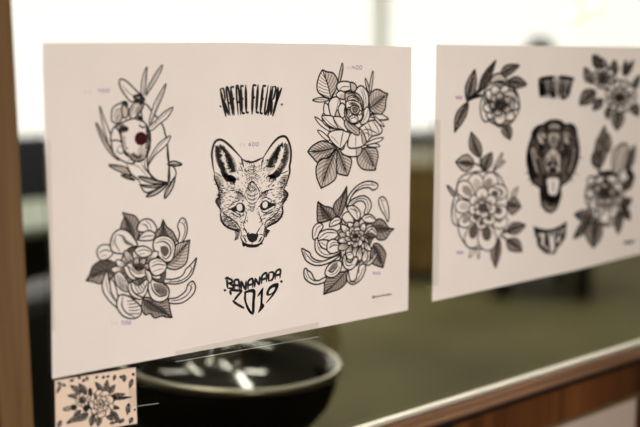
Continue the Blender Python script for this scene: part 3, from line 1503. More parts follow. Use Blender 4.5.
S64|1166,758 1145,729
S64|1250,765 1238,719
P142,0|519,933 468,843 470,752 527,653 610,569 593,642 549,729 534,832
S71|498,882 512,771 583,633
S59|514,916 529,823
P131,0|544,857 581,816 606,721 612,628 566,690 541,767
P157,0|633,691 598,623 609,557 664,483 751,447 827,464 844,535 796,598 720,666
S133|662,679 649,596 685,520 772,457
S98|699,623 758,619 833,634
S98|704,593 764,587 832,596
S98|708,562 771,554 831,559
S98|713,532 778,521 829,522
S98|718,501 785,488 828,485
P128,0|423,1116 453,1171 510,1180 561,1153 576,1088 523,1046 457,1046
S105|441,1105 498,1130 573,1106
S59|459,1076 525,1085
P154,0|556,1171 589,1266 657,1303 733,1277 794,1206 825,1135 766,1128 697,1091 667,1076 582,1101
S131|626,1262 692,1227 719,1170 786,1143
S95|617,1263 604,1183 649,1097
W0,2|673,1229 720,1197 786,1143 728,1150 690,1182
S59|587,1230 584,1150
P146,0|830,1275 852,1345 912,1372 981,1350 1028,1271 993,1224 898,1249
S110|871,1329 920,1311 942,1253
S61|911,1357 960,1315 977,1240
P146,0|837,1187 888,1246 958,1257 1009,1218 985,1169 905,1168
S98|853,1196 916,1210 996,1205
P161,0|983,1101 1005,1172 1077,1195 1158,1173 1210,1111 1211,1026 1172,943 1100,943 1050,990 1011,1042
S149|1014,1134 1095,1138 1159,1085 1165,1013 1115,967 1071,1003
W0,3|1063,1091 1124,1089 1150,1034 1111,992 1071,1025
S62|1035,1160 1116,1159 1187,1104 1190,1010
P60,3|645,988 697,1091 815,1122 952,1086 1029,956 1108,870 1083,742 959,685 800,691 665,767 592,869
P59,3|521,987 598,1013 673,985 670,894 593,878 537,913
P133,0|681,929 668,959 667,1013 684,1061 722,1084 755,1083 770,1060 764,1021 734,979 704,940
W0,1|681,929 672,960 679,1012 707,1011 726,988 702,945
S60|681,929 680,952 689,1001 711,1048
S60|681,929 692,946 712,990 737,1035
P134,0|810,985 796,1005 789,1046 788,1089 807,1115 834,1119 863,1101 881,1065 868,1026 837,995
W0,1|810,985 800,1007 802,1047 832,1050 857,1033 835,998
S61|810,985 809,1002 816,1040 819,1081
S61|810,985 823,998 842,1033 850,1073
P135,0|869,977 860,1006 865,1050 890,1080 930,1081 962,1067 972,1043 959,1017 924,996 891,978
W0,1|869,977 864,1006 877,1045 903,1033 918,1007 890,982
S61|869,977 870,996 885,1032 912,1059
S61|869,977 881,987 904,1014 935,1038
P134,0|749,920 725,912 681,916 642,934 624,965 626,991 645,1002 677,996 711,969 740,940
W0,1|749,920 723,915 682,926 683,949 702,963 737,939
S61|749,920 730,921 691,934 654,955
S61|749,920 735,931 701,951 665,975
P135,0|807,912 789,920 764,948 739,978 732,1005 743,1021 768,1022 799,1005 815,971 816,932
W0,1|807,912 790,923 770,954 783,970 806,971 813,934
S61|807,912 798,924 781,955 759,987
S61|807,912 807,928 798,963 779,996
P136,0|897,918 872,932 844,968 832,1007 848,1038 871,1050 894,1041 910,1013 910,973 908,935
W0,1|897,918 874,935 853,973 874,984 900,976 904,937
S62|897,918 884,933 866,970 858,1009
S62|897,918 896,934 888,971 884,1011
P136,0|948,948 946,965 958,992 971,1021 991,1036 1011,1033 1026,1012 1029,981 1007,958 972,946
W0,1|948,948 950,964 967,989 989,983 1002,966 972,949
S62|948,948 955,959 974,981 990,1008
S62|948,948 963,953 991,969 1010,995
P122,0|749,920 721,918 671,932 627,960 607,996 608,1021 628,1025 662,1008 701,973 737,940
W0,2|749,920 719,921 671,941 671,962 692,969 733,940
S61|749,920 727,925 681,945 639,976
S61|749,920 732,932 691,959 650,992
P121,0|718,887 696,884 648,893 598,905 565,926 557,946 575,960 615,963 663,942 703,910
W0,2|718,887 693,887 645,902 639,924 656,936 700,909
S61|718,887 698,892 653,909 604,924
S61|718,887 701,901 658,926 610,944
P122,1|808,930 779,942 732,982 696,1031 687,1076 697,1100 722,1095 754,1062 782,1008 805,956
W0,2|808,930 778,947 736,991 746,1012 771,1009 801,958
S61|808,930 788,947 749,991 715,1041
S61|808,930 797,951 765,999 735,1051
P123,0|848,943 824,958 792,997 773,1043 778,1080 794,1097 815,1088 836,1056 846,1009 853,964
W0,2|848,943 825,961 799,1004 814,1018 836,1012 849,966
S61|848,943 834,960 810,1001 794,1047
S61|848,943 843,962 828,1005 815,1052
P123,1|877,939 868,960 865,1006 867,1053 882,1085 903,1092 922,1075 933,1037 921,992 898,953
W0,2|877,939 871,963 874,1008 896,1014 914,999 896,957
S62|877,939 878,958 884,1001 889,1048
S62|877,939 888,956 903,997 911,1043
P124,0|907,935 907,962 927,1008 961,1045 1004,1056 1032,1049 1036,1026 1015,995 972,965 931,940
W0,2|907,935 911,963 938,1005 962,999 969,975 932,944
S62|907,935 915,955 942,994 979,1028
S62|907,935 923,947 957,980 997,1012
P124,1|926,895 940,909 977,922 1018,933 1052,929 1068,913 1062,891 1035,870 991,868 947,880
W0,2|926,895 943,907 984,915 999,897 994,877 950,883
S62|926,895 942,899 982,904 1024,912
S62|926,895 945,890 987,886 1030,891
P124,0|905,861 929,868 977,865 1023,848 1050,817 1054,793 1036,783 999,791 957,816 918,843
W0,2|905,861 931,865 978,855 982,834 964,822 922,844
S62|905,861 925,860 970,848 1015,829
S62|905,861 922,851 963,832 1007,810
P123,1|864,848 888,840 927,810 967,775 986,741 981,719 954,717 915,735 883,776 864,822
W0,2|864,848 888,836 924,801 916,780 893,777 868,821
S62|864,848 880,834 913,798 950,761
S62|864,848 872,828 898,787 932,748
P122,0|766,862 768,837 754,794 727,760 691,750 665,757 659,779 673,808 708,835 744,858
W0,2|766,862 765,836 744,797 721,804 712,826 744,854
S61|766,862 760,844 739,808 709,776
S61|766,862 752,851 724,822 691,792
P123,1|805,838 818,819 825,779 823,740 803,716 781,712 762,728 753,760 766,796 786,827
W0,2|805,838 815,817 815,778 793,775 774,790 788,824
S61|805,838 807,822 805,785 799,747
S61|805,838 797,825 785,791 776,753
P122,1|748,892 738,872 707,844 667,827 630,833 611,848 615,866 641,883 685,891 727,897
W0,2|748,892 735,872 699,850 682,863 684,883 725,894
S61|748,892 734,880 699,860 658,846
S61|748,892 730,888 692,876 650,865
P122,1|807,912 788,914 757,929 735,952 733,978 742,994 758,995 778,980 793,953 807,926
W0,3|807,912 787,916 761,935 768,949 786,952 804,927
S61|807,912 797,920 775,941 756,966
P123,1|827,918 810,930 790,958 783,989 794,1012 811,1021 827,1014 837,991 837,960 835,931
W0,3|827,918 811,932 797,962 811,969 829,963 832,933
S61|827,918 822,930 813,959 810,990
P123,1|847,915 840,934 841,966 854,993 879,1004 899,1001 908,986 902,964 882,941 862,920
W0,3|847,915 842,935 848,965 866,962 877,947 861,923
S61|847,915 851,927 861,953 878,978
P123,1|856,896 862,913 883,936 912,949 941,942 957,928 955,912 936,899 903,894 872,891
W0,3|856,896 864,913 889,931 903,919 903,902 873,894
S62|856,896 867,902 893,915 924,924
P122,1|806,884 799,871 779,857 757,855 739,869 732,885 737,898 752,903 775,898 797,892
W0,3|806,884 797,872 776,863 770,877 773,892 795,890
S61|806,884 798,881 777,878 755,879
P146,0|794,1088 844,1122 913,1110 975,1056 934,1017 851,1020
S85|813,1076 892,1085 967,1047
S61|832,1046 901,1050
P149,0|938,959 999,988 1070,969 1123,906 1090,844 1004,819 949,873
S112|956,910 1028,928 1113,903
S62|975,861 1047,879 1097,872
S62|968,945 1029,960 1089,938
P144,0|593,897 642,909 697,846 720,779 706,713 636,753 591,832
S96|613,898 625,818 655,746
S96|637,884 647,804 670,738
S96|661,870 670,790 685,730
S97|686,855 693,775 701,723
P145,0|702,963 732,894 785,837 864,822 921,859 896,909 817,901 760,973
S97|734,949 806,871 905,865
W0,2|760,964 817,901 886,901 845,869 778,906
P145,0|682,951 699,890 745,828 804,812 747,883 721,951
P146,0|754,799 822,754 903,798 925,758 894,660 821,621 744,670 715,750
S122|727,739 780,685 859,682 912,767
S86|783,767 801,719 835,676
S86|810,773 827,728 853,692
S86|838,778 853,737 872,708
S86|866,783 879,746 890,724
P158,0|741,801 714,759 744,672 821,621 867,628 799,669 757,725
P162,0|939,800 920,702 957,603 1037,560 1120,585 1137,669 1083,734 1012,762
W0,2|981,747 1083,723 1126,660 1100,607 1039,631 1000,679
S149|947,790 969,684 1038,616 1117,619
S113|978,757 1000,679 1049,630
S75|1001,742 1025,653
S75|1021,732 1033,654
S76|1039,729 1044,640
S76|1059,721 1054,633
S76|1078,715 1063,623
S76|1091,699 1075,630
S76|1103,682 1083,614
S76|1116,668 1096,618
P136,0|896,890 945,865 963,806 938,763 908,823
S62|909,870 939,791""".split("\n"),
 'S1:second_chrysanthemum_drawing': """P183,2|3097,1139 2933,1126 2912,1207 2912,1277 2923,1349 2923,1349 3009,1293 3097,1267 3171,1190
W0,3|3097,1139 3052,1191 3007,1243 2965,1296 2942,1304 2958,1247 2981,1170 3039,1145
W0,3|3097,1139 3052,1191 3007,1243 2965,1296 2959,1310 3009,1272 3077,1220 3108,1171
S76|3087,1151 3013,1130 2937,1127
S76|3087,1151 3124,1183 3144,1226
S76|3066,1175 2991,1160 2917,1161
S76|3066,1175 3097,1210 3113,1253
S76|3045,1199 2981,1192 2916,1198
S76|3045,1199 3067,1233 3077,1274
S75|3024,1223 2969,1224 2913,1235
S75|3024,1223 3034,1250 3035,1283
S75|3004,1247 2959,1256 2914,1272
S75|3004,1247 3003,1271 2995,1299
S75|2985,1271 2951,1288 2918,1308
S75|2985,1271 2974,1295 2960,1322
S75|2965,1295 2944,1319 2923,1344
S75|2965,1295 2946,1320 2927,1345
S164|3097,1139 3009,1241 2923,1349
P184,2|3193,1161 3130,1247 3152,1315 3241,1387 3313,1478 3313,1478 3313,1362 3291,1275 3247,1194
W0,2|3193,1161 3217,1242 3244,1322 3277,1400 3283,1421 3242,1361 3182,1287 3169,1218
W0,2|3193,1161 3217,1242 3244,1322 3277,1400 3293,1420 3275,1354 3251,1272 3228,1206
S77|3199,1180 3163,1228 3140,1292
S77|3199,1180 3239,1209 3282,1257
S77|3210,1217 3182,1264 3165,1324
S77|3210,1217 3251,1246 3295,1291
S77|3221,1254 3206,1297 3199,1350
S77|3221,1254 3262,1284 3305,1326
S77|3233,1291 3230,1329 3233,1376
S77|3233,1291 3271,1322 3311,1362
S77|3246,1327 3251,1364 3261,1407
S77|3246,1327 3279,1360 3313,1399
S77|3261,1363 3272,1399 3286,1439
S77|3261,1363 3286,1397 3312,1436
S77|3277,1399 3293,1435 3310,1473
S77|3277,1399 3294,1435 3312,1472
S166|3193,1161 3242,1316 3313,1478
P194,2|3707,980 3706,1035 3765,1075 3850,1047 3924,960 4003,938 4003,938 3950,906 3877,836 3781,838 3732,885
W0,3|3707,980 3780,966 3854,954 3928,945 3942,948 3882,978 3794,1019 3726,1013
W0,3|3707,980 3780,966 3854,954 3928,945 3947,933 3888,917 3796,914 3740,944
S81|3724,976 3740,1029 3774,1072
S81|3724,976 3736,909 3767,847
S81|3763,969 3788,1018 3827,1057
S81|3763,969 3787,898 3825,834
S81|3802,962 3829,997 3868,1025
S81|3802,962 3836,899 3880,842
S82|3842,956 3865,973 3897,987
S82|3842,956 3875,913 3915,873
S82|3881,951 3905,952 3934,953
S82|3881,951 3912,928 3947,907
S82|3921,946 3954,943 3989,940
S82|3921,946 3955,939 3991,933
S174|3707,980 3851,955 4003,938
P194,2|3697,787 3651,659 3688,580 3761,543 3846,510 3846,510 3871,593 3885,667 3830,749 3757,798
W0,3|3697,787 3743,721 3785,652 3817,582 3809,556 3758,605 3707,678 3695,736
W0,3|3697,787 3743,721 3785,652 3817,582 3834,564 3826,626 3795,707 3749,766
S81|3708,771 3674,727 3654,670
S81|3708,771 3773,762 3840,734
S81|3729,741 3686,693 3658,634
S81|3729,741 3798,727 3867,698
S82|3750,710 3707,658 3677,599
S82|3750,710 3817,691 3882,660
S82|3769,679 3734,627 3710,569
S82|3769,679 3824,656 3877,623
S82|3787,648 3766,600 3753,549
S82|3787,648 3827,621 3867,587
S82|3802,615 3798,574 3796,531
S82|3802,615 3830,585 3857,551
S82|3816,583 3828,549 3841,514
S82|3816,583 3831,550 3846,516
S175|3697,787 3783,655 3846,510
P189,2|3314,543 3155,538 3021,517 3010,402 2999,331 2999,331 3100,343 3224,361 3315,424 3332,531
W0,2|3314,543 3238,486 3160,432 3080,381 3045,378 3080,441 3157,499 3237,527
W0,2|3314,543 3238,486 3160,432 3080,381 3064,362 3143,391 3239,437 3295,493
S79|3296,529 3212,541 3118,536
S79|3296,529 3308,471 3296,406
S78|3269,509 3176,529 3077,533
S78|3269,509 3279,450 3267,385
S78|3242,489 3142,514 3038,523
S78|3242,489 3247,431 3233,368
S78|3214,469 3117,490 3017,497
S78|3214,469 3213,414 3196,357
S78|3187,450 3101,462 3014,463
S78|3187,450 3178,402 3156,351
S78|3159,431 3088,434 3015,428
S78|3159,431 3142,390 3115,347
S78|3130,413 3072,406 3013,394
S78|3130,413 3106,378 3075,342
S78|3102,395 3055,379 3007,360
S78|3102,395 3070,366 3035,337
S77|3073,377 3038,355 3002,333
S77|3073,377 3038,355 3002,333
S170|3314,543 3178,444 2999,331
P186,0|3310,1256 3331,1361 3422,1451 3536,1504 3653,1509 3753,1469 3742,1423 3678,1410 3630,1439 3537,1441 3445,1413 3377,1357 3332,1263
S108|3343,1324 3434,1423 3560,1475 3724,1457
S79|3653,1504 3701,1455
P186,0|3321,1255 3377,1321 3492,1356 3585,1347 3651,1287 3661,1222 3610,1151 3559,1160 3586,1230 3550,1291 3469,1304 3378,1264
S109|3366,1286 3480,1330 3585,1311 3621,1235 3598,1165
P180,0|3911,1028 3873,1091 3800,1191 3770,1285 3815,1323 3870,1294 3910,1217 3927,1104
S113|3810,1304 3835,1224 3903,1088
S81|3798,1283 3859,1277
P177,0|2708,869 2729,796 2771,729 2868,672 2977,656 3099,675 3199,718 3233,744 3110,720 2999,699 2901,721 2836,765 2814,812 2761,845
S119|2740,842 2803,764 2868,708 2977,684
S74|2729,843 2771,750
P179,0|2750,653 2734,594 2760,528 2846,471 2933,453 3021,472 3026,517 2933,494 2879,511 2835,588 2792,621
S120|2771,627 2814,542 2890,486
S75|2743,613 2792,518
P165,0|2858,959 2853,1056 2901,1112 2959,1114 2992,1072 2938,1011 2916,943
S105|2879,983 2912,1067 2972,1092
P180,0|2890,952 2886,847 2933,779 3043,729 3154,738 3244,779 3221,818 3087,799 2977,866 2933,941
S105|2912,926 2944,825 3043,760 3199,776
S75|2922,855 2977,839
P181,0|2922,934 2944,1011 3043,1038 3153,1017 3203,963 3109,912 2999,916
S121|2933,950 3032,1001 3176,984
S76|2966,929 3065,970
P181,0|2933,924 2977,848 3076,809 3132,829 3076,907 2999,930
S91|2955,912 3032,859
P183,0|3043,840 3054,895 3120,923 3203,888 3237,830 3204,780 3110,764 3054,799
S153|3069,828 3132,856 3210,837 3188,795
S92|3076,862 3143,885 3221,854
P167,0|3076,1067 3098,1126 3164,1160 3231,1135 3220,1090 3142,1068
S107|3091,1083 3153,1120 3220,1122
P189,0|3337,545 3319,456 3372,393 3442,383 3528,426 3584,520 3574,586 3499,578 3471,499 3442,429 3372,425
S127|3361,417 3442,405 3512,469 3558,555
S80|3499,563 3488,491
P77,3|3243,1120 3355,1180 3540,1107 3683,964 3661,801 3544,705 3499,600 3360,582 3245,670 3199,856 3221,1015
P157,0|3386,947 3354,955 3301,988 3249,1025 3225,1061 3231,1085 3267,1090 3319,1073 3361,1029 3386,977
W0,2|3386,947 3354,960 3306,998 3316,1022 3348,1027 3381,978
S78|3386,947 3365,962 3321,1001 3272,1041
S78|3386,947 3375,970 3341,1015 3296,1057
P157,1|3394,964 3355,979 3296,1024 3252,1079 3247,1128 3265,1153 3299,1147 3339,1109 3370,1050 3394,993
W0,2|3394,964 3355,984 3303,1034 3319,1056 3355,1052 3388,995
S79|3394,964 3368,984 3321,1033 3281,1089
S79|3394,964 3381,988 3345,1041 3310,1099
P157,0|3417,968 3392,992 3361,1047 3334,1107 3334,1153 3355,1171 3392,1158 3432,1116 3445,1054 3436,995
W0,2|3417,968 3394,996 3372,1054 3397,1071 3431,1059 3432,999
S79|3417,968 3406,993 3389,1050 3367,1110
S79|3417,968 3421,994 3417,1052 3399,1113
P158,1|3443,966 3418,993 3395,1052 3394,1112 3424,1150 3459,1161 3485,1141 3496,1096 3482,1038 3464,986
W0,2|3443,966 3421,997 3409,1056 3439,1065 3469,1046 3460,990
S79|3443,966 3433,991 3424,1048 3428,1106
S79|3443,966 3448,988 3453,1043 3462,1101
P158,0|3469,951 3464,978 3477,1026 3497,1076 3531,1104 3564,1105 3587,1078 3591,1033 3557,989 3505,958
W0,2|3469,951 3469,979 3492,1025 3527,1023 3548,999 3505,962
S79|3469,951 3477,971 3504,1014 3528,1062
S79|3469,951 3491,965 3530,1002 3560,1047
P158,1|3490,931 3490,960 3516,1003 3559,1035 3611,1038 3647,1023 3653,997 3628,967 3574,946 3521,929
W0,2|3490,931 3495,960 3529,998 3560,984 3570,957 3521,934
S79|3490,931 3500,950 3535,984 3582,1013
S79|3490,931 3511,939 3555,965 3605,990
P159,0|3499,907 3515,924 3563,941 3616,954 3661,947 3684,927 3679,899 3645,873 3588,872 3528,888
W0,2|3499,907 3520,921 3572,931 3594,908 3590,883 3531,890
S79|3499,907 3520,912 3571,918 3626,927
S79|3499,907 3524,900 3580,895 3635,900
P159,1|3484,877 3513,886 3565,884 3610,866 3629,833 3626,805 3602,793 3565,799 3526,827 3493,856
W0,2|3484,877 3515,883 3563,873 3560,849 3536,833 3498,857
S79|3484,877 3507,876 3552,865 3595,844
S79|3484,877 3500,866 3539,846 3580,822
P159,0|3470,851 3498,838 3538,800 3575,758 3585,721 3568,702 3530,705 3485,730 3461,777 3458,826
W0,2|3470,851 3497,834 3529,792 3509,773 3476,776 3462,824
S79|3470,851 3485,834 3512,792 3545,749
S79|3470,851 3471,830 3487,785 3515,740
P158,1|3456,830 3489,806 3531,747 3554,683 3539,635 3510,617 3478,633 3453,680 3446,744 3444,804
W0,2|3456,830 3487,801 3520,740 3494,724 3460,738 3449,800
S79|3456,830 3474,805 3503,746 3520,682
S79|3456,830 3459,804 3474,745 3486,681
P158,0|3433,824 3450,793 3459,726 3464,655 3446,606 3417,593 3385,617 3362,673 3372,741 3404,801
W0,2|3433,824 3445,789 3445,721 3413,710 3385,732 3406,796
S79|3433,824 3434,795 3430,731 3429,661
S79|3433,824 3419,798 3401,736 3396,667
P158,1|3410,831 3425,797 3427,729 3408,664 3363,628 3325,623 3305,650 3311,700 3345,759 3382,813
W0,2|3410,831 3421,793 3413,727 3378,723 3355,748 3384,807
S79|3410,831 3411,802 3400,739 3375,676
S79|3410,831 3396,807 3372,749 3343,688
P157,0|3389,852 3387,824 3357,776 3321,727 3278,703 3245,707 3229,737 3239,783 3287,823 3350,849
W0,2|3389,852 3381,823 3342,778 3307,785 3293,812 3349,845
S79|3389,852 3375,832 3334,792 3294,746
S79|3389,852 3362,841 3311,807 3267,764
P157,1|3378,876 3371,847 3336,807 3285,781 3231,784 3199,803 3198,828 3230,854 3288,869 3346,880
W0,2|3378,876 3366,848 3323,814 3294,831 3290,858 3344,876
S79|3378,876 3363,858 3320,828 3267,805
S79|3378,876 3354,869 3304,849 3248,830
P157,0|3375,899 3355,883 3305,871 3251,863 3207,872 3187,894 3196,920 3232,942 3289,939 3347,920
W0,2|3375,899 3351,886 3297,881 3278,905 3286,929 3344,917
S78|3375,899 3353,895 3300,894 3244,889
S78|3375,899 3350,907 3295,917 3238,916
P157,1|3374,926 3343,916 3281,919 3223,937 3191,972 3187,1001 3211,1014 3256,1007 3310,979 3358,948
W0,2|3374,926 3340,920 3279,930 3276,956 3300,972 3353,947
S78|3374,926 3348,927 3290,939 3234,960
S78|3374,926 3353,937 3300,959 3245,984
P170,0|3254,1163 3321,1201 3390,1168 3413,1084 3356,1054 3265,1118
P170,0|3321,1246 3412,1261 3498,1193 3505,1125 3452,1094 3378,1160
S109|3355,1234 3435,1199 3471,1114
S109|3401,1247 3482,1176
P174,0|3540,1125 3634,1143 3710,1099 3723,1048 3623,1047 3552,1079
S111|3564,1101 3646,1114 3710,1075
P175,0|3553,978 3588,1015 3663,1030 3736,958 3749,898 3684,872 3589,919
S128|3577,976 3659,989 3731,922
W0,3|3589,919 3660,939 3732,894 3685,844 3613,862
P173,0|3426,920 3387,924 3318,952 3260,993 3237,1039 3243,1066 3273,1067 3320,1041 3369,992 3414,946
W0,1|3426,920 3385,928 3320,962 3325,986 3356,991 3408,947
S79|3426,920 3396,931 3335,965 3280,1009
S79|3426,920 3405,939 3352,979 3300,1025
P174,0|3461,934 3434,947 3392,986 3347,1028 3326,1064 3333,1084 3366,1082 3413,1059 3448,1012 3464,961
W0,1|3461,934 3435,951 3397,994 3408,1014 3436,1013 3460,963
S79|3461,934 3444,952 3411,995 3369,1038
S79|3461,934 3454,956 3429,1004 3391,1048
P174,1|3472,951 3448,969 3421,1009 3412,1050 3433,1079 3459,1088 3482,1076 3495,1045 3491,1005 3485,967
W0,1|3472,951 3450,971 3431,1012 3454,1020 3480,1009 3481,969
S79|3472,951 3460,968 3444,1007 3440,1048
S79|3472,951 3473,967 3468,1006 3468,1047
P174,0|3496,930 3491,950 3502,987 3516,1026 3540,1049 3564,1050 3584,1030 3589,994 3565,960 3524,935
W0,1|3496,930 3496,951 3514,987 3541,985 3557,967 3524,939
S79|3496,930 3502,945 3523,978 3540,1016
S79|3496,930 3513,940 3544,969 3565,1005
P173,1|3403,886 3369,881 3304,891 3244,916 3212,953 3209,981 3235,989 3282,977 3337,943 3387,909
W0,1|3403,886 3367,885 3303,902 3301,926 3326,938 3381,908
S79|3403,886 3375,890 3315,908 3257,936
S79|3403,886 3381,899 3326,926 3270,957
P173,0|3404,868 3379,860 3321,861 3260,861 3215,874 3199,892 3215,912 3259,926 3321,916 3379,890
W0,1|3404,868 3375,864 3315,870 3300,891 3315,908 3375,889
S79|3404,868 3379,870 3321,879 3260,883
S79|3404,868 3379,880 3321,897 3259,905
P159,0|3542,906 3549,927 3578,962 3618,992 3660,1003 3683,1001 3680,986 3652,962 3606,937 3564,913
S80|3542,906 3557,920 3592,950 3635,977
P175,0|3485,868 3512,859 3549,834 3571,803 3564,774 3544,760 3520,764 3499,786 3488,820 3479,852
W0,2|3485,868 3511,857 3542,829 3525,816 3499,819 3483,850
S79|3485,868 3495,856 3518,827 3535,794
P176,0|3566,849 3587,838 3620,806 3655,772 3670,742 3662,727 3634,728 3596,749 3570,786 3561,827
W0,1|3566,849 3587,835 3616,800 3604,784 3581,786 3565,826
S80|3566,849 3574,833 3595,796 3626,760
P174,0|3450,826 3468,802 3479,755 3470,711 3436,688 3405,686 3388,704 3389,737 3410,777 3431,813
W0,1|3450,826 3465,800 3468,754 3441,752 3420,769 3434,810
S79|3450,826 3456,806 3456,762 3443,720
S79|3450,826 3444,810 3433,770 3416,729
P175,0|3520,799 3531,777 3534,730 3535,679 3522,645 3498,637 3471,656 3452,697 3463,745 3494,785
W0,1|3520,799 3527,775 3522,727 3495,721 3472,738 3495,781
S80|3520,799 3519,780 3510,735 3507,685
S80|3520,799 3506,782 3486,740 3480,691
P158,1|3449,905 3468,918 3507,924 3546,917 3568,893 3573,870 3558,856 3528,855 3493,871 3461,890
W0,3|3449,905 3470,915 3509,915 3513,895 3499,878 3464,891
S79|3449,905 3464,904 3500,898 3537,886
P158,0|3442,898 3470,895 3509,877 3537,851 3537,823 3521,805 3497,804 3470,820 3453,851 3440,881
W0,3|3442,898 3469,892 3503,871 3489,855 3464,852 3444,880
S79|3442,898 3455,888 3481,864 3504,836
P158,1|3430,896 3452,880 3474,848 3478,815 3455,795 3428,791 3405,802 3394,827 3403,857 3415,885
W0,3|3430,896 3450,878 3463,846 3438,842 3413,853 3418,883
S79|3430,896 3434,883 3438,853 3436,821
P158,0|3419,901 3426,879 3420,847 3399,824 3364,821 3337,832 3326,851 3335,873 3365,889 3397,902
W0,3|3419,901 3422,880 3409,851 3385,861 3371,881 3398,898
S79|3419,901 3411,891 3392,868 3367,848
P157,1|3413,910 3401,893 3370,875 3334,871 3304,888 3290,910 3297,928 3322,937 3359,931 3395,922
W0,3|3413,910 3399,895 3365,883 3353,903 3357,923 3394,920
S79|3413,910 3398,908 3365,903 3328,904
P157,0|3415,920 3390,915 3349,921 3314,938 3303,966 3310,987 3331,995 3360,987 3387,962 3411,937
W0,3|3415,920 3389,918 3351,929 3357,948 3378,958 3407,936
S79|3415,920 3401,926 3368,942 3337,963
P158,1|3425,925 3399,935 3367,961 3351,992 3363,1017 3386,1029 3411,1023 3430,1002 3435,970 3435,939
W0,3|3425,925 3401,937 3376,966 3397,976 3423,972 3431,941
S79|3425,925 3417,937 3401,965 3391,997
P158,0|3438,923 3423,942 3415,977 3424,1006 3455,1018 3484,1015 3502,999 3502,974 3481,950 3458,928
W0,3|3438,923 3426,943 3426,975 3452,973 3473,956 3456,931
S79|3438,923 3440,935 3448,963 3463,990
P158,1|3447,915 3449,936 3469,962 3500,977 3535,969 3558,952 3561,932 3542,915 3505,910 3468,908
W0,3|3447,915 3453,935 3478,956 3498,940 3503,919 3469,911
S79|3447,915 3459,922 3487,936 3521,946
P158,1|3440,922 3449,933 3471,942 3495,942 3513,928 3519,913 3513,902 3495,898 3472,905 3450,913
W0,3|3440,922 3451,931 3474,936 3479,923 3474,910 3451,915
S79|3440,922 3449,923 3471,923 3495,920
P158,1|3440,922 3458,919 3482,906 3497,888 3493,870 3480,860 3463,861 3448,873 3441,893 3436,912
W0,3|3440,922 3457,917 3477,902 3466,893 3448,893 3439,911
S79|3440,922 3447,915 3462,899 3473,880
P158,1|3440,922 3449,908 3451,887 3442,869 3420,865 3401,870 3391,881 3393,896 3409,909 3427,920
W0,3|3440,922 3446,908 3444,888 3426,893 3415,904 3428,918
S79|3440,922 3438,914 3430,898 3417,883
P158,1|3440,922 3431,911 3409,902 3385,902 3368,916 3362,931 3368,942 3385,946 3409,939 3431,931
W0,3|3440,922 3429,913 3406,908 3401,921 3406,934 3429,929
S79|3440,922 3431,921 3409,921 3385,924
P158,1|3440,922 3422,925 3398,938 3384,956 3388,973 3401,983 3417,982 3432,971 3439,951 3444,932
W0,3|3440,922 3423,927 3403,942 3414,951 3432,951 3441,933
S79|3440,922 3433,929 3419,945 3408,963
P158,1|3440,922 3432,935 3430,957 3439,974 3461,978 3480,974 3490,962 3487,947 3471,934 3453,923
W0,3|3440,922 3434,936 3437,955 3454,951 3466,939 3452,925
S79|3440,922 3443,929 3450,946 3463,961
P173,0|3381,834 3392,812 3393,774 3376,742 3341,730 3313,734 3302,751 3310,776 3337,803 3362,828
W0,1|3381,834 3389,811 3383,775 3359,778 3344,795 3364,824
S79|3381,834 3382,818 3375,783 3354,753
S79|3381,834 3372,823 3356,793 3332,765
P177,0|3591,754 3608,731 3620,685 3614,641 3586,615 3557,611 3539,628 3535,663 3553,703 3573,741
S80|3591,754 3590,736 3586,694 3575,652
P187,0|3279,738 3259,656 3295,578 3364,551 3434,581 3479,667 3428,683 3382,634 3325,651 3301,717
S125|3279,702 3325,605 3417,611
S95|3382,725 3359,655
P157,0|3313,743 3381,744 3416,693 3371,663 3324,687
S78|3324,724 3382,716
P187,0|3240,761 3222,655 3268,622 3245,707
P184,0|3043,622 3017,554 3077,506 3166,509 3234,569 3245,652 3182,679 3099,663
W0,2|3066,595 3121,651 3195,662 3155,601 3088,565
S169|3054,588 3121,561 3200,631
S92|3077,601 3085,568
S92|3092,614 3103,575
S93|3107,627 3123,574
S93|3122,640 3141,579
S93|3139,649 3154,591
S93|3161,652 3164,606
S93|3184,657 3177,622
S93|3077,531 3166,545 3222,610
P177,0|3593,588 3687,649 3758,705 3735,643 3652,570
S81|3628,592 3711,646""".split("\n"),
 'S1:price_mark_a': """C81|2087,2021 2067,2008 2064,1994 2077,1986 2089,1994 2077,2004 2066,1997
C81|2120,2019 2107,2013 2105,1999 2113,1984 2126,1985 2134,2001 2129,2015 2120,2019
C82|2162,2017 2149,2010 2148,1996 2155,1981 2168,1983 2177,1998 2172,2013 2162,2017""".split("\n"),
 'S1:price_mark_b': """C90|3387,2769 3383,2746 3413,2748
C90|3407,2765 3406,2728
C91|3447,2769 3433,2761 3431,2744 3440,2728 3455,2730 3464,2748 3459,2765 3447,2769
C91|3497,2769 3482,2760 3481,2744 3490,2727 3505,2729 3514,2748 3509,2764 3497,2769""".split("\n"),
 'S1:price_mark_c': """C72|504,2575 500,2559 523,2560
C72|519,2572 517,2545
C73|550,2575 539,2569 537,2557 543,2544 555,2545 562,2559 559,2571 550,2575
C73|588,2574 577,2568 575,2556 581,2543 593,2545 601,2558 597,2571 588,2574""".split("\n"),
 'S1:price_mark_d': """C78|661,442 643,445 641,431 656,428 660,416 649,407 639,413
C78|686,438 675,432 673,418 679,402 690,402 697,417 694,433 686,438
C79|721,432 710,426 708,412 714,396 725,396 732,411 729,427 721,432""".split("\n"),
 'S1:price_mark_e': """C92|3722,475 3701,478 3699,468 3716,465 3723,456 3710,450 3698,455
C92|3751,471 3739,467 3738,457 3746,445 3758,445 3766,456 3761,467 3751,471
C92|3793,465 3781,461 3779,451 3787,439 3800,439 3807,450 3802,461 3793,465""".split("\n"),
 'S1:currency_mark_a': """c53|1958,1983 1959,2016 1979,2012 1979,2002 1958,2000 1981,1982
c54|2020,2006 2003,2010 2000,2001 2017,1993 2014,1984 1997,1986
c54|2009,2016 2008,1977""".split("\n"),
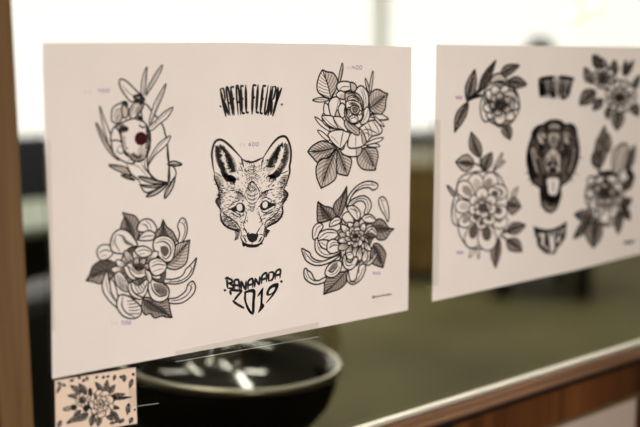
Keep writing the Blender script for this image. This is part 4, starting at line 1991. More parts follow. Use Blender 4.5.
 'S1:currency_mark_b': """c60|3309,2728 3308,2757 3328,2754 3328,2745 3308,2743 3331,2728
c60|3367,2751 3351,2754 3348,2745 3365,2739 3362,2731 3345,2733
c60|3356,2759 3356,2725""".split("\n"),
 'S1:currency_mark_c': """c45|371,2532 372,2563 390,2559 390,2550 371,2548 392,2532
c45|429,2556 413,2559 410,2550 425,2543 422,2534 406,2536
c45|418,2565 417,2528""".split("\n"),
 'S1:currency_mark_d': """c48|543,422 544,455 562,449 562,439 544,439 564,418
c48|599,439 584,445 581,435 596,426 593,417 578,421
c48|589,451 588,411""".split("\n"),
 'S1:signature': """S118|3696,179 3692,196 3717,197 3723,181 3701,175 3696,181
S66|3729,179 3735,195 3741,179 3748,190 3752,178
S66|3752,179 3758,195 3763,178 3771,190 3775,177
S66|3775,178 3781,200 3786,178 3793,189 3797,177
S66|3797,178 3804,194 3809,177 3816,189 3820,176
S66|3820,177 3826,193 3832,176 3839,188 3843,176
S67|3843,177 3849,198 3855,176 3862,188 3866,175
S67|3866,176 3872,192 3878,175 3885,187 3889,175
S67|3889,176 3895,191 3901,175 3908,186 3912,174
S67|3912,175 3918,197 3924,174 3931,186 3935,173
S67|3935,174 3941,190 3947,174 3954,185 3958,173
S67|3958,174 3965,190 3970,173 3978,185 3982,172""".split("\n"),
 'S2:peony_drawing': """P225,2|517,2363 483,2415 473,2517 520,2613 583,2686 626,2729 626,2729 640,2677 656,2589 643,2487 576,2398
W0,3|517,2363 544,2454 571,2546 598,2638 596,2665 557,2594 513,2503 501,2426
W0,3|517,2363 544,2454 571,2546 598,2638 615,2662 606,2586 590,2490 559,2417
S102|523,2385 493,2436 474,2505
S102|523,2385 579,2420 636,2476
S102|541,2443 511,2495 492,2561
S102|541,2443 596,2480 651,2533
S102|558,2502 537,2553 524,2613
S102|558,2502 606,2541 653,2591
S102|576,2561 568,2609 564,2663
S102|576,2561 610,2601 644,2649
S102|593,2619 600,2664 609,2710
S102|593,2619 612,2662 630,2707
S203|517,2363 544,2454 571,2546 598,2638 626,2729
P228,3|704,2458 703,2516 744,2625 831,2722 926,2794 986,2835 986,2835 967,2779 930,2687 867,2580 770,2491
W0,3|704,2458 765,2555 832,2650 906,2743 922,2772 849,2701 768,2609 722,2530
W0,3|704,2458 765,2555 832,2650 906,2743 935,2767 884,2689 822,2590 765,2514
S104|718,2481 720,2539 740,2615
S104|718,2481 782,2516 858,2572
S104|758,2543 762,2600 783,2671
S104|758,2543 823,2577 897,2629
S104|799,2605 811,2659 835,2723
S104|799,2605 861,2640 928,2688
S104|843,2665 866,2715 896,2771
S104|843,2665 897,2703 953,2749
S105|891,2725 924,2770 961,2817
S105|891,2725 933,2767 976,2811
S205|704,2458 765,2555 832,2650 906,2743 986,2835
P225,2|518,2335 527,2283 496,2188 426,2102 355,2038 312,2000 312,2000 308,2055 309,2143 349,2238 446,2310
W0,3|518,2335 453,2255 396,2173 350,2088 348,2061 396,2125 463,2205 505,2274
W0,3|518,2335 453,2255 396,2173 350,2088 332,2066 355,2139 398,2228 454,2292
S102|502,2316 508,2265 498,2197
S102|502,2316 433,2292 360,2247
S102|461,2265 468,2213 464,2148
S102|461,2265 395,2238 328,2196
S102|422,2213 427,2162 423,2103
S102|422,2213 367,2182 312,2139
S102|388,2160 385,2112 377,2059
S102|388,2160 349,2124 309,2082
S102|359,2105 345,2062 330,2017
S102|359,2105 335,2065 311,2023
S203|518,2335 453,2255 396,2173 350,2088 312,2000
P234,2|1075,2640 1083,2691 1140,2758 1242,2783 1348,2780 1416,2773 1416,2773 1379,2747 1316,2704 1231,2660 1133,2637
W0,3|1075,2640 1148,2684 1229,2722 1319,2751 1341,2764 1256,2754 1156,2727 1100,2684
W0,3|1075,2640 1148,2684 1229,2722 1319,2751 1350,2753 1282,2725 1201,2685 1134,2655
S107|1093,2651 1098,2697 1127,2747
S107|1093,2651 1148,2649 1220,2657
S107|1139,2679 1151,2725 1183,2772
S107|1139,2679 1198,2676 1269,2680
S107|1189,2705 1212,2743 1249,2782
S107|1189,2705 1247,2703 1314,2706
S108|1243,2728 1277,2754 1319,2780
S108|1243,2728 1297,2729 1357,2734
S108|1301,2746 1343,2760 1389,2775
S108|1301,2746 1348,2754 1398,2762
S211|1075,2640 1149,2684 1229,2722 1319,2751 1416,2773
P237,2|1220,2579 1268,2613 1364,2634 1455,2609 1526,2567 1568,2538 1568,2538 1518,2523 1435,2503 1339,2502 1255,2540
W0,3|1220,2579 1306,2569 1392,2558 1480,2548 1507,2553 1438,2576 1346,2599 1272,2597
W0,3|1220,2579 1306,2569 1392,2558 1480,2548 1504,2539 1431,2538 1338,2541 1268,2556
S108|1241,2576 1282,2607 1343,2631
S108|1241,2576 1271,2541 1322,2508
S108|1296,2570 1342,2601 1403,2626
S108|1296,2570 1330,2534 1380,2501
S109|1351,2563 1399,2587 1458,2605
S109|1351,2563 1389,2533 1438,2505
S109|1406,2557 1453,2569 1505,2578
S109|1406,2557 1446,2537 1493,2518
S110|1462,2550 1505,2550 1550,2549
S110|1462,2550 1503,2541 1547,2532
S213|1220,2579 1306,2569 1392,2558 1480,2548 1568,2538
P239,2|1174,2065 1232,2050 1299,2006 1315,1949 1303,1897 1292,1865 1292,1865 1247,1885 1181,1921 1132,1971 1140,2031
W0,3|1174,2065 1203,2015 1232,1965 1262,1915 1280,1903 1272,1947 1254,2003 1218,2043
W0,3|1174,2065 1203,2015 1232,1965 1262,1915 1262,1899 1225,1937 1182,1988 1168,2031
S109|1181,2053 1233,2040 1287,2015
S109|1181,2053 1150,2023 1131,1984
S109|1204,2013 1257,1998 1309,1973
S109|1204,2013 1176,1981 1159,1942
S109|1228,1973 1269,1954 1310,1929
S109|1228,1973 1214,1942 1207,1907
S110|1251,1933 1275,1911 1298,1886
S110|1251,1933 1256,1907 1263,1879
S215|1174,2065 1203,2015 1232,1965 1262,1915 1292,1865
S532|508,2335 529,2376 655,2412 808,2421
S410|530,2369 687,2470 735,2515
P252,1|905,2560 936,2641 1056,2680 1164,2627 1240,2543 1099,2509
P243,1|1433,2310 1393,2175 1272,2080 1103,2051 934,2093 809,2195 760,2328 798,2458 914,2552 1078,2585 1249,2547 1379,2447
P230,0|774,2410 735,2282 768,2152 838,2102 889,2135 832,2256
P230,0|807,2444 871,2537 991,2570 1168,2544 1315,2482 1411,2371 1443,2261 1386,2153 1299,2072 1157,2041 1014,2071
W0,2|941,2535 1133,2544 1245,2447 1175,2413 997,2440
W0,2|1186,2172 1331,2167 1299,2084 1121,2055
P236,0|1072,2343 1014,2337 919,2350 845,2387 824,2440 839,2479 883,2489 944,2467 1004,2419 1060,2373
W0,2|1072,2343 1012,2341 925,2365 937,2398 984,2413 1051,2372
S129|1072,2343 1030,2349 947,2373 878,2414
S129|1072,2343 1045,2361 976,2396 911,2441
P236,0|1089,2355 1036,2366 963,2406 915,2457 922,2507 958,2535 1008,2533 1059,2500 1086,2442 1101,2385
W0,2|1089,2355 1037,2371 977,2417 1011,2442 1063,2442 1093,2387
S129|1089,2355 1057,2372 1004,2418 963,2471
S129|1089,2355 1079,2379 1045,2430 1011,2486
P236,0|1107,2355 1083,2384 1079,2440 1089,2496 1133,2529 1187,2532 1235,2504 1260,2455 1224,2404 1160,2365
W0,2|1107,2355 1091,2386 1104,2440 1160,2440 1205,2415 1156,2370
S129|1107,2355 1108,2378 1127,2428 1145,2483
S129|1107,2355 1134,2371 1176,2416 1202,2469
P237,0|1125,2330 1123,2370 1157,2427 1218,2464 1298,2459 1354,2433 1366,2396 1330,2359 1251,2338 1173,2323
W0,2|1125,2330 1131,2369 1178,2417 1226,2393 1244,2354 1173,2329
S129|1125,2330 1140,2355 1188,2397 1256,2429
S129|1125,2330 1156,2339 1220,2368 1293,2394
P237,0|1144,2306 1185,2331 1271,2349 1358,2343 1414,2303 1428,2261 1397,2232 1330,2225 1247,2249 1173,2278
W0,2|1144,2306 1190,2327 1276,2333 1288,2295 1260,2263 1179,2282
S129|1144,2306 1181,2314 1263,2316 1349,2304
S129|1144,2306 1177,2296 1255,2283 1340,2265
P237,0|1128,2282 1178,2275 1255,2236 1330,2189 1357,2141 1334,2107 1270,2097 1186,2117 1133,2174 1114,2242
W0,2|1128,2282 1176,2268 1242,2221 1214,2187 1157,2178 1122,2241
S129|1128,2282 1157,2264 1214,2215 1282,2165
S129|1128,2282 1135,2253 1174,2194 1234,2141
P236,0|1075,2272 1126,2245 1177,2182 1194,2117 1148,2071 1085,2056 1028,2076 995,2124 1009,2188 1037,2247
W0,2|1075,2272 1120,2241 1152,2177 1094,2164 1034,2181 1045,2243
S129|1075,2272 1096,2245 1121,2184 1127,2119
S129|1075,2272 1067,2246 1064,2186 1061,2122
P235,0|1039,2285 1048,2254 1025,2202 993,2151 940,2128 889,2135 853,2171 847,2223 900,2264 981,2286
W0,2|1039,2285 1039,2254 1001,2207 946,2219 914,2250 983,2281
S128|1039,2285 1026,2265 983,2223 944,2175
S128|1039,2285 1004,2275 941,2243 895,2199
P235,0|1021,2309 1010,2273 962,2229 897,2207 830,2225 791,2257 791,2292 832,2319 906,2325 980,2324
W0,2|1021,2309 1004,2275 947,2242 911,2272 908,2309 978,2319
S128|1021,2309 1000,2290 943,2261 875,2245
S128|1021,2309 990,2307 925,2293 853,2282
P257,1|1080,2308 1040,2308 978,2326 932,2355 926,2392 946,2418 983,2423 1027,2407 1059,2370 1083,2331
W0,3|1080,2308 1040,2311 986,2336 1005,2359 1043,2366 1076,2331
S129|1080,2308 1061,2319 1019,2348 980,2381
P258,1|1101,2319 1065,2332 1024,2367 1006,2406 1029,2437 1067,2451 1104,2443 1131,2415 1131,2375 1121,2336
W0,3|1101,2319 1068,2335 1039,2372 1073,2384 1114,2378 1116,2339
S129|1101,2319 1093,2334 1077,2371 1069,2411
P258,1|1127,2306 1123,2333 1142,2369 1178,2394 1229,2392 1266,2375 1278,2349 1259,2323 1210,2309 1159,2301
W0,3|1127,2306 1128,2332 1156,2362 1189,2346 1204,2320 1158,2305
S129|1127,2306 1141,2317 1176,2339 1219,2359
P259,1|1128,2282 1164,2289 1220,2284 1264,2265 1272,2233 1257,2206 1223,2195 1183,2202 1151,2230 1127,2261
W0,3|1128,2282 1164,2286 1213,2274 1199,2250 1165,2236 1133,2262
S129|1128,2282 1145,2275 1185,2257 1223,2233
P258,1|1075,2272 1101,2251 1118,2214 1111,2180 1070,2164 1027,2166 997,2183 989,2211 1014,2240 1046,2265
W0,3|1075,2272 1096,2250 1101,2215 1061,2216 1028,2233 1049,2262
S129|1075,2272 1073,2258 1066,2227 1050,2196
P257,1|1046,2297 1029,2276 989,2257 945,2253 912,2275 899,2301 910,2323 941,2334 985,2326 1027,2313
W0,3|1046,2297 1026,2279 984,2267 972,2292 982,2316 1025,2310
S128|1046,2297 1028,2294 987,2291 943,2294
W0,3|1173,2305 1162,2277 1129,2256 1083,2250 1037,2259 1002,2281 989,2310 1000,2338 1032,2358 1078,2365 1124,2356 1159,2334
S294|843,2385 917,2277 958,2133
S261|1281,2434 1342,2312 1330,2192""".split("\n"),
 'S2:layered_rose_drawing': """P201,2|760,1680 681,1706 586,1777 560,1865 576,1943 592,1991 592,1991 636,1955 708,1894 771,1814 784,1726
W0,3|760,1680 706,1756 659,1833 622,1912 602,1932 610,1865 638,1779 693,1718
W0,3|760,1680 706,1756 659,1833 622,1912 622,1936 663,1875 719,1797 752,1733
S91|747,1698 674,1722 600,1764
S91|747,1698 767,1742 774,1802
S91|718,1739 645,1765 574,1806
S91|718,1739 740,1784 750,1842
S91|691,1779 627,1809 565,1851
S91|691,1779 709,1825 718,1880
S90|666,1821 615,1854 566,1895
S90|666,1821 678,1865 682,1915
S90|644,1862 610,1897 577,1937
S90|644,1862 645,1903 642,1949
S90|625,1904 607,1941 589,1979
S90|625,1904 614,1942 601,1981
S181|760,1680 706,1756 659,1833 622,1911 592,1991
P200,1|654,1607 611,1556 524,1521 440,1553 375,1609 338,1648 338,1648 381,1674 454,1711 541,1720 621,1666
W0,3|654,1607 574,1617 495,1627 416,1638 392,1629 453,1601 544,1573 612,1582
W0,3|654,1607 574,1617 495,1627 416,1638 394,1649 459,1657 548,1657 613,1635
S91|635,1609 602,1564 552,1528
S91|635,1609 610,1660 567,1707
S90|592,1615 553,1567 500,1528
S90|592,1615 562,1670 517,1720
S90|550,1620 506,1581 453,1549
S90|550,1620 514,1668 468,1711
S90|507,1626 463,1599 413,1577
S90|507,1626 469,1662 424,1695
S89|465,1631 424,1618 379,1609
S89|465,1631 427,1654 385,1674
S89|423,1637 386,1638 347,1640
S89|423,1637 386,1645 348,1652
S180|654,1607 574,1617 495,1627 416,1638 338,1648
P203,2|845,1514 803,1559 784,1630 835,1679 914,1707 967,1721 967,1721 971,1687 975,1631 958,1569 898,1525
W0,3|845,1514 863,1569 889,1623 925,1673 926,1691 876,1658 828,1606 823,1556
W0,3|845,1514 863,1569 889,1623 925,1673 944,1684 926,1640 905,1582 879,1540
S92|849,1527 810,1567 785,1615
S92|849,1527 898,1538 949,1561
S92|861,1563 825,1605 803,1652
S92|861,1563 913,1574 966,1595
S92|876,1598 854,1637 843,1680
S92|876,1598 924,1611 972,1632
S93|894,1631 891,1664 893,1699
S93|894,1631 932,1648 971,1669
S93|917,1664 931,1689 947,1715
S93|917,1664 942,1684 967,1707
S183|845,1514 864,1570 889,1623 925,1673 967,1721
P168,1|991,1504 1060,1610 1154,1706 1134,1616 1050,1510
P150,1|1020,1512 1135,1595 1210,1601 1152,1553
S366|760,1680 778,1579 822,1506
S254|654,1607 741,1581 800,1537
P176,2|205,1379 302,1318 388,1222 318,1238 248,1303
P174,1|1339,1137 1381,1217 1463,1251 1445,1180 1386,1112
P213,2|1274,1048 1315,1096 1391,1127 1459,1094 1509,1036 1538,996 1538,996 1497,967 1430,928 1355,920 1295,982
W0,3|1274,1048 1339,1035 1405,1022 1472,1009 1493,1016 1443,1046 1367,1076 1310,1069
W0,3|1274,1048 1339,1035 1405,1022 1472,1009 1490,995 1433,989 1354,993 1304,1019
S97|1290,1045 1318,1086 1362,1119
S97|1290,1045 1301,991 1329,941
S97|1332,1036 1369,1081 1417,1117
S97|1332,1036 1351,976 1383,920
S97|1374,1028 1415,1060 1463,1086
S97|1374,1028 1401,979 1438,934
S98|1416,1020 1454,1036 1496,1048
S98|1416,1020 1446,989 1481,959
S98|1458,1012 1492,1011 1526,1010
S98|1458,1012 1489,999 1523,987
S191|1274,1048 1339,1035 1405,1022 1472,1009 1538,996
P214,2|1291,703 1310,751 1381,800 1483,797 1581,769 1642,747 1642,747 1607,720 1546,678 1459,651 1353,670
W0,3|1291,703 1374,720 1460,734 1550,742 1572,752 1491,761 1389,761 1324,737
W0,3|1291,703 1374,720 1460,734 1550,742 1580,737 1513,719 1425,697 1350,693
S98|1311,707 1326,750 1364,791
S98|1311,707 1366,677 1438,653
S98|1364,718 1385,761 1423,801
S98|1364,718 1424,687 1496,661
S98|1418,728 1447,762 1489,794
S98|1418,728 1478,702 1546,681
S99|1474,736 1510,757 1553,776
S99|1474,736 1528,720 1587,708
S99|1532,741 1573,748 1617,755
S99|1532,741 1578,738 1626,737
S193|1291,703 1374,720 1460,734 1550,742 1642,747
P215,2|1296,591 1371,603 1483,585 1550,524 1580,454 1593,408 1593,408 1532,414 1434,428 1340,465 1293,537
W0,3|1296,591 1375,550 1451,507 1524,459 1552,451 1508,502 1436,562 1361,588
W0,3|1296,591 1375,550 1451,507 1524,459 1536,439 1467,468 1377,510 1322,552
S98|1315,581 1380,594 1457,592
S98|1315,581 1310,535 1326,482
S98|1365,555 1435,564 1513,561
S98|1365,555 1362,504 1377,449
S99|1415,528 1480,527 1550,518
S99|1415,528 1421,480 1439,430
S99|1463,499 1515,488 1570,472
S99|1463,499 1480,460 1504,419
S100|1509,469 1547,448 1586,426
S100|1509,469 1538,441 1569,412
S194|1296,591 1375,550 1451,507 1523,459 1593,408
P212,2|1133,643 1166,590 1184,485 1159,384 1121,305 1096,259 1096,259 1060,318 1011,413 999,521 1064,609
W0,3|1133,643 1115,549 1102,454 1096,357 1105,328 1123,403 1147,498 1152,577
W0,3|1133,643 1115,549 1102,454 1096,357 1085,332 1071,413 1066,516 1090,591
S96|1128,621 1159,568 1182,495
S96|1128,621 1064,589 1006,534
S96|1118,571 1150,517 1176,448
S96|1118,571 1055,536 1000,484
S96|1110,520 1139,467 1163,402
S96|1110,520 1057,483 1010,431
S97|1103,469 1126,418 1145,357
S97|1103,469 1064,429 1029,378
S97|1099,418 1112,369 1123,314
S97|1099,418 1077,375 1058,326
S97|1097,366 1099,320 1101,271
S97|1097,366 1093,321 1089,274
S191|1133,643 1115,549 1102,454 1096,357 1096,259
S424|1147,686 1258,707 1322,722
S309|1180,671 1296,591
P149,0|612,456 653,570 698,586 686,500
P150,0|729,582 791,574 787,422 755,470
P197,0|412,1442 617,1500 860,1493 1080,1445 1214,1294 1271,1114 1248,918 1239,764 1118,623 996,505 823,538 592,588 435,767 402,887 312,950 292,1098 345,1260
P197,0|360,1259 306,1118 306,950 387,878 489,931 453,1104
S143|376,1195 352,1050 402,887
P186,0|842,1196 811,1245 815,1335 833,1426 901,1475 985,1474 1061,1423 1100,1338 1041,1259 929,1205
W0,2|950,1407 984,1379 991,1335 967,1290 924,1262 876,1262 843,1290 836,1334 859,1378 903,1406
P185,0|765,1202 685,1233 594,1309 552,1392 599,1458 678,1485 759,1467 819,1408 822,1321 806,1239
W0,1|699,1418 744,1406 781,1371 795,1325 781,1287 744,1271 699,1283 662,1318 648,1364 662,1402
P184,0|690,1166 607,1168 483,1208 388,1270 374,1347 413,1401 490,1414 582,1381 649,1301 696,1217
W0,2|479,1345 522,1351 577,1331 621,1293 639,1252 623,1223 579,1218 525,1239 480,1276 463,1317
P184,0|663,1084 627,1049 539,1023 446,1020 376,1061 350,1114 373,1162 440,1189 534,1168 624,1126
W0,1|424,1106 439,1131 479,1143 529,1138 570,1118 587,1091 572,1066 532,1054 482,1059 441,1079
P188,0|938,1122 923,1183 958,1266 1031,1322 1143,1314 1231,1271 1266,1209 1234,1147 1128,1117 1013,1105
W0,3|1175,1242 1191,1208 1172,1172 1124,1148 1067,1145 1022,1165 1006,1199 1025,1235 1072,1259 1129,1261
P189,0|973,1033 1049,1020 1160,959 1266,886 1295,811 1256,762 1161,753 1043,789 973,876 950,975
W0,3|1173,842 1124,840 1067,866 1022,910 1006,954 1026,982 1073,984 1131,958 1177,915 1193,870
P184,0|667,998 675,950 645,883 583,838 496,842 432,873 411,919 441,965 523,991 610,1007
W0,2|488,903 478,929 495,957 532,977 576,981 610,968 620,942 603,914 565,894 521,890
P185,0|701,909 768,852 823,741 824,635 739,576 638,571 557,618 521,704 565,799 632,882
W0,3|659,686 616,713 596,764 606,818 642,855 692,862 735,835 756,785 746,730 709,693
P188,0|886,890 969,840 1055,727 1100,608 1046,525 949,500 843,538 763,628 769,742 818,847
W0,3|929,625 874,648 834,700 824,762 848,811 896,828 950,806 991,754 1001,691 977,642
P188,0|968,1141 933,1186 921,1249 948,1292 1027,1288 1104,1259 1152,1216 1155,1170 1096,1145 1025,1131
W0,3|1078,1237 1103,1212 1105,1185 1083,1166 1046,1163 1008,1175 983,1200 981,1227 1003,1246 1040,1250
P189,0|972,1054 1032,1069 1135,1057 1233,1028 1277,971 1264,916 1201,880 1109,877 1030,929 977,1002
W0,3|1179,957 1145,941 1095,945 1048,967 1022,999 1027,1028 1060,1045 1110,1041 1157,1019 1183,987
P186,0|786,1072 732,1072 655,1096 600,1134 598,1181 628,1215 679,1223 736,1203 772,1155 794,1103
W0,2|786,1072 733,1077 668,1109 697,1139 750,1150 786,1103
S111|786,1072 763,1088 713,1125 668,1168
P187,0|846,1088 789,1115 728,1177 702,1242 743,1289 807,1306 871,1287 916,1239 910,1174 886,1113
W0,2|846,1088 795,1119 754,1183 814,1197 881,1181 877,1118
S112|846,1088 837,1114 819,1175 809,1241
P187,0|878,1063 867,1096 885,1144 918,1187 975,1197 1029,1179 1064,1139 1066,1090 1011,1062 933,1053
W0,2|878,1063 875,1095 909,1135 963,1115 997,1078 932,1058
S112|878,1063 900,1075 948,1103 992,1139
P186,0|788,1007 810,967 806,910 772,869 702,869 640,894 607,933 614,976 671,1001 738,1015
W0,3|676,921 659,943 663,968 687,986 721,991 753,980 770,958 765,933 742,915 707,910
P187,0|866,978 904,940 925,873 912,813 848,787 782,792 735,826 722,877 763,927 818,968
W0,3|798,828 773,847 766,877 780,906 809,925 842,924 867,905 874,875 860,845 831,827
P188,0|897,997 950,983 1012,941 1059,892 1048,847 998,823 926,826 858,856 841,910 860,967
W0,3|968,874 933,877 900,896 884,924 890,950 916,964 952,961 984,942 1000,914 994,888
P186,0|772,1030 751,1005 701,987 646,983 605,1011 589,1048 602,1083 641,1103 696,1089 749,1060
W0,2|772,1030 747,1010 694,1002 680,1039 692,1074 745,1056
S111|772,1030 750,1033 698,1038 644,1043
P188,0|895,1040 921,1062 975,1074 1029,1072 1063,1040 1069,1002 1047,969 1003,955 953,975 910,1009
W0,1|895,1040 924,1057 977,1058 981,1021 961,989 914,1012
S113|895,1040 916,1036 964,1025 1016,1013
P186,0|818,1037 829,1009 822,974 796,952 750,961 713,983 696,1009 706,1033 745,1042 788,1046
W0,2|818,1037 824,1011 808,982 773,1002 753,1030 789,1042
S112|818,1037 808,1028 784,1008 751,993
P187,0|834,1024 873,1014 918,988 938,958 911,934 869,924 827,930 799,951 800,982 811,1011
W0,2|834,1024 870,1012 902,984 863,975 819,980 817,1009
S112|834,1024 842,1013 859,985 868,955
P187,1|848,1045 849,1072 870,1103 903,1115 944,1095 972,1065 977,1036 958,1017 916,1019 873,1028
W0,2|848,1045 853,1070 880,1091 905,1063 913,1032 874,1032
S112|848,1045 861,1050 893,1061 931,1066
P187,1|832,1057 793,1062 746,1082 723,1108 744,1133 783,1147 823,1146 854,1130 857,1101 852,1072
W0,2|832,1057 795,1065 761,1087 796,1100 839,1101 846,1073
S112|832,1057 822,1067 801,1091 788,1119
P186,0|801,1060 778,1047 736,1041 701,1050 688,1077 693,1102 713,1117 742,1117 771,1098 796,1077
W0,2|801,1060 777,1050 738,1051 742,1074 762,1091 792,1076
S112|801,1060 787,1062 754,1070 722,1084
P188,3|904,1048 896,1029 874,1017 843,1015 812,1023 789,1040 780,1060 787,1078 809,1090 840,1093 871,1085 895,1068
S186|801,1071 862,1086 886,1030 834,1014""".split("\n"),
 'S2:roaring_animal_drawing': """P397,3|1904,2016 2013,2055 2124,2065 2262,2045 2357,1997 2473,2000 2571,1944 2601,1853 2644,1747 2665,1625 2634,1487 2506,1287 2323,1195 2318,1056 2233,906 2102,876 1963,966 1917,1109 1897,1214 1737,1311 1651,1485 1622,1630 1647,1757 1695,1869 1712,1939 1796,1999
K0|1705,1882 1716,1946 1796,2004 1883,2006 1821,1948 1760,1858
K0|2380,1996 2485,1999 2576,1944 2602,1838 2529,1872 2477,1948
K0|1916,2001 2013,2052 2043,1996 2022,1910 1954,1928
K0|2228,2039 2321,2021 2348,1954 2294,1905 2223,1945
P200,1|2027,2011 2127,2029 2231,2003 2245,1958 2132,1949 2037,1960
P198,1|1811,1920 1910,1923 1980,1869 1928,1814 1954,1740 1878,1730 1806,1820
P205,1|2317,1911 2433,1898 2496,1836 2444,1742 2375,1731 2346,1822
P201,1|2034,1895 2134,1920 2250,1878 2233,1798 2187,1727 2150,1671 2089,1733 2028,1809
S405|2135,1905 2136,1715
S282|2080,1879 2099,1761
S285|2205,1872 2178,1757
P202,1|1994,1636 2124,1716 2267,1619 2319,1527 2282,1396 2170,1360 2043,1399 1969,1507 1964,1580
S431|1669,1756 1643,1629 1684,1483 1770,1317
S432|1716,1868 1672,1699 1716,1495
S434|1771,1858 1739,1666 1795,1446 1881,1294
S437|1814,1690 1846,1515 1911,1350
S462|2602,1838 2641,1687 2639,1492 2511,1290
S459|2530,1857 2577,1690 2555,1497 2451,1309
S459|2492,1725 2517,1545 2446,1370
S459|2450,1653 2462,1488 2390,1344
S434|1819,1977 1781,1879 1841,1789
S455|2430,1950 2484,1844 2430,1773
S445|1918,1233 1959,1111 2077,1027 2260,1025
S303|2019,1605 2000,1548 2027,1473
S309|2270,1582 2301,1529 2284,1441
S304|2072,1646 2134,1569 2209,1638
S304|2054,1574 2136,1525 2225,1563
S300|1980,1869 2009,1751 2070,1675
S307|2256,1855 2248,1738 2207,1667
S297|1834,1905 1891,1873 1928,1814
S309|2341,1888 2414,1848 2441,1787
S301|2061,2003 2086,1958
S303|2128,2007 2132,1949
S304|2185,1997 2181,1954
P241,0|1969,1713 1965,1700 1953,1691 1935,1689 1917,1693 1904,1704 1898,1717 1902,1730 1915,1739 1932,1741 1950,1737 1964,1726
P248,0|2356,1703 2352,1690 2339,1681 2321,1678 2302,1683 2288,1693 2282,1707 2286,1720 2299,1729 2317,1732 2336,1727 2350,1717
K0|1830,1790 1919,1771 1977,1739 1904,1663 2005,1650 1931,1582 1849,1659
K0|2420,1759 2362,1747 2282,1737 2369,1658 2254,1650 2352,1555 2451,1638
K0|2120,1499 2115,1478 2100,1463 2077,1458 2054,1466 2037,1483 2029,1505 2034,1527 2049,1542 2072,1547 2095,1539 2112,1522
K0|2239,1497 2234,1475 2218,1460 2195,1456 2172,1463 2154,1481 2147,1503 2152,1525 2167,1540 2190,1545 2213,1537 2231,1520
K0|2062,1442 2140,1466 2222,1430 2197,1358 2145,1384 2090,1359
K0|1922,1349 1986,1403 2058,1339 2241,1325 2295,1381 2333,1318 2306,1201 2305,1051 2260,1025 2123,1023 1984,1065 1944,1172
P203,0|2019,1313 2149,1332 2277,1300 2283,1203 2244,1094 2165,1079 2072,1109 2038,1223
S206|2156,1287 2162,1124
P203,2|1950,1083 2023,987 2128,940 2241,967 2293,1060 2275,979 2199,896 2097,884 1992,946
K0|2019,1055 2259,1040 2217,977 2115,971
S313|1645,1730 1776,1724
S313|1642,1704 1764,1701
S314|1643,1678 1763,1677
S314|1630,1652 1774,1653
S314|1627,1626 1768,1629
S314|1646,1600 1782,1606
S314|1645,1573 1763,1581
S315|1647,1546 1794,1559
S315|1659,1519 1736,1528
S315|1660,1492 1744,1503
S316|1694,1469 1770,1480
S316|1686,1439 1767,1453
S317|1714,1415 1790,1431
S317|1713,1386 1840,1414
S318|1727,1359 1856,1391
S318|1741,1332 1860,1365
S338|2643,1703 2536,1687
S338|2650,1674 2525,1661
S339|2657,1645 2468,1634
S339|2665,1616 2533,1613
S339|2660,1588 2500,1589
S339|2635,1561 2561,1564
S339|2624,1534 2537,1541
S339|2636,1505 2463,1525
S339|2628,1478 2454,1505
S338|2592,1456 2524,1469
S338|2577,1431 2437,1464
S338|2561,1407 2461,1435
S338|2559,1378 2474,1406
S338|2541,1353 2432,1395
S337|2515,1332 2405,1381
S337|2494,1310 2426,1344
L256|1692,1726 1756,1564 1830,1414
L256|1724,1739 1820,1589
L273|2565,1691 2542,1513 2470,1368
S139|1723,1364 1639,1313
S138|1687,1425 1590,1417
S140|1771,1303 1708,1250
S148|2565,1361 2663,1324
S148|2499,1291 2573,1240
S149|2669,1565 2744,1530""".split("\n"),
 'S2:blurred_lettering': """S746|1799,2599 1870,2371
S751|1877,2613 1931,2364
S478|1955,2624 1993,2357
S759|2034,2631 2056,2350
S484|2115,2633 2118,2343
S487|2196,2629 2180,2347
S774|2278,2620 2243,2351
S493|2361,2607 2306,2355
S784|2445,2592 2370,2359
S547|1783,2594 1921,2608 2095,2623
S563|2171,2622 2325,2609 2509,2585
S648|1810,2557 1854,2366
S680|2448,2581 2376,2364
S400|1832,2462 1947,2465
S414|2239,2356 2376,2364
S450|1873,2588 1901,2396
S455|2005,2597 2104,2349
S517|2239,2356 2342,2354""".split("\n"),
 'S2:shield_lettering': """k0|1794,723 1893,684 2046,646 2200,639 2354,670 2475,715 2475,620 2425,611 2314,601 2181,595 2049,595 1919,603 1845,590 1809,651
S573|1832,620 1900,555
S576|1889,570 1928,451 2133,310
S578|1931,580 1949,463
S583|2048,609 2051,393
S584|2070,607 2144,309
S591|2236,603 2263,352 2166,306
S594|2313,609 2297,509
S600|2447,623 2422,494 2262,367
S597|2381,601 2368,456
S588|2170,596 2151,540""".split("\n"),
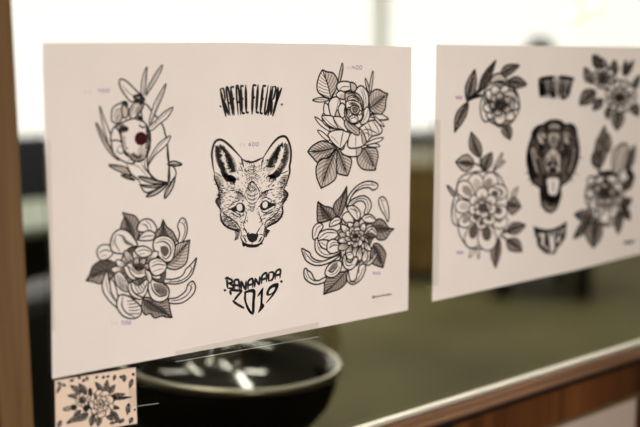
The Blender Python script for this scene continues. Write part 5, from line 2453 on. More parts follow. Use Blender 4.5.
 'S2:twin_flower_drawing': """P305,2|2995,2727 2946,2741 2886,2783 2865,2835 2866,2882 2870,2910 2870,2910 2906,2891 2963,2857 3009,2811 3014,2757
W0,3|2995,2727 2964,2773 2932,2819 2901,2864 2885,2876 2898,2836 2920,2786 2953,2749
W0,3|2995,2727 2964,2773 2932,2819 2901,2864 2898,2879 2933,2844 2974,2799 2993,2759
S127|2988,2738 2942,2752 2894,2776
S127|2988,2738 3005,2766 3011,2803
S127|2962,2775 2918,2790 2872,2813
S127|2962,2775 2977,2804 2983,2839
S126|2937,2811 2901,2829 2865,2852
S126|2937,2811 2942,2839 2942,2869
S126|2912,2848 2890,2868 2868,2890
S126|2912,2848 2904,2871 2894,2896
S275|2995,2727 2964,2773 2932,2819 2901,2864 2870,2910
P254,2|2962,2727 2943,2751 2929,2801 2938,2852 2956,2893 2969,2917 2969,2917 2983,2892 3002,2849 3009,2797 2987,2749
W0,3|2962,2727 2964,2775 2965,2822 2967,2870 2964,2883 2955,2845 2946,2797 2949,2759
W0,3|2962,2727 2964,2775 2965,2822 2967,2870 2972,2883 2978,2844 2982,2796 2977,2757
S127|2962,2739 2945,2762 2930,2796
S127|2962,2739 2986,2760 3007,2792
S127|2964,2789 2949,2813 2937,2843
S127|2964,2789 2985,2811 3003,2840
S127|2966,2840 2960,2863 2955,2888
S127|2966,2840 2975,2862 2984,2887
S228|2962,2727 2964,2775 2965,2822 2967,2870 2969,2917
P305,1|2921,2537 2841,2542 2737,2577 2696,2639 2696,2702 2703,2742 2703,2742 2748,2722 2821,2687 2894,2637 2928,2574
W0,3|2921,2537 2853,2584 2793,2633 2744,2686 2722,2699 2742,2649 2787,2587 2853,2552
W0,3|2921,2537 2853,2584 2793,2633 2744,2686 2739,2705 2787,2665 2854,2616 2899,2574
S127|2905,2548 2833,2551 2756,2569
S127|2905,2548 2910,2583 2899,2628
S126|2861,2578 2789,2585 2716,2603
S126|2861,2578 2868,2615 2862,2659
S126|2821,2609 2760,2622 2698,2644
S126|2821,2609 2824,2645 2818,2686
S125|2784,2641 2741,2661 2697,2685
S125|2784,2641 2780,2674 2770,2710
S125|2753,2676 2727,2700 2702,2726
S125|2753,2676 2738,2704 2721,2733
S274|2921,2537 2853,2584 2793,2633 2744,2686 2703,2742
P309,1|3177,2712 3124,2720 3052,2750 3023,2796 3024,2841 3029,2870 3029,2870 3066,2855 3125,2829 3181,2792 3195,2743
W0,3|3177,2712 3126,2747 3083,2785 3052,2827 3039,2837 3051,2800 3082,2754 3128,2727
W0,3|3177,2712 3126,2747 3083,2785 3052,2827 3052,2841 3087,2811 3137,2773 3168,2740
S129|3165,2721 3115,2727 3063,2744
S129|3165,2721 3181,2748 3185,2783
S128|3125,2749 3079,2759 3032,2777
S128|3125,2749 3142,2778 3150,2813
S128|3089,2779 3056,2794 3023,2814
S128|3089,2779 3099,2807 3104,2838
S128|3062,2811 3044,2830 3026,2851
S128|3062,2811 3059,2834 3054,2859
S278|3177,2712 3126,2747 3083,2785 3052,2826 3029,2870
P314,2|3389,2655 3327,2675 3266,2720 3274,2769 3318,2811 3350,2836 3350,2836 3375,2813 3414,2775 3440,2727 3423,2679
W0,3|3389,2655 3366,2700 3351,2745 3347,2791 3337,2803 3319,2766 3315,2715 3346,2678
W0,3|3389,2655 3366,2700 3351,2745 3347,2791 3356,2804 3369,2767 3391,2721 3398,2683
S131|3383,2666 3328,2682 3277,2708
S131|3383,2666 3414,2687 3439,2719
S131|3366,2702 3314,2722 3268,2749
S131|3366,2702 3399,2725 3426,2755
S130|3353,2738 3321,2760 3292,2786
S130|3353,2738 3378,2761 3399,2788
S130|3348,2774 3338,2796 3331,2819
S130|3348,2774 3358,2796 3367,2820
S283|3389,2655 3366,2700 3351,2745 3347,2790 3350,2836
P319,2|3603,2626 3599,2659 3626,2721 3685,2774 3748,2813 3787,2836 3787,2836 3779,2803 3761,2750 3720,2690 3651,2642
W0,3|3603,2626 3649,2678 3695,2730 3741,2783 3748,2800 3702,2760 3646,2710 3614,2666
W0,3|3603,2626 3649,2678 3695,2730 3741,2783 3759,2796 3729,2752 3689,2696 3648,2655
S133|3614,2638 3612,2671 3623,2715
S133|3614,2638 3660,2655 3713,2685
S133|3651,2680 3651,2713 3660,2753
S133|3651,2680 3696,2698 3745,2725
S134|3688,2722 3694,2753 3707,2788
S134|3688,2722 3726,2742 3767,2769
S134|3724,2764 3741,2791 3760,2820
S134|3724,2764 3752,2787 3780,2813
S287|3603,2626 3649,2678 3695,2730 3741,2783 3787,2836
P319,2|3578,2640 3556,2666 3542,2719 3560,2771 3589,2812 3608,2836 3608,2836 3620,2809 3636,2764 3637,2710 3608,2661
W0,3|3578,2640 3586,2689 3593,2738 3601,2787 3597,2801 3582,2763 3565,2713 3564,2673
W0,3|3578,2640 3586,2689 3593,2738 3601,2787 3607,2800 3609,2760 3608,2710 3597,2670
S133|3580,2652 3559,2677 3544,2713
S133|3580,2652 3608,2673 3634,2705
S133|3586,2691 3567,2717 3552,2750
S133|3586,2691 3612,2713 3637,2742
S133|3592,2730 3580,2755 3570,2785
S133|3592,2730 3611,2753 3630,2780
S133|3598,2769 3596,2793 3595,2819
S133|3598,2769 3607,2792 3615,2817
S287|3578,2640 3586,2689 3593,2738 3601,2787 3608,2836
P325,2|3791,2411 3775,2449 3789,2516 3849,2573 3919,2613 3964,2636 3964,2636 3961,2601 3950,2543 3915,2479 3843,2428
W0,3|3791,2411 3834,2467 3877,2523 3921,2580 3925,2598 3877,2557 3819,2502 3792,2454
W0,3|3791,2411 3834,2467 3877,2523 3921,2580 3939,2594 3913,2546 3877,2486 3836,2442
S135|3801,2424 3787,2461 3787,2508
S135|3801,2424 3851,2442 3907,2473
S136|3836,2469 3824,2506 3824,2550
S136|3836,2469 3885,2488 3937,2517
S136|3870,2514 3869,2548 3875,2587
S136|3870,2514 3911,2536 3954,2564
S136|3905,2559 3918,2589 3934,2620
S136|3905,2559 3933,2584 3961,2612
S293|3791,2411 3834,2467 3877,2523 3921,2580 3964,2636
P306,2|2952,2427 2964,2371 2922,2298 2818,2265 2705,2258 2634,2258 2634,2258 2640,2304 2660,2376 2724,2436 2854,2447
W0,3|2952,2427 2872,2384 2792,2342 2713,2299 2701,2280 2783,2301 2886,2336 2939,2381
W0,3|2952,2427 2872,2384 2792,2342 2713,2299 2680,2294 2727,2340 2800,2395 2879,2421
S127|2933,2417 2946,2367 2934,2312
S127|2933,2417 2848,2437 2754,2442
S127|2890,2394 2901,2342 2891,2286
S127|2890,2394 2799,2413 2702,2419
S127|2847,2371 2849,2322 2834,2271
S127|2847,2371 2761,2383 2672,2385
S126|2805,2349 2795,2306 2774,2263
S126|2805,2349 2730,2351 2653,2347
S126|2762,2326 2741,2293 2712,2260
S126|2762,2326 2704,2319 2645,2307
S126|2720,2303 2686,2281 2650,2259
S126|2720,2303 2679,2286 2638,2267
S276|2952,2427 2872,2384 2792,2342 2713,2299 2634,2258
P311,2|3119,2313 3134,2276 3116,2223 3050,2195 2974,2185 2926,2181 2926,2181 2928,2210 2938,2258 2975,2301 3057,2318
W0,3|3119,2313 3070,2280 3022,2247 2974,2213 2969,2200 3021,2218 3086,2248 3116,2281
W0,3|3119,2313 3070,2280 3022,2247 2974,2213 2954,2208 2982,2241 3024,2281 3072,2304
S129|3107,2305 3122,2272 3122,2234
S129|3107,2305 3052,2311 2991,2306
S129|3069,2278 3080,2244 3079,2207
S129|3069,2278 3012,2282 2952,2277
S129|3030,2252 3029,2222 3021,2192
S129|3030,2252 2983,2248 2935,2240
S128|2992,2225 2976,2205 2958,2184
S128|2992,2225 2961,2214 2929,2200
S280|3119,2313 3070,2280 3022,2247 2974,2213 2926,2181
P288,2|3266,2198 3303,2176 3332,2133 3315,2093 3280,2062 3255,2044 3255,2044 3234,2066 3204,2103 3193,2145 3226,2183
W0,3|3266,2198 3263,2159 3261,2121 3258,2083 3265,2071 3281,2101 3296,2141 3289,2174
W0,3|3266,2198 3263,2159 3261,2121 3258,2083 3251,2072 3242,2104 3235,2146 3245,2177
S131|3265,2189 3299,2169 3328,2142
S131|3265,2189 3229,2175 3198,2153
S131|3263,2158 3296,2137 3323,2110
S131|3263,2158 3228,2143 3198,2121
S131|3261,2127 3283,2106 3301,2081
S131|3261,2127 3237,2110 3215,2089
S131|3259,2096 3266,2077 3271,2057
S131|3259,2096 3250,2079 3242,2059
S260|3266,2198 3263,2159 3261,2121 3258,2083 3255,2044
P320,2|3502,2162 3578,2121 3637,2041 3602,1967 3530,1911 3480,1879 3480,1879 3436,1921 3374,1990 3352,2069 3422,2136
W0,3|3502,2162 3497,2092 3491,2021 3485,1950 3500,1928 3533,1983 3564,2057 3548,2119
W0,3|3502,2162 3497,2092 3491,2021 3485,1950 3470,1931 3452,1991 3440,2068 3461,2125
S133|3501,2145 3570,2109 3628,2058
S133|3501,2145 3428,2123 3363,2083
S134|3498,2108 3569,2069 3629,2017
S134|3498,2108 3422,2082 3356,2044
S134|3495,2070 3555,2029 3606,1980
S134|3495,2070 3429,2042 3372,2003
S134|3492,2032 3536,1992 3573,1946
S134|3492,2032 3442,2002 3399,1964
S134|3489,1995 3512,1957 3532,1916
S134|3489,1995 3460,1963 3434,1926
S134|3486,1957 3488,1923 3489,1887
S134|3486,1957 3478,1924 3471,1889
S288|3502,2162 3497,2092 3491,2021 3485,1950 3480,1879
P327,2|3807,2239 3877,2232 3962,2197 3988,2144 3980,2092 3970,2061 3970,2061 3920,2076 3844,2105 3783,2148 3779,2205
W0,3|3807,2239 3847,2195 3888,2150 3929,2106 3952,2096 3937,2137 3908,2190 3860,2223
W0,3|3807,2239 3847,2195 3888,2150 3929,2106 3932,2091 3886,2123 3831,2167 3808,2207
S136|3816,2228 3879,2223 3945,2206
S136|3816,2228 3791,2198 3780,2160
S137|3849,2193 3913,2184 3979,2167
S137|3849,2193 3827,2161 3817,2123
S137|3881,2157 3933,2143 3984,2124
S137|3881,2157 3874,2127 3873,2094
S137|3914,2122 3944,2103 3975,2082
S137|3914,2122 3924,2097 3937,2072
S294|3807,2239 3847,2195 3888,2150 3929,2106 3970,2061
P309,0|3141,2603 3169,2627 3237,2650 3313,2656 3371,2631 3394,2600 3376,2573 3321,2559 3244,2568 3172,2584
W0,2|3141,2603 3174,2624 3246,2638 3266,2610 3251,2581 3177,2587
S180|3141,2603 3171,2605 3241,2609 3317,2607
P309,0|3141,2603 3189,2609 3270,2599 3337,2574 3358,2533 3342,2502 3299,2490 3239,2501 3187,2538 3146,2577
W0,3|3141,2603 3191,2605 3264,2587 3249,2559 3206,2544 3154,2577
S180|3141,2603 3168,2593 3229,2568 3288,2537
P309,0|3141,2603 3187,2588 3242,2550 3269,2505 3242,2469 3196,2452 3148,2460 3112,2491 3109,2538 3117,2582
W0,2|3141,2603 3184,2585 3224,2543 3182,2529 3131,2535 3124,2579
S180|3141,2603 3152,2585 3175,2544 3190,2498
P309,0|3141,2603 3163,2574 3166,2525 3140,2483 3080,2468 3026,2474 2996,2498 3000,2534 3046,2568 3100,2597
W0,3|3141,2603 3157,2573 3145,2528 3095,2534 3061,2558 3103,2592
S180|3141,2603 3131,2585 3106,2547 3070,2509
P309,0|3141,2603 3128,2573 3079,2537 3014,2517 2949,2530 2911,2555 2913,2584 2954,2608 3028,2615 3101,2614
W0,2|3141,2603 3122,2575 3064,2547 3031,2571 3029,2602 3099,2610
S180|3141,2603 3115,2594 3053,2576 2984,2563
P309,0|3141,2603 3100,2586 3021,2580 2948,2591 2908,2625 2905,2658 2937,2678 2996,2680 3062,2655 3121,2627
W0,3|3141,2603 3096,2590 3020,2592 3018,2623 3049,2646 3115,2624
S180|3141,2603 3111,2606 3042,2617 2972,2635
P309,0|3141,2603 3090,2607 3020,2633 2972,2669 2976,2710 3008,2735 3056,2737 3105,2715 3134,2672 3151,2627
W0,2|3141,2603 3092,2611 3033,2642 3063,2665 3112,2670 3143,2628
S180|3141,2603 3120,2617 3077,2652 3039,2692
P309,0|3141,2603 3104,2625 3075,2672 3075,2717 3122,2745 3175,2751 3217,2734 3233,2698 3209,2655 3175,2617
W0,3|3141,2603 3110,2628 3096,2674 3144,2678 3189,2662 3170,2620
S180|3141,2603 3140,2621 3142,2663 3154,2708
P309,0|3141,2603 3136,2633 3161,2678 3210,2711 3278,2714 3328,2697 3344,2668 3318,2636 3252,2614 3184,2599
W0,2|3141,2603 3142,2633 3180,2672 3225,2656 3244,2627 3183,2604
S180|3141,2603 3160,2616 3207,2646 3264,2674
P309,1|3118,2603 3134,2619 3172,2634 3214,2638 3247,2622 3260,2601 3250,2584 3219,2574 3176,2580 3136,2590
W0,3|3118,2603 3136,2617 3177,2626 3188,2608 3180,2589 3138,2593
S180|3118,2603 3135,2605 3174,2607 3217,2606
P309,1|3118,2603 3150,2602 3193,2588 3222,2568 3217,2544 3194,2528 3164,2525 3133,2537 3118,2562 3110,2588
W0,3|3118,2603 3149,2599 3184,2582 3164,2568 3132,2564 3115,2588
S180|3118,2603 3130,2595 3156,2575 3178,2552
P309,1|3118,2603 3134,2586 3139,2557 3125,2533 3088,2525 3053,2530 3033,2545 3033,2566 3060,2585 3092,2600
W0,3|3118,2603 3130,2585 3125,2559 3094,2564 3070,2579 3095,2598
S180|3118,2603 3113,2593 3100,2571 3079,2550
P309,1|3118,2603 3102,2587 3064,2572 3022,2568 2991,2585 2978,2605 2988,2622 3018,2631 3060,2625 3100,2615
W0,3|3118,2603 3099,2589 3059,2580 3048,2598 3057,2617 3098,2613
S180|3118,2603 3101,2601 3062,2599 3020,2600
P309,1|3118,2603 3086,2604 3043,2618 3016,2638 3021,2662 3043,2678 3074,2680 3103,2668 3118,2643 3126,2618
W0,3|3118,2603 3087,2606 3052,2624 3073,2638 3105,2641 3121,2618
S180|3118,2603 3106,2611 3081,2630 3059,2653
P309,1|3118,2603 3102,2620 3098,2649 3112,2673 3149,2680 3184,2675 3205,2660 3204,2639 3176,2620 3144,2605
W0,3|3118,2603 3106,2621 3111,2647 3143,2642 3166,2627 3142,2608
S180|3118,2603 3123,2613 3137,2635 3158,2656
W0,3|3190,2588 3182,2547 3155,2517 3114,2507 3073,2518 3041,2549 3026,2590 3034,2631 3061,2661 3101,2672 3143,2660 3175,2630
P320,0|3533,2345 3573,2377 3671,2407 3778,2413 3862,2379 3895,2337 3869,2302 3790,2284 3680,2298 3578,2320
W0,2|3533,2345 3581,2373 3683,2391 3712,2352 3690,2315 3585,2324
S186|3533,2345 3576,2348 3676,2353 3784,2349
P320,0|3533,2345 3599,2356 3716,2346 3818,2313 3859,2258 3848,2214 3791,2196 3704,2210 3620,2258 3549,2310
W0,3|3533,2345 3602,2351 3711,2329 3700,2289 3644,2268 3560,2311
S186|3533,2345 3574,2333 3668,2302 3761,2261
P320,0|3533,2345 3603,2332 3699,2284 3762,2223 3750,2165 3701,2134 3634,2139 3568,2179 3535,2246 3516,2311
W0,2|3533,2345 3601,2326 3679,2272 3634,2244 3564,2245 3527,2309
S186|3533,2345 3560,2322 3616,2265 3664,2201
P320,0|3533,2345 3585,2313 3630,2244 3634,2176 3574,2132 3503,2122 3446,2147 3421,2199 3449,2264 3489,2323
W0,3|3533,2345 3578,2309 3602,2241 3537,2232 3475,2254 3496,2317
S186|3533,2345 3537,2318 3539,2254 3527,2187
P320,0|3533,2345 3552,2304 3534,2236 3480,2181 3390,2166 3318,2181 3288,2217 3309,2266 3389,2308 3474,2341
W0,2|3533,2345 3543,2303 3506,2242 3440,2255 3404,2292 3477,2335
S186|3533,2345 3513,2323 3461,2272 3394,2224
P320,0|3533,2345 3512,2307 3438,2260 3343,2236 3253,2255 3203,2290 3209,2328 3270,2358 3375,2364 3479,2362
W0,3|3533,2345 3504,2309 3418,2274 3374,2306 3375,2347 3475,2356
S186|3533,2345 3496,2334 3406,2313 3306,2298
P320,0|3533,2345 3478,2323 3369,2313 3264,2327 3203,2372 3193,2415 3234,2443 3316,2445 3414,2414 3502,2377
W0,2|3533,2345 3473,2328 3365,2330 3357,2370 3397,2401 3493,2374
S186|3533,2345 3490,2350 3391,2363 3290,2386
P320,0|3533,2345 3463,2347 3355,2376 3273,2424 3258,2480 3289,2519 3351,2526 3428,2500 3488,2441 3534,2381
W0,3|3533,2345 3463,2352 3367,2391 3396,2426 3461,2437 3523,2381
S186|3533,2345 3499,2364 3421,2409 3350,2462
P320,0|3533,2345 3471,2369 3399,2428 3366,2494 3402,2546 3463,2569 3527,2555 3574,2508 3577,2439 3565,2375
W0,2|3533,2345 3476,2374 3423,2437 3480,2456 3547,2444 3556,2378
S186|3533,2345 3518,2372 3487,2434 3469,2501
P320,0|3533,2345 3497,2383 3483,2453 3509,2517 3587,2549 3663,2548 3709,2517 3711,2464 3654,2408 3588,2359
W0,3|3533,2345 3506,2386 3512,2453 3580,2451 3632,2421 3582,2365
S186|3533,2345 3542,2371 3568,2431 3609,2491
P320,0|3533,2345 3534,2387 3582,2446 3661,2488 3758,2488 3825,2462 3838,2423 3794,2381 3694,2355 3593,2338
W0,2|3533,2345 3544,2386 3607,2436 3666,2413 3686,2372 3594,2345
S186|3533,2345 3564,2363 3638,2401 3727,2435
P319,0|3511,2332 3542,2349 3607,2362 3673,2357 3714,2329 3724,2300 3701,2279 3650,2275 3588,2292 3532,2312
W0,3|3511,2332 3546,2346 3611,2350 3619,2324 3598,2301 3537,2315
S186|3511,2332 3537,2331 3598,2327 3661,2316
P319,1|3511,2332 3557,2329 3623,2308 3669,2275 3667,2239 3639,2216 3597,2214 3552,2233 3524,2272 3504,2310
W0,3|3511,2332 3556,2325 3612,2299 3587,2278 3543,2274 3511,2309
S186|3511,2332 3531,2319 3573,2290 3610,2254
P319,1|3511,2332 3544,2311 3572,2269 3572,2229 3529,2205 3480,2201 3444,2217 3431,2248 3452,2286 3481,2320
W0,3|3511,2332 3540,2309 3553,2268 3510,2264 3470,2279 3486,2316
S186|3511,2332 3513,2315 3512,2278 3501,2239
P319,0|3511,2332 3513,2304 3488,2266 3443,2241 3383,2244 3342,2262 3331,2287 3356,2313 3414,2327 3474,2337
W0,3|3511,2332 3508,2305 3472,2273 3435,2290 3420,2316 3474,2332
S186|3511,2332 3494,2321 3451,2297 3399,2277
P319,1|3511,2332 3480,2314 3415,2302 3352,2306 3312,2334 3302,2363 3325,2383 3374,2388 3434,2371 3490,2351
W0,3|3511,2332 3476,2317 3412,2313 3404,2339 3425,2361 3485,2348
S186|3511,2332 3485,2332 3425,2336 3363,2347
P319,1|3511,2332 3465,2334 3400,2355 3355,2387 3357,2422 3384,2445 3426,2448 3470,2429 3498,2391 3517,2353
W0,3|3511,2332 3466,2338 3411,2364 3436,2384 3479,2389 3511,2354
S186|3511,2332 3491,2344 3449,2373 3413,2408
P319,0|3511,2332 3478,2352 3450,2394 3451,2434 3493,2458 3541,2462 3578,2447 3591,2415 3570,2378 3541,2344
W0,3|3511,2332 3482,2354 3469,2395 3512,2399 3552,2384 3536,2347
S186|3511,2332 3509,2348 3510,2386 3521,2424
P319,1|3511,2332 3508,2359 3534,2397 3580,2422 3640,2420 3683,2402 3693,2377 3668,2351 3609,2336 3548,2327
W0,3|3511,2332 3514,2358 3550,2390 3588,2374 3602,2348 3548,2331
S186|3511,2332 3528,2343 3571,2367 3624,2387
W0,3|3569,2316 3561,2284 3534,2261 3494,2253 3453,2263 3422,2287 3409,2320 3417,2352 3444,2375 3483,2383 3524,2373 3555,2349""".split("\n"),
 'S2:tall_blossom_drawing': """P317,2|3113,1374 3044,1456 3003,1616 3056,1767 3144,1884 3204,1952 3204,1952 3237,1871 3280,1735 3283,1575 3198,1433
W0,3|3113,1374 3136,1519 3159,1664 3181,1808 3170,1851 3123,1739 3073,1595 3071,1475
W0,3|3113,1374 3136,1519 3159,1664 3181,1808 3201,1847 3203,1728 3199,1578 3169,1462
S132|3119,1409 3055,1489 3006,1598
S132|3119,1409 3199,1468 3275,1560
S132|3129,1475 3065,1556 3015,1661
S132|3129,1475 3210,1535 3285,1622
S132|3140,1542 3083,1622 3039,1721
S132|3140,1542 3213,1603 3282,1687
S132|3150,1608 3104,1686 3069,1780
S132|3150,1608 3213,1671 3273,1751
S132|3160,1674 3131,1749 3109,1835
S132|3160,1674 3208,1738 3253,1815
S132|3171,1740 3160,1812 3153,1890
S132|3171,1740 3201,1806 3230,1879
S131|3181,1806 3190,1874 3199,1943
S131|3181,1806 3193,1873 3205,1943
S285|3113,1374 3136,1519 3159,1664 3181,1808 3204,1952
P289,2|3068,1396 3019,1415 2963,1462 2949,1516 2958,1562 2966,1590 2966,1590 3007,1568 3068,1530 3112,1479 3101,1424
W0,3|3068,1396 3042,1445 3017,1493 2992,1542 2977,1555 2984,1514 2999,1462 3028,1422
W0,3|3068,1396 3042,1445 3017,1493 2992,1542 2992,1556 3026,1519 3064,1469 3075,1427
S131|3062,1407 3017,1426 2971,1455
S131|3062,1407 3093,1433 3112,1469
S131|3041,1446 2997,1466 2954,1494
S131|3041,1446 3069,1474 3088,1509
S131|3021,1485 2987,1507 2953,1533
S131|3021,1485 3036,1513 3044,1544
S131|3001,1524 2981,1547 2962,1571
S131|3001,1524 2998,1549 2993,1575
S260|3068,1396 3042,1445 3017,1493 2992,1542 2966,1590
P263,1|3097,1573 3060,1600 3022,1656 3021,1715 3038,1762 3051,1790 3051,1790 3080,1762 3123,1714 3149,1656 3130,1599
W0,3|3097,1573 3086,1628 3074,1682 3063,1736 3053,1751 3051,1708 3052,1652 3068,1607
W0,3|3097,1573 3086,1628 3074,1682 3063,1736 3066,1751 3086,1708 3108,1652 3110,1607
S131|3095,1586 3060,1612 3026,1649
S131|3095,1586 3125,1611 3148,1647
S131|3082,1644 3051,1671 3022,1705
S131|3082,1644 3107,1671 3127,1704
S131|3070,1702 3054,1728 3038,1757
S131|3070,1702 3077,1728 3083,1757
S236|3097,1573 3086,1628 3074,1682 3063,1736 3051,1790
P266,1|3287,1580 3256,1616 3231,1688 3245,1760 3274,1817 3295,1850 3295,1850 3323,1812 3364,1749 3380,1674 3337,1607
W0,3|3287,1580 3289,1647 3291,1715 3293,1782 3286,1802 3273,1749 3260,1681 3265,1626
W0,3|3287,1580 3289,1647 3291,1715 3293,1782 3302,1801 3314,1745 3325,1674 3314,1620
S133|3288,1596 3258,1632 3233,1681
S133|3288,1596 3334,1622 3375,1664
S133|3289,1650 3262,1686 3238,1731
S133|3289,1650 3333,1679 3372,1718
S133|3291,1704 3272,1739 3255,1780
S133|3291,1704 3321,1735 3348,1772
S133|3292,1758 3286,1791 3281,1826
S133|3292,1758 3303,1790 3313,1823
S239|3287,1580 3289,1647 3291,1715 3293,1782 3295,1850
P325,1|3461,1295 3401,1464 3449,1607 3639,1687 3767,1625 3753,1441 3672,1317 3554,1261
S272|3520,1309 3504,1494 3626,1661
S274|3596,1304 3658,1466 3722,1609
P305,2|3766,1292 3741,1346 3746,1448 3803,1542 3874,1613 3920,1654 3920,1654 3930,1600 3940,1509 3916,1407 3835,1323
W0,3|3766,1292 3805,1382 3843,1472 3882,1563 3883,1591 3836,1522 3782,1433 3760,1358
W0,3|3766,1292 3805,1382 3843,1472 3882,1563 3901,1586 3885,1510 3858,1415 3819,1343
S138|3776,1313 3754,1367 3745,1438
S138|3776,1313 3841,1345 3908,1398
S139|3800,1371 3779,1425 3770,1492
S139|3800,1371 3864,1404 3929,1453
S139|3825,1429 3811,1481 3807,1542
S139|3825,1429 3881,1464 3936,1512
S139|3849,1487 3848,1535 3852,1589
S139|3849,1487 3891,1525 3932,1571
S139|3874,1545 3887,1589 3901,1635
S139|3874,1545 3898,1586 3923,1630
S274|3766,1292 3805,1382 3843,1472 3882,1563 3920,1654
K0|3737,1275 3858,1313 3962,1202 3804,1214
S795|3135,1283 3311,1297 3463,1267 3529,1198
S637|3165,1271 3113,1374
S555|3801,1252 3899,1207 3966,1164
P261,1|2935,1237 3129,1271 3536,1240 3717,1075 3702,771 3551,582 3307,557 3056,684 2881,923 2850,1073
P292,0|3141,1122 3080,1118 2981,1137 2900,1174 2876,1226 2894,1264 2946,1277 3019,1259 3083,1209 3134,1156
W0,2|3141,1122 3079,1123 2989,1152 3007,1187 3060,1202 3125,1156
S186|3141,1122 3098,1130 3015,1161 2940,1202
S186|3141,1122 3116,1143 3049,1185 2979,1231
P293,0|3143,1097 3139,1056 3091,1005 3018,974 2931,988 2873,1022 2863,1063 2903,1099 2993,1111 3087,1113
W0,2|3143,1097 3131,1059 3069,1018 3016,1050 3000,1093 3086,1107
S186|3143,1097 3122,1075 3059,1040 2979,1016
S186|3143,1097 3104,1094 3026,1076 2941,1058
P294,0|3185,1069 3219,1018 3224,926 3183,844 3089,808 3007,813 2964,854 2974,921 3046,991 3125,1052
W0,2|3185,1069 3209,1015 3192,928 3118,932 3068,973 3129,1044
S187|3185,1069 3187,1029 3164,948 3113,870
S187|3185,1069 3156,1041 3105,969 3043,896
P294,0|3223,1091 3163,1112 3096,1161 3066,1214 3106,1253 3169,1268 3233,1255 3279,1216 3277,1162 3259,1112
W0,2|3223,1091 3168,1115 3121,1166 3180,1179 3248,1167 3250,1116
S187|3223,1091 3195,1112 3156,1161 3137,1214
S187|3223,1091 3227,1112 3217,1162 3208,1215
P296,0|3304,1084 3279,1127 3285,1195 3329,1249 3417,1261 3495,1243 3534,1203 3524,1153 3449,1113 3365,1084
W0,2|3304,1084 3288,1127 3315,1187 3385,1170 3430,1130 3362,1090
S188|3304,1084 3307,1113 3340,1168 3394,1217
S188|3304,1084 3336,1098 3394,1140 3458,1185
P297,0|3347,1055 3369,1093 3444,1134 3537,1151 3626,1122 3675,1078 3668,1036 3606,1008 3501,1014 3399,1030
W0,2|3347,1055 3377,1090 3462,1117 3505,1077 3502,1033 3403,1036
S189|3347,1055 3379,1072 3463,1094 3560,1103
S189|3347,1055 3389,1051 3482,1054 3583,1056
P298,0|3372,1003 3439,1011 3553,994 3653,954 3690,895 3674,850 3614,833 3527,850 3447,905 3383,964
W0,2|3372,1003 3441,1005 3547,976 3531,934 3472,914 3393,965
S190|3372,1003 3420,995 3518,964 3611,920
S190|3372,1003 3401,980 3482,935 3569,885
P298,0|3355,954 3436,923 3545,840 3619,744 3606,667 3547,633 3465,652 3386,719 3348,818 3332,911
W0,2|3355,954 3432,916 3521,827 3466,796 3383,811 3344,906
S190|3355,954 3401,919 3479,832 3540,736
S190|3355,954 3367,915 3413,825 3463,728
P296,0|3274,962 3339,911 3406,799 3432,683 3380,605 3305,582 3233,620 3187,708 3198,819 3229,921
W0,2|3274,962 3332,904 3376,791 3306,771 3230,805 3238,913
S189|3274,962 3302,914 3337,806 3350,691
S189|3274,962 3265,918 3267,812 3268,700
P294,0|3191,994 3233,944 3260,843 3243,745 3169,689 3096,680 3050,718 3045,793 3092,883 3144,965
W0,2|3191,994 3226,939 3232,839 3167,831 3114,867 3150,957
S187|3191,994 3203,951 3204,856 3177,761
S187|3191,994 3173,958 3148,870 3111,777
P295,1|3247,1039 3203,1030 3129,1036 3069,1058 3049,1097 3061,1129 3098,1142 3151,1133 3200,1100 3240,1064
W0,3|3247,1039 3202,1034 3134,1048 3145,1076 3183,1093 3234,1063
S188|3247,1039 3222,1047 3165,1068 3110,1096
P296,1|3267,1050 3228,1073 3195,1115 3195,1154 3242,1172 3297,1171 3339,1153 3356,1121 3332,1087 3301,1058
W0,3|3267,1050 3233,1074 3217,1115 3266,1114 3312,1095 3295,1062
S188|3267,1050 3264,1065 3264,1101 3275,1137
P297,1|3309,1021 3324,1047 3369,1073 3422,1078 3470,1051 3493,1018 3486,990 3449,976 3391,986 3336,1002
W0,3|3309,1021 3329,1044 3378,1060 3398,1030 3393,999 3339,1005
S189|3309,1021 3330,1024 3380,1029 3436,1027
P296,1|3291,998 3345,986 3413,951 3452,908 3431,870 3384,851 3331,857 3286,886 3272,932 3271,976
W0,3|3291,998 3342,983 3395,944 3353,927 3296,930 3279,974
S189|3291,998 3308,981 3343,941 3369,897
P296,1|3250,1001 3279,971 3293,921 3275,879 3217,865 3161,872 3127,898 3125,934 3165,968 3211,996
W0,3|3250,1001 3273,970 3271,924 3221,931 3182,957 3215,991
S188|3250,1001 3245,984 3229,944 3200,907
K0|3341,1180 3334,1159 3311,1144 3279,1141 3246,1149 3221,1167 3211,1191 3218,1212 3240,1227 3272,1230 3305,1222 3330,1204
K0|3161,773 3159,741 3149,718 3134,711 3117,721 3103,746 3096,779 3098,811 3108,834 3123,841 3140,831 3154,806
K0|3615,957 3614,906 3605,870 3590,858 3572,873 3556,911 3548,963 3548,1013 3557,1049 3572,1061 3590,1046 3606,1008
K0|3404,1100 3402,1063 3389,1037 3370,1028 3348,1040 3331,1069 3323,1107 3325,1144 3337,1171 3357,1179 3378,1167 3396,1139
W0,3|3368,1003 3357,979 3322,964 3274,962 3225,973 3188,994 3173,1020 3184,1044 3218,1060 3266,1062 3315,1051 3352,1030
P292,2|3015,700 2958,672 2849,664 2748,702 2672,755 2629,789 2629,789 2685,804 2779,822 2887,814 2979,755
W0,3|3015,700 2917,723 2820,745 2724,767 2695,765 2768,734 2870,697 2955,689
W0,3|3015,700 2917,723 2820,745 2724,767 2699,781 2779,776 2886,762 2964,734
S133|2992,706 2942,680 2872,664
S133|2992,706 2963,754 2911,803
S132|2929,720 2875,695 2806,678
S132|2929,720 2895,771 2843,820
S131|2867,734 2811,717 2746,706
S131|2867,734 2827,778 2774,819
S131|2805,749 2753,742 2695,740
S131|2805,749 2762,779 2712,808
S130|2743,763 2696,769 2648,776
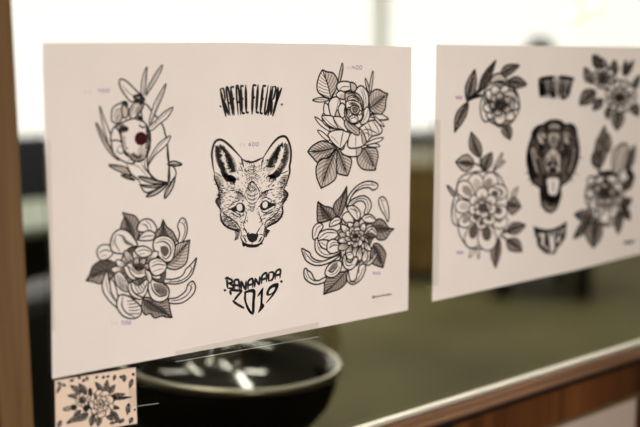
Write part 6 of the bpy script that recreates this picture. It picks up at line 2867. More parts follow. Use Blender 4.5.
S130|2743,763 2699,778 2652,794
S263|3015,700 2917,723 2820,745 2724,767 2629,789
P292,2|2978,667 2981,613 2926,535 2818,489 2707,468 2637,458 2637,458 2658,501 2698,569 2776,635 2897,668
W0,3|2978,667 2892,614 2807,562 2722,510 2707,489 2791,520 2894,565 2956,615
W0,3|2978,667 2892,614 2807,562 2722,510 2691,500 2748,549 2825,609 2902,648
S133|2958,654 2958,604 2935,545
S133|2958,654 2881,654 2790,640
S132|2903,621 2901,569 2880,513
S132|2903,621 2825,619 2739,606
S132|2848,587 2838,540 2813,490
S132|2848,587 2777,581 2700,566
S131|2793,554 2771,515 2740,475
S131|2793,554 2734,540 2672,522
S131|2739,520 2704,492 2666,463
S131|2739,520 2694,499 2647,476
S263|2978,667 2892,614 2807,562 2722,510 2637,458
P321,2|3098,655 3194,594 3270,482 3229,385 3141,315 3080,276 3080,276 3013,337 2920,436 2884,544 2982,627
W0,3|3098,655 3094,560 3089,466 3084,371 3104,340 3143,411 3179,509 3157,592
W0,3|3098,655 3094,560 3089,466 3084,371 3063,347 3034,429 3013,535 3043,609
S134|3097,632 3184,578 3259,505
S134|3097,632 2993,610 2902,566
S134|3095,589 3185,531 3263,458
S134|3095,589 2985,564 2889,520
S134|3093,546 3174,487 3243,415
S134|3093,546 2994,516 2907,470
S134|3091,502 3157,444 3214,376
S134|3091,502 3009,468 2938,421
S134|3089,459 3134,404 3173,343
S134|3089,459 3031,421 2980,374
S134|3087,416 3110,365 3130,311
S134|3087,416 3055,374 3027,328
S135|3085,372 3084,327 3084,281
S135|3085,372 3080,328 3076,283
S289|3098,655 3094,560 3089,466 3084,371 3080,276
P305,3|3657,800 3655,844 3696,892 3780,901 3869,888 3926,878 3926,878 3908,850 3874,808 3812,777 3719,780
W0,3|3657,800 3724,820 3791,839 3858,858 3870,871 3803,868 3719,857 3673,831
W0,3|3657,800 3724,820 3791,839 3858,858 3883,859 3837,835 3772,807 3711,798
S139|3673,805 3669,843 3684,882
S139|3673,805 3728,787 3794,776
S139|3727,820 3728,860 3743,898
S139|3727,820 3784,804 3849,794
S140|3780,836 3793,866 3815,895
S140|3780,836 3831,828 3887,824
S140|3834,851 3860,868 3889,884
S140|3834,851 3872,855 3913,860
S275|3657,800 3724,820 3791,839 3858,858 3926,878
P306,3|3702,771 3768,762 3855,724 3897,669 3908,615 3910,582 3910,582 3858,599 3777,629 3706,675 3686,735
W0,3|3702,771 3754,724 3805,677 3858,630 3881,619 3854,662 3811,717 3757,753
W0,3|3702,771 3754,724 3805,677 3858,630 3865,614 3812,648 3747,695 3713,736
S139|3714,759 3773,752 3839,733
S139|3714,759 3699,727 3700,686
S140|3756,722 3816,712 3881,693
S140|3756,722 3744,688 3746,648
S140|3797,685 3848,669 3900,649
S140|3797,685 3798,653 3808,618
S141|3839,647 3872,627 3907,605
S141|3839,647 3856,621 3876,594
S276|3702,771 3754,724 3805,677 3858,630 3910,582
P305,2|3622,727 3680,683 3731,594 3716,509 3673,443 3642,405 3642,405 3606,451 3554,528 3529,617 3569,695
W0,3|3622,727 3627,647 3632,567 3637,486 3650,462 3666,524 3680,606 3663,674
W0,3|3622,727 3627,647 3632,567 3637,486 3628,464 3609,531 3590,616 3596,680
S139|3623,708 3677,666 3726,606
S139|3623,708 3574,677 3533,628
S139|3626,657 3680,613 3727,555
S139|3626,657 3578,624 3537,577
S139|3630,605 3673,561 3712,508
S139|3630,605 3591,571 3558,526
S139|3633,554 3660,512 3685,464
S139|3633,554 3610,518 3591,475
S139|3636,502 3645,463 3653,422
S139|3636,502 3631,465 3628,425
S275|3622,727 3627,647 3632,567 3637,486 3642,405
P305,3|3722,1024 3704,1064 3721,1128 3788,1172 3866,1198 3916,1212 3916,1212 3921,1174 3920,1114 3885,1055 3794,1024
W0,3|3722,1024 3770,1070 3819,1117 3867,1165 3872,1182 3818,1150 3754,1107 3723,1064
W0,3|3722,1024 3770,1070 3819,1117 3867,1165 3890,1174 3865,1130 3825,1075 3775,1041
S139|3733,1035 3717,1073 3717,1119
S139|3733,1035 3799,1035 3871,1048
S139|3785,1085 3775,1122 3777,1164
S139|3785,1085 3848,1090 3913,1104
S140|3837,1135 3846,1164 3860,1195
S140|3837,1135 3877,1151 3918,1170
S275|3722,1024 3770,1070 3819,1117 3867,1165 3916,1212""".split("\n"),
 'S2:price_mark_a': """C125|344,2417 323,2418 322,2407 338,2406 345,2398 333,2390 321,2393
C125|371,2417 360,2411 359,2400 366,2389 378,2390 385,2403 380,2414 371,2417
C126|411,2416 399,2411 398,2400 406,2388 417,2389 424,2402 420,2413 411,2416""".split("\n"),
 'S2:price_mark_b': """C131|424,555 404,558 403,547 419,545 425,537 414,531 402,535
C132|452,552 440,548 439,538 447,527 458,526 465,537 460,548 452,552
C132|491,547 479,543 478,533 486,522 497,521 504,532 499,543 491,547""".split("\n"),
 'S2:faded_stamp': """S415|3778,272 3828,251 3899,260 3961,242 4057,268""".split("\n"),
 'C:flower_drawing': """P67,2|69,478 69,465 63,443 49,426 35,414 26,407 26,407 28,419 33,438 42,459 58,473
W0,3|69,478 58,460 47,442 37,425 35,419 45,432 58,448 66,463
W0,3|69,478 58,460 47,442 37,425 33,421 40,436 49,455 59,469
S55|66,474 66,461 64,445
S55|66,474 56,469 44,460
S55|49,445 47,434 44,422
S55|49,445 40,439 31,431
S60|69,478 58,460 47,442 37,425 26,407
P67,2|82,482 89,483 100,479 108,470 112,461 115,454 115,454 108,455 99,458 89,463 83,474
W0,3|82,482 90,475 98,468 106,461 109,460 104,467 97,476 89,480
W0,3|82,482 90,475 98,468 106,461 108,458 101,463 92,469 86,475
S56|84,480 91,481 98,480
S56|84,480 85,473 87,465
S56|97,469 103,468 110,467
S56|97,469 99,463 102,457
S60|82,482 90,475 98,468 106,461 115,454
P67,2|70,491 65,486 57,483 48,487 41,494 37,498 37,498 41,501 49,504 58,504 66,498
W0,3|70,491 61,493 53,495 45,496 43,496 49,492 58,488 65,488
W0,3|70,491 61,493 53,495 45,496 43,498 49,498 58,498 65,495
S55|68,491 64,487 59,483
S55|68,491 65,497 60,503
S55|54,494 50,492 45,490
S55|54,494 51,499 46,503
S60|70,491 61,493 53,495 45,496 37,498
P67,2|191,498 187,492 178,486 166,487 156,491 150,494 150,494 154,498 162,504 172,507 184,504
W0,3|191,498 180,497 170,496 160,495 157,493 166,492 178,491 186,494
W0,3|191,498 180,497 170,496 160,495 157,496 165,498 175,501 184,501
S56|188,498 185,492 180,487
S56|188,498 182,503 174,507
S56|172,496 168,492 163,488
S56|172,496 166,499 159,502
S61|191,498 180,497 170,496 160,495 150,494
P68,2|299,482 300,474 296,463 287,460 277,460 270,461 270,461 271,467 274,477 280,484 291,485
W0,3|299,482 292,477 285,471 278,466 276,463 284,466 293,470 298,476
W0,3|299,482 292,477 285,471 278,466 275,466 279,471 286,478 293,482
S57|297,481 298,473 297,466
S57|297,481 290,484 282,485
S57|286,472 285,466 283,460
S57|286,472 280,473 273,473
S61|299,482 292,477 285,471 278,466 270,461
P68,2|313,499 320,496 328,487 329,477 327,468 326,463 326,463 321,467 313,474 308,483 309,494
W0,3|313,499 316,490 319,481 322,472 325,469 324,477 323,487 319,495
W0,3|313,499 316,490 319,481 322,472 322,469 318,476 314,486 312,493
S57|314,497 320,494 327,489
S57|314,497 310,492 308,486
S57|319,482 324,478 329,473
S57|319,482 317,477 316,471
S61|313,499 316,490 319,481 322,472 326,463
P70,2|486,469 488,462 485,454 478,451 470,452 464,453 464,453 465,458 466,466 470,473 479,472
W0,3|486,469 481,465 475,461 470,457 469,455 475,456 482,459 486,464
W0,3|486,469 481,465 475,461 470,457 468,457 471,462 476,467 481,469
S58|485,468 487,462 486,456
S58|485,468 479,471 473,473
S58|476,462 476,457 475,452
S58|476,462 471,463 466,463
S63|486,469 481,465 475,461 470,457 464,453
P70,2|507,458 509,464 515,469 524,467 531,462 535,459 535,459 532,455 527,450 520,447 512,452
W0,3|507,458 514,458 521,458 528,459 530,460 524,462 515,464 510,462
W0,3|507,458 514,458 521,458 528,459 530,458 525,456 518,454 511,455
S58|509,458 510,464 514,468
S58|509,458 512,453 518,448
S58|520,458 523,462 526,465
S58|520,458 524,455 529,452
S63|507,458 514,458 521,458 528,459 535,459
P70,2|592,461 597,451 599,435 592,422 582,413 576,409 576,409 574,417 572,431 574,446 584,457
W0,3|592,461 588,448 584,435 580,422 580,417 586,427 593,439 595,451
W0,3|592,461 588,448 584,435 580,422 578,418 579,430 582,444 586,454
S59|591,457 596,449 599,438
S59|591,457 583,454 575,448
S59|585,437 587,428 588,419
S59|585,437 579,432 573,426
S63|592,461 588,448 584,435 580,422 576,409
P71,2|678,442 691,432 703,413 700,394 690,380 683,372 683,372 675,382 663,399 657,418 666,435
W0,3|678,442 679,425 680,407 682,389 685,384 688,398 691,417 687,432
W0,3|678,442 679,425 680,407 682,389 680,385 675,399 671,419 673,433
S59|678,438 690,430 701,417
S59|678,438 668,432 658,422
S59|680,410 688,400 696,389
S59|680,410 673,402 667,392
S64|678,442 679,425 680,407 682,389 683,372
P71,2|663,432 663,424 658,416 649,417 640,421 634,424 634,424 636,429 640,436 647,441 657,437
W0,3|663,432 656,430 649,428 641,426 640,424 647,423 656,423 661,427
W0,3|663,432 656,430 649,428 641,426 639,426 644,430 651,434 658,434
S59|662,431 661,424 659,418
S59|662,431 656,436 650,440
S59|650,428 648,423 645,418
S59|650,428 644,431 639,433
S64|663,432 656,430 649,428 641,426 634,424
P72,2|764,382 770,367 771,340 758,319 742,306 731,298 731,298 729,312 727,335 732,360 749,378
W0,3|764,382 755,361 747,340 739,319 739,312 750,327 762,347 766,366
W0,3|764,382 755,361 747,340 739,319 735,314 739,333 744,356 753,372
S60|762,377 768,363 771,344
S60|762,377 748,373 734,363
S60|749,343 751,330 752,315
S60|749,343 738,336 728,327
S65|764,382 755,361 747,340 739,319 731,298
P72,2|719,153 729,135 734,103 725,75 710,55 700,44 700,44 695,61 688,89 689,120 704,144
W0,3|719,153 714,126 709,98 705,71 706,63 714,83 723,110 724,133
W0,3|719,153 714,126 709,98 705,71 701,64 701,87 703,117 709,138
S60|717,146 727,130 734,108
S60|717,146 704,138 690,123
S60|710,103 715,87 719,68
S60|710,103 700,92 691,79
S65|719,153 714,126 709,98 705,71 700,44
P72,2|695,102 704,102 718,97 725,85 729,73 730,65 730,65 722,67 710,71 699,79 694,93
W0,3|695,102 704,93 712,83 721,74 725,73 720,82 712,93 703,100
W0,3|695,102 704,93 712,83 721,74 723,71 714,77 704,86 697,94
S60|697,100 705,100 715,98
S60|697,100 696,91 697,82
S60|711,85 719,83 726,80
S60|711,85 712,77 715,70
S65|695,102 704,93 712,83 721,74 730,65
P73,2|750,3 756,-10 756,-29 744,-39 729,-44 719,-46 719,-46 717,-35 715,-18 720,-2 736,5
W0,3|750,3 742,-9 734,-21 727,-33 726,-39 736,-31 748,-20 752,-8
W0,3|750,3 742,-9 734,-21 727,-33 723,-36 726,-24 732,-9 741,0
S60|748,1 754,-11 757,-25
S60|748,1 736,2 723,0
S60|736,-19 738,-30 738,-41
S60|736,-19 726,-21 716,-25
S65|750,3 742,-9 734,-21 727,-33 719,-46
P72,2|662,11 665,0 663,-12 652,-15 640,-13 632,-10 632,-10 632,-3 633,9 639,18 652,16
W0,3|662,11 655,5 647,0 640,-5 639,-8 647,-7 658,-3 662,3
W0,3|662,11 655,5 647,0 640,-5 636,-5 641,1 647,9 655,11
S60|660,9 663,0 664,-9
S60|660,9 652,15 642,18
S60|648,1 648,-7 647,-14
S60|648,1 641,3 633,4
S65|662,11 655,5 647,0 640,-5 632,-10
P67,2|53,145 59,132 59,111 48,97 33,89 24,85 24,85 22,96 21,115 25,133 40,144
W0,3|53,145 46,130 39,115 31,100 31,94 40,104 51,118 55,132
W0,3|53,145 46,130 39,115 31,100 27,97 31,111 36,128 44,139
S56|52,142 57,129 59,115
S56|52,142 40,141 28,136
S56|40,117 42,106 42,94
S56|40,117 30,114 21,108
S60|53,145 46,130 39,115 31,100 24,85
P71,2|575,-3 568,-9 554,-13 538,-9 525,-1 517,4 517,4 524,7 536,12 552,12 567,5
W0,3|575,-3 560,-1 546,0 532,2 528,1 539,-3 555,-7 566,-7
W0,3|575,-3 560,-1 546,0 532,2 527,4 539,4 554,4 565,1
S59|571,-3 565,-9 556,-13
S59|571,-3 564,4 554,11
S59|548,0 541,-3 533,-6
S59|548,0 541,5 532,10
S64|575,-3 560,-1 546,0 532,2 517,4
P73,2|775,83 780,82 786,79 786,74 784,70 782,67 782,67 778,68 773,71 770,75 771,80
W0,3|775,83 777,79 778,75 780,71 781,70 782,74 781,79 778,82
W0,3|775,83 777,79 778,75 780,71 780,70 777,73 774,77 774,80
S60|775,82 780,82 784,80
S60|775,82 772,80 770,77
S60|778,76 782,74 785,72
S60|778,76 776,73 775,70
S65|775,83 777,79 778,75 780,71 782,67
P68,2|146,116 144,107 136,98 124,98 112,102 105,105 105,105 109,111 115,120 125,125 138,122
W0,3|146,116 136,113 126,110 115,108 113,106 122,105 134,105 142,110
W0,3|146,116 136,113 126,110 115,108 112,108 119,113 130,117 139,118
S56|144,115 142,107 138,100
S56|144,115 137,121 128,125
S56|127,111 124,105 119,100
S56|127,111 120,114 113,116
S61|146,116 136,113 126,110 115,108 105,105
P71,2|604,11 604,3 599,-5 590,-7 581,-5 575,-3 575,-3 576,2 580,10 586,16 597,15
W0,3|604,11 597,7 589,4 582,0 581,-2 588,-1 597,1 602,5
W0,3|604,11 597,7 589,4 582,0 579,0 584,5 591,10 598,11
S59|602,10 602,3 601,-4
S59|602,10 596,14 589,16
S59|590,4 589,-1 586,-6
S59|590,4 585,6 578,7
S64|604,11 597,7 589,4 582,0 575,-3
P72,2|766,438 773,438 782,434 786,426 787,418 787,412 787,412 781,414 772,416 765,422 763,432
W0,3|766,438 771,432 776,425 781,419 784,418 781,424 777,432 771,437
W0,3|766,438 771,432 776,425 781,419 782,416 776,421 770,427 766,433
S60|767,436 773,437 780,436
S60|767,436 765,431 764,425
S60|775,426 781,425 786,423
S60|775,426 775,421 776,415
S65|766,438 771,432 776,425 781,419 787,412
P68,2|232,510 236,513 245,514 251,509 256,502 258,497 258,497 254,496 247,495 239,496 233,504
W0,3|232,510 238,507 245,504 252,500 254,501 249,505 242,510 236,511
W0,3|232,510 238,507 245,504 252,500 253,499 248,500 240,502 235,506
S56|233,509 237,512 243,514
S56|233,509 235,504 238,498
S56|244,504 248,505 253,506
S56|244,504 246,500 250,495
S61|232,510 238,507 245,504 252,500 258,497
P69,2|423,476 421,470 415,466 407,467 400,472 395,475 395,475 398,478 404,483 411,485 419,481
W0,3|423,476 416,476 409,475 402,475 401,474 407,472 415,471 420,472
W0,3|423,476 416,476 409,475 402,475 400,476 405,478 413,479 419,478
S58|422,476 420,471 416,467
S58|422,476 418,480 413,484
S58|410,475 408,472 404,469
S58|410,475 406,478 402,481
S62|423,476 416,476 409,475 402,475 395,475
P80,2|292,334 266,336 223,357 189,394 167,430 155,452 155,452 178,445 217,430 258,403 286,361
W0,3|292,334 258,364 223,393 189,423 177,429 201,401 234,366 264,344
W0,3|292,334 258,364 223,393 189,423 181,434 211,413 249,386 276,359
S57|284,341 259,344 228,354
S57|284,341 278,367 262,397
S57|256,365 232,369 203,379
S57|256,365 249,391 234,419
S57|229,389 206,396 181,407
S57|229,389 218,411 203,435
S56|201,412 183,424 164,437
S56|201,412 187,429 171,447
S72|292,334 258,364 223,393 189,423 155,452
P80,2|271,318 252,312 212,315 173,332 142,352 124,365 124,365 144,366 178,367 218,359 255,336
W0,3|271,318 234,330 197,342 160,353 150,354 179,341 216,325 246,317
W0,3|271,318 234,330 197,342 160,353 150,359 180,353 218,344 248,332
S57|262,321 243,316 216,315
S57|262,321 246,338 222,357
S57|232,330 213,326 188,325
S57|232,330 216,347 194,364
S56|203,340 184,338 162,339
S56|203,340 186,353 166,367
S56|174,349 156,352 137,356
S56|174,349 156,357 138,366
S72|271,318 234,330 197,342 160,353 124,365
P80,2|307,344 287,352 260,376 245,408 239,437 236,455 236,455 252,444 278,426 302,398 310,364
W0,3|307,344 289,372 271,400 254,427 246,434 257,409 271,379 288,357
W0,3|307,344 289,372 271,400 254,427 251,436 268,416 290,389 302,364
S57|302,351 284,358 263,372
S57|302,351 306,369 303,393
S57|288,373 270,381 251,394
S57|288,373 290,392 288,414
S57|274,395 259,405 243,418
S57|274,395 273,413 269,432
S57|260,417 249,429 238,442
S57|260,417 254,432 247,447
S72|307,344 289,372 271,400 254,427 236,455
P82,2|487,304 476,324 472,361 484,393 501,416 513,429 513,429 518,409 526,377 524,341 505,313
W0,3|487,304 493,335 500,366 506,398 505,408 495,384 484,353 481,326
W0,3|487,304 493,335 500,366 506,398 511,406 510,379 507,345 499,320
S58|488,311 479,330 472,356
S58|488,311 505,320 522,337
S58|493,336 485,356 478,380
S58|493,336 510,346 525,362
S58|499,361 494,380 490,401
S58|499,361 511,373 523,389
S58|504,386 504,403 505,420
S58|504,386 510,400 516,415
S73|487,304 493,335 500,366 506,398 513,429
P82,2|515,297 513,316 524,343 548,357 573,362 589,364 589,364 586,348 579,323 564,300 535,293
W0,3|515,297 533,314 552,331 570,347 573,355 554,345 532,331 519,315
W0,3|515,297 533,314 552,331 570,347 577,350 566,333 549,313 532,301
S58|519,301 518,319 522,339
S58|519,301 538,297 559,299
S59|534,315 534,332 537,351
S59|534,315 553,312 573,313
S59|549,328 551,343 557,359
S59|549,328 565,329 582,332
S59|563,341 570,352 578,362
S59|563,341 575,347 586,353
S74|515,297 533,314 552,331 570,347 589,364
P81,2|459,324 441,332 416,357 402,389 396,417 394,434 394,434 409,423 433,403 455,375 463,342
W0,3|459,324 443,351 426,379 410,407 403,413 413,390 426,359 442,337
W0,3|459,324 443,351 426,379 410,407 407,415 424,395 443,367 455,344
S58|455,330 438,339 419,354
S58|455,330 458,348 456,371
S58|442,352 425,362 407,376
S58|442,352 444,370 442,392
S58|429,375 415,385 400,399
S58|429,375 428,391 424,410
S58|416,397 406,409 396,422
S58|416,397 410,411 404,426
S73|459,324 443,351 426,379 410,407 394,434
P82,2|527,260 544,271 584,279 627,273 664,260 686,252 686,252 666,245 633,235 591,232 548,245
W0,3|527,260 567,258 606,256 646,254 657,256 624,262 583,268 551,267
W0,3|527,260 567,258 606,256 646,254 657,251 626,249 586,247 554,251
S59|537,259 554,270 580,279
S59|537,259 557,246 586,233
S59|568,258 586,268 610,276
S59|568,258 589,245 616,233
S59|600,256 618,263 640,268
S59|600,256 620,247 644,238
S59|631,255 650,256 670,258
S59|631,255 651,251 672,247
S74|527,260 567,258 606,256 646,254 686,252
P82,2|555,233 578,237 627,236 680,228 724,216 750,209 750,209 725,208 682,206 629,210 579,222
W0,3|555,233 603,227 652,221 701,215 714,215 675,222 626,230 587,234
W0,3|555,233 603,227 652,221 701,215 715,212 675,215 627,218 588,224
S59|566,231 590,235 624,236
S59|566,231 591,221 626,211
S59|605,227 628,230 660,231
S59|605,227 629,217 661,207
S59|644,222 667,223 695,224
S59|644,222 668,214 697,207
S60|683,217 706,216 731,214
S60|683,217 706,213 732,208
S74|555,233 603,227 652,221 701,215 750,209
P83,2|552,156 563,161 583,160 601,149 615,135 623,126 623,126 612,124 594,123 574,128 558,143
W0,3|552,156 570,149 587,141 605,134 611,133 597,142 579,153 564,158
W0,3|552,156 570,149 587,141 605,134 610,130 595,133 575,139 561,147
S59|556,155 566,159 579,161
S59|556,155 562,143 571,130
S59|570,149 581,152 594,154
S59|570,149 577,137 586,125
S59|584,142 595,144 606,144
S59|584,142 592,133 601,123
S59|599,136 608,134 617,132
S59|599,136 607,131 615,125
S74|552,156 570,149 587,141 605,134 623,126
P82,2|522,115 537,118 563,112 584,94 598,73 606,60 606,60 591,60 568,63 543,74 526,97
W0,3|522,115 543,101 564,87 585,73 592,72 577,86 556,104 537,113
W0,3|522,115 543,101 564,87 585,73 590,67 571,75 547,87 531,101
S59|527,111 541,115 559,114
S59|527,111 530,95 539,78
S59|543,100 558,103 575,102
S59|543,100 548,84 557,67
S59|560,89 574,89 589,86
S59|560,89 567,76 577,62
S59|577,78 588,74 600,68
S59|577,78 586,69 596,60
S74|522,115 543,101 564,87 585,73 606,60
P82,2|493,108 509,103 532,86 543,61 546,39 547,25 547,25 533,32 512,45 493,66 488,92
W0,3|493,108 506,87 520,66 533,45 539,41 532,59 521,83 507,99
W0,3|493,108 506,87 520,66 533,45 535,39 521,54 504,74 495,93
S59|496,103 511,99 528,89
S59|496,103 492,89 492,71
S59|507,86 522,81 538,72
S59|507,86 504,71 504,54
S59|518,70 530,62 544,53
S59|518,70 518,56 520,40
S59|528,53 537,44 546,34
S59|528,53 533,42 538,30
S74|493,108 506,87 520,66 533,45 547,25
P81,2|422,97 435,80 442,51 432,28 415,12 404,4 404,4 396,20 386,46 385,73 403,92
W0,3|422,97 417,74 413,50 408,27 410,19 419,36 429,59 429,80
W0,3|422,97 417,74 413,50 408,27 404,22 403,42 404,69 411,86
S58|421,91 432,76 442,57
S58|421,91 404,88 388,78
S58|417,73 428,57 437,37
S58|417,73 400,67 385,58
S58|413,54 420,39 426,22
S58|413,54 401,46 390,36
S58|410,36 411,23 411,10
S58|410,36 404,26 399,15
S73|422,97 417,74 413,50 408,27 404,4
P80,2|312,151 310,129 292,103 262,95 232,97 213,99 213,99 220,116 233,142 255,162 290,162
W0,3|312,151 287,138 263,125 238,112 233,105 256,110 286,119 304,133
W0,3|312,151 287,138 263,125 238,112 229,111 246,127 270,144 292,151
S57|306,148 304,128 296,107
S57|306,148 286,158 261,163
S57|286,137 283,118 275,98
S57|286,137 265,146 242,151
S57|267,127 260,111 251,96
S57|267,127 248,131 228,132
S57|247,117 237,107 226,98
S57|247,117 233,114 218,110
S72|312,151 287,138 263,125 238,112 213,99
P80,2|284,144 268,125 225,104 175,101 131,107 105,112 105,112 125,126 159,147 205,162 257,157
W0,3|284,144 239,136 194,128 150,120 138,114 176,115 223,118 259,128
W0,3|284,144 239,136 194,128 150,120 136,121 170,132 215,144 252,148
S57|273,142 257,124 230,106
S57|273,142 247,154 211,161
S57|237,135 220,118 195,102
S57|237,135 211,146 178,154
S57|201,129 183,116 160,103
S57|201,129 176,135 147,139
S57|166,123 146,116 124,109
S57|166,123 143,122 120,121
S72|284,144 239,136 194,128 150,120 105,112
P81,2|367,124 377,104 381,72 367,47 347,30 334,21 334,21 329,39 322,69 325,99 347,120
W0,3|367,124 359,98 351,73 342,47 343,38 355,56 368,81 372,104
W0,3|367,124 359,98 351,73 342,47 337,41 339,64 344,93 354,113
S58|365,118 375,100 381,77
S58|365,118 347,114 329,104
S58|358,97 367,79 373,57
S58|358,97 340,92 323,82
S58|352,77 357,60 360,41
S58|352,77 338,69 325,58
S58|345,56 344,42 343,28
S58|345,56 338,45 331,33
S73|367,124 359,98 351,73 342,47 334,21
P83,2|550,94 569,86 599,60 617,26 627,-5 632,-24 632,-24 614,-13 587,8 561,38 549,74
W0,3|550,94 570,65 590,35 611,5 619,-2 606,24 588,57 569,80
W0,3|550,94 570,65 590,35 611,5 615,-4 595,18 571,47 557,72
S59|554,87 573,79 595,63
S59|554,87 554,68 559,43
S59|571,63 589,54 610,40
S59|571,63 571,44 576,20
S59|587,40 603,29 620,14
S59|587,40 591,22 597,1
S59|604,16 615,3 628,-11
S59|604,16 611,1 620,-16
S74|550,94 570,65 590,35 611,5 632,-24
P80,2|245,194 243,180 230,162 208,155 188,155 175,156 175,156 180,168 190,185 206,199 230,200
W0,3|245,194 228,185 210,175 193,166 189,161 205,165 226,172 239,182
W0,3|245,194 228,185 210,175 193,166 186,165 199,176 215,188 231,194
S57|241,192 239,179 232,165
S57|241,192 227,198 210,200
S57|227,184 224,171 217,158
S57|227,184 213,189 196,191
S57|213,177 208,166 201,156
S57|213,177 200,179 186,179
S57|199,169 192,163 184,156
S57|199,169 189,167 179,164
S72|245,194 228,185 210,175 193,166 175,156
K0|363,345 360,325 351,312 340,309 329,317 322,334 320,355 323,374 332,388 343,391 354,383 361,366
K0|354,217 350,200 342,189 330,186 320,194 312,209 310,227 314,244 322,255 333,257 344,250 352,235
K0|324,203 319,184 307,171 292,169 277,178 267,196 264,217 269,237 280,249 296,251 311,242 321,224
K0|211,232 206,218 194,210 178,210 162,218 150,232 147,247 152,261 164,269 180,269 196,262 208,248
K0|597,244 594,235 586,229 576,229 566,234 559,243 557,253 560,262 568,267 578,268 588,263 595,254
K0|306,228 302,216 293,210 280,209 268,215 259,226 257,239 260,251 270,258 282,258 294,252 303,241
K0|583,212 579,206 568,203 554,205 540,210 530,217 526,225 530,231 541,234 555,233 569,227 579,220
P78,2|78,247 112,260 152,250 158,235 137,222 97,227
K0|721,212 757,212 720,206
P80,0|263,286 270,296 288,305 307,305 322,292 329,277 324,266 310,261 290,268 271,276
W0,3|263,286 271,295 290,299 295,286 292,273 272,278
S46|263,286 271,286 289,286 309,283
P80,0|263,286 276,286 296,278 312,264 314,246 307,234 295,231 281,239 270,256 262,275
W0,3|263,286 276,284 294,273 288,262 276,258 264,275
S46|263,286 269,280 283,267 296,251
P80,0|263,286 274,276 284,256 286,237 274,226 260,225 248,233 243,247 247,265 254,280
W0,3|263,286 272,275 279,256 266,254 253,262 256,279
S46|263,286 264,278 266,261 264,242
P80,0|263,286 264,272 258,254 245,242 228,245 215,255 211,268 218,281 234,287 252,289
W0,3|263,286 262,273 253,258 241,267 237,281 252,287
S46|263,286 258,281 246,270 231,261
P80,0|263,286 253,277 234,273 214,277 201,292 198,307 205,317 220,319 239,308 256,296
W0,3|263,286 252,279 232,279 230,293 236,304 255,295
S46|263,286 255,287 236,291 217,298
P80,0|263,286 249,288 228,301 213,319 212,339 219,350 232,351 247,340 257,319 264,297
W0,3|263,286 249,290 231,306 238,316 251,318 262,298
S46|263,286 256,293 242,310 230,330
P80,0|263,286 252,297 242,320 240,343 252,357 266,360 278,351 283,334 279,312 271,293
W0,3|263,286 253,298 247,321 260,324 273,316 270,295
S46|263,286 262,295 260,316 262,338
P80,0|263,286 260,300 266,322 278,337 297,338 311,330 316,317 310,302 293,291 275,284
W0,3|263,286 262,300 271,318 284,311 290,297 274,287
S46|263,286 268,292 279,307 294,319
P93,0|448,216 470,226 511,224 549,207 566,174 565,144 545,129 513,132 481,160 455,192
W0,2|448,216 471,222 510,212 508,185 489,167 458,193
S58|448,216 466,217 504,208 540,189
S58|448,216 462,209 496,192 531,170
S58|448,216 458,200 489,176 522,151
P93,0|448,216 475,206 511,174 536,135 530,99 510,81 482,85 455,111 443,153 439,195
W0,2|448,216 474,202 503,167 484,150 455,152 443,193
S58|448,216 466,203 494,169 515,129
S58|448,216 457,200 477,163 495,123
S58|448,216 448,197 460,158 475,117
P93,0|448,216 467,192 482,147 482,104 456,81 426,80 403,100 393,135 407,173 427,205
W0,2|448,216 464,190 470,146 442,146 417,165 430,202
S58|448,216 457,195 463,153 459,112
S58|448,216 447,199 444,160 437,119
S58|448,216 437,202 426,166 415,127
P93,0|448,216 452,188 440,149 416,122 381,124 354,142 343,169 354,197 387,213 424,222
W0,2|448,216 448,189 430,157 404,174 392,201 424,218
S58|448,216 445,196 427,165 400,141
S58|448,216 438,205 414,181 385,160
S58|448,216 431,213 400,197 369,179
P93,0|448,216 434,196 400,181 363,181 336,206 326,235 335,259 361,269 398,256 432,236
W0,2|448,216 431,199 396,192 387,220 394,245 430,233
S58|448,216 433,206 399,199 363,203
S58|448,216 433,216 399,218 362,225
S58|448,216 433,226 398,237 361,247
P93,0|448,216 421,215 381,231 349,258 343,293 355,318 379,325 409,312 432,276 449,239
W0,2|448,216 421,218 386,241 397,264 422,273 445,239
S58|448,216 428,221 394,242 364,272
S58|448,216 435,227 407,254 379,285
S58|448,216 442,233 419,265 394,298
P93,0|448,216 423,233 397,272 385,313 401,342 427,352 454,341 473,310 472,269 463,231
W0,2|448,216 426,235 407,276 432,284 460,274 459,234
S58|448,216 433,233 416,271 407,312
S58|448,216 443,232 434,271 429,312
S58|448,216 453,232 453,270 451,311
P93,0|448,216 436,242 434,285 448,320 480,330 510,321 528,297 527,264 502,237 471,217
W0,2|448,216 439,242 446,281 474,272 493,247 469,221
S58|448,216 444,236 451,273 468,306
S58|448,216 453,229 468,261 487,292
S58|448,216 462,223 485,249 507,278
P93,0|448,216 454,240 478,267 511,280 545,264 565,238 565,211 544,191 506,192 468,200
W0,2|448,216 457,238 486,257 504,232 505,204 469,204
S58|448,216 457,230 485,249 520,258
S58|448,216 461,220 492,230 528,236
S58|448,216 465,210 499,211 536,213
P93,0|441,214 450,227 471,237 493,236 508,218 514,198 507,183 491,178 469,188 449,201
W0,3|441,214 451,225 473,230 477,211 471,195 450,203
S58|441,214 450,219 470,221 492,217
S58|441,214 449,210 470,205 491,197
P93,0|441,214 459,212 483,197 499,176 496,154 483,141 466,141 450,154 441,178 436,201
W0,3|441,214 458,209 478,192 467,180 449,179 439,201
S58|441,214 451,208 469,190 483,169
S58|441,214 444,205 455,184 466,161
P93,0|441,214 453,199 462,172 460,148 441,138 421,141 407,154 403,174 414,193 427,210
W0,3|441,214 451,198 454,173 436,175 420,188 429,208
S58|441,214 444,203 446,179 441,157
S58|441,214 436,207 430,186 422,165
P93,0|441,214 439,197 427,177 408,168 387,179 374,196 372,213 383,225 405,226 428,223
W0,3|441,214 437,199 422,184 410,200 407,218 427,220
S58|441,214 435,206 420,194 400,187
S58|441,214 432,214 413,210 392,206
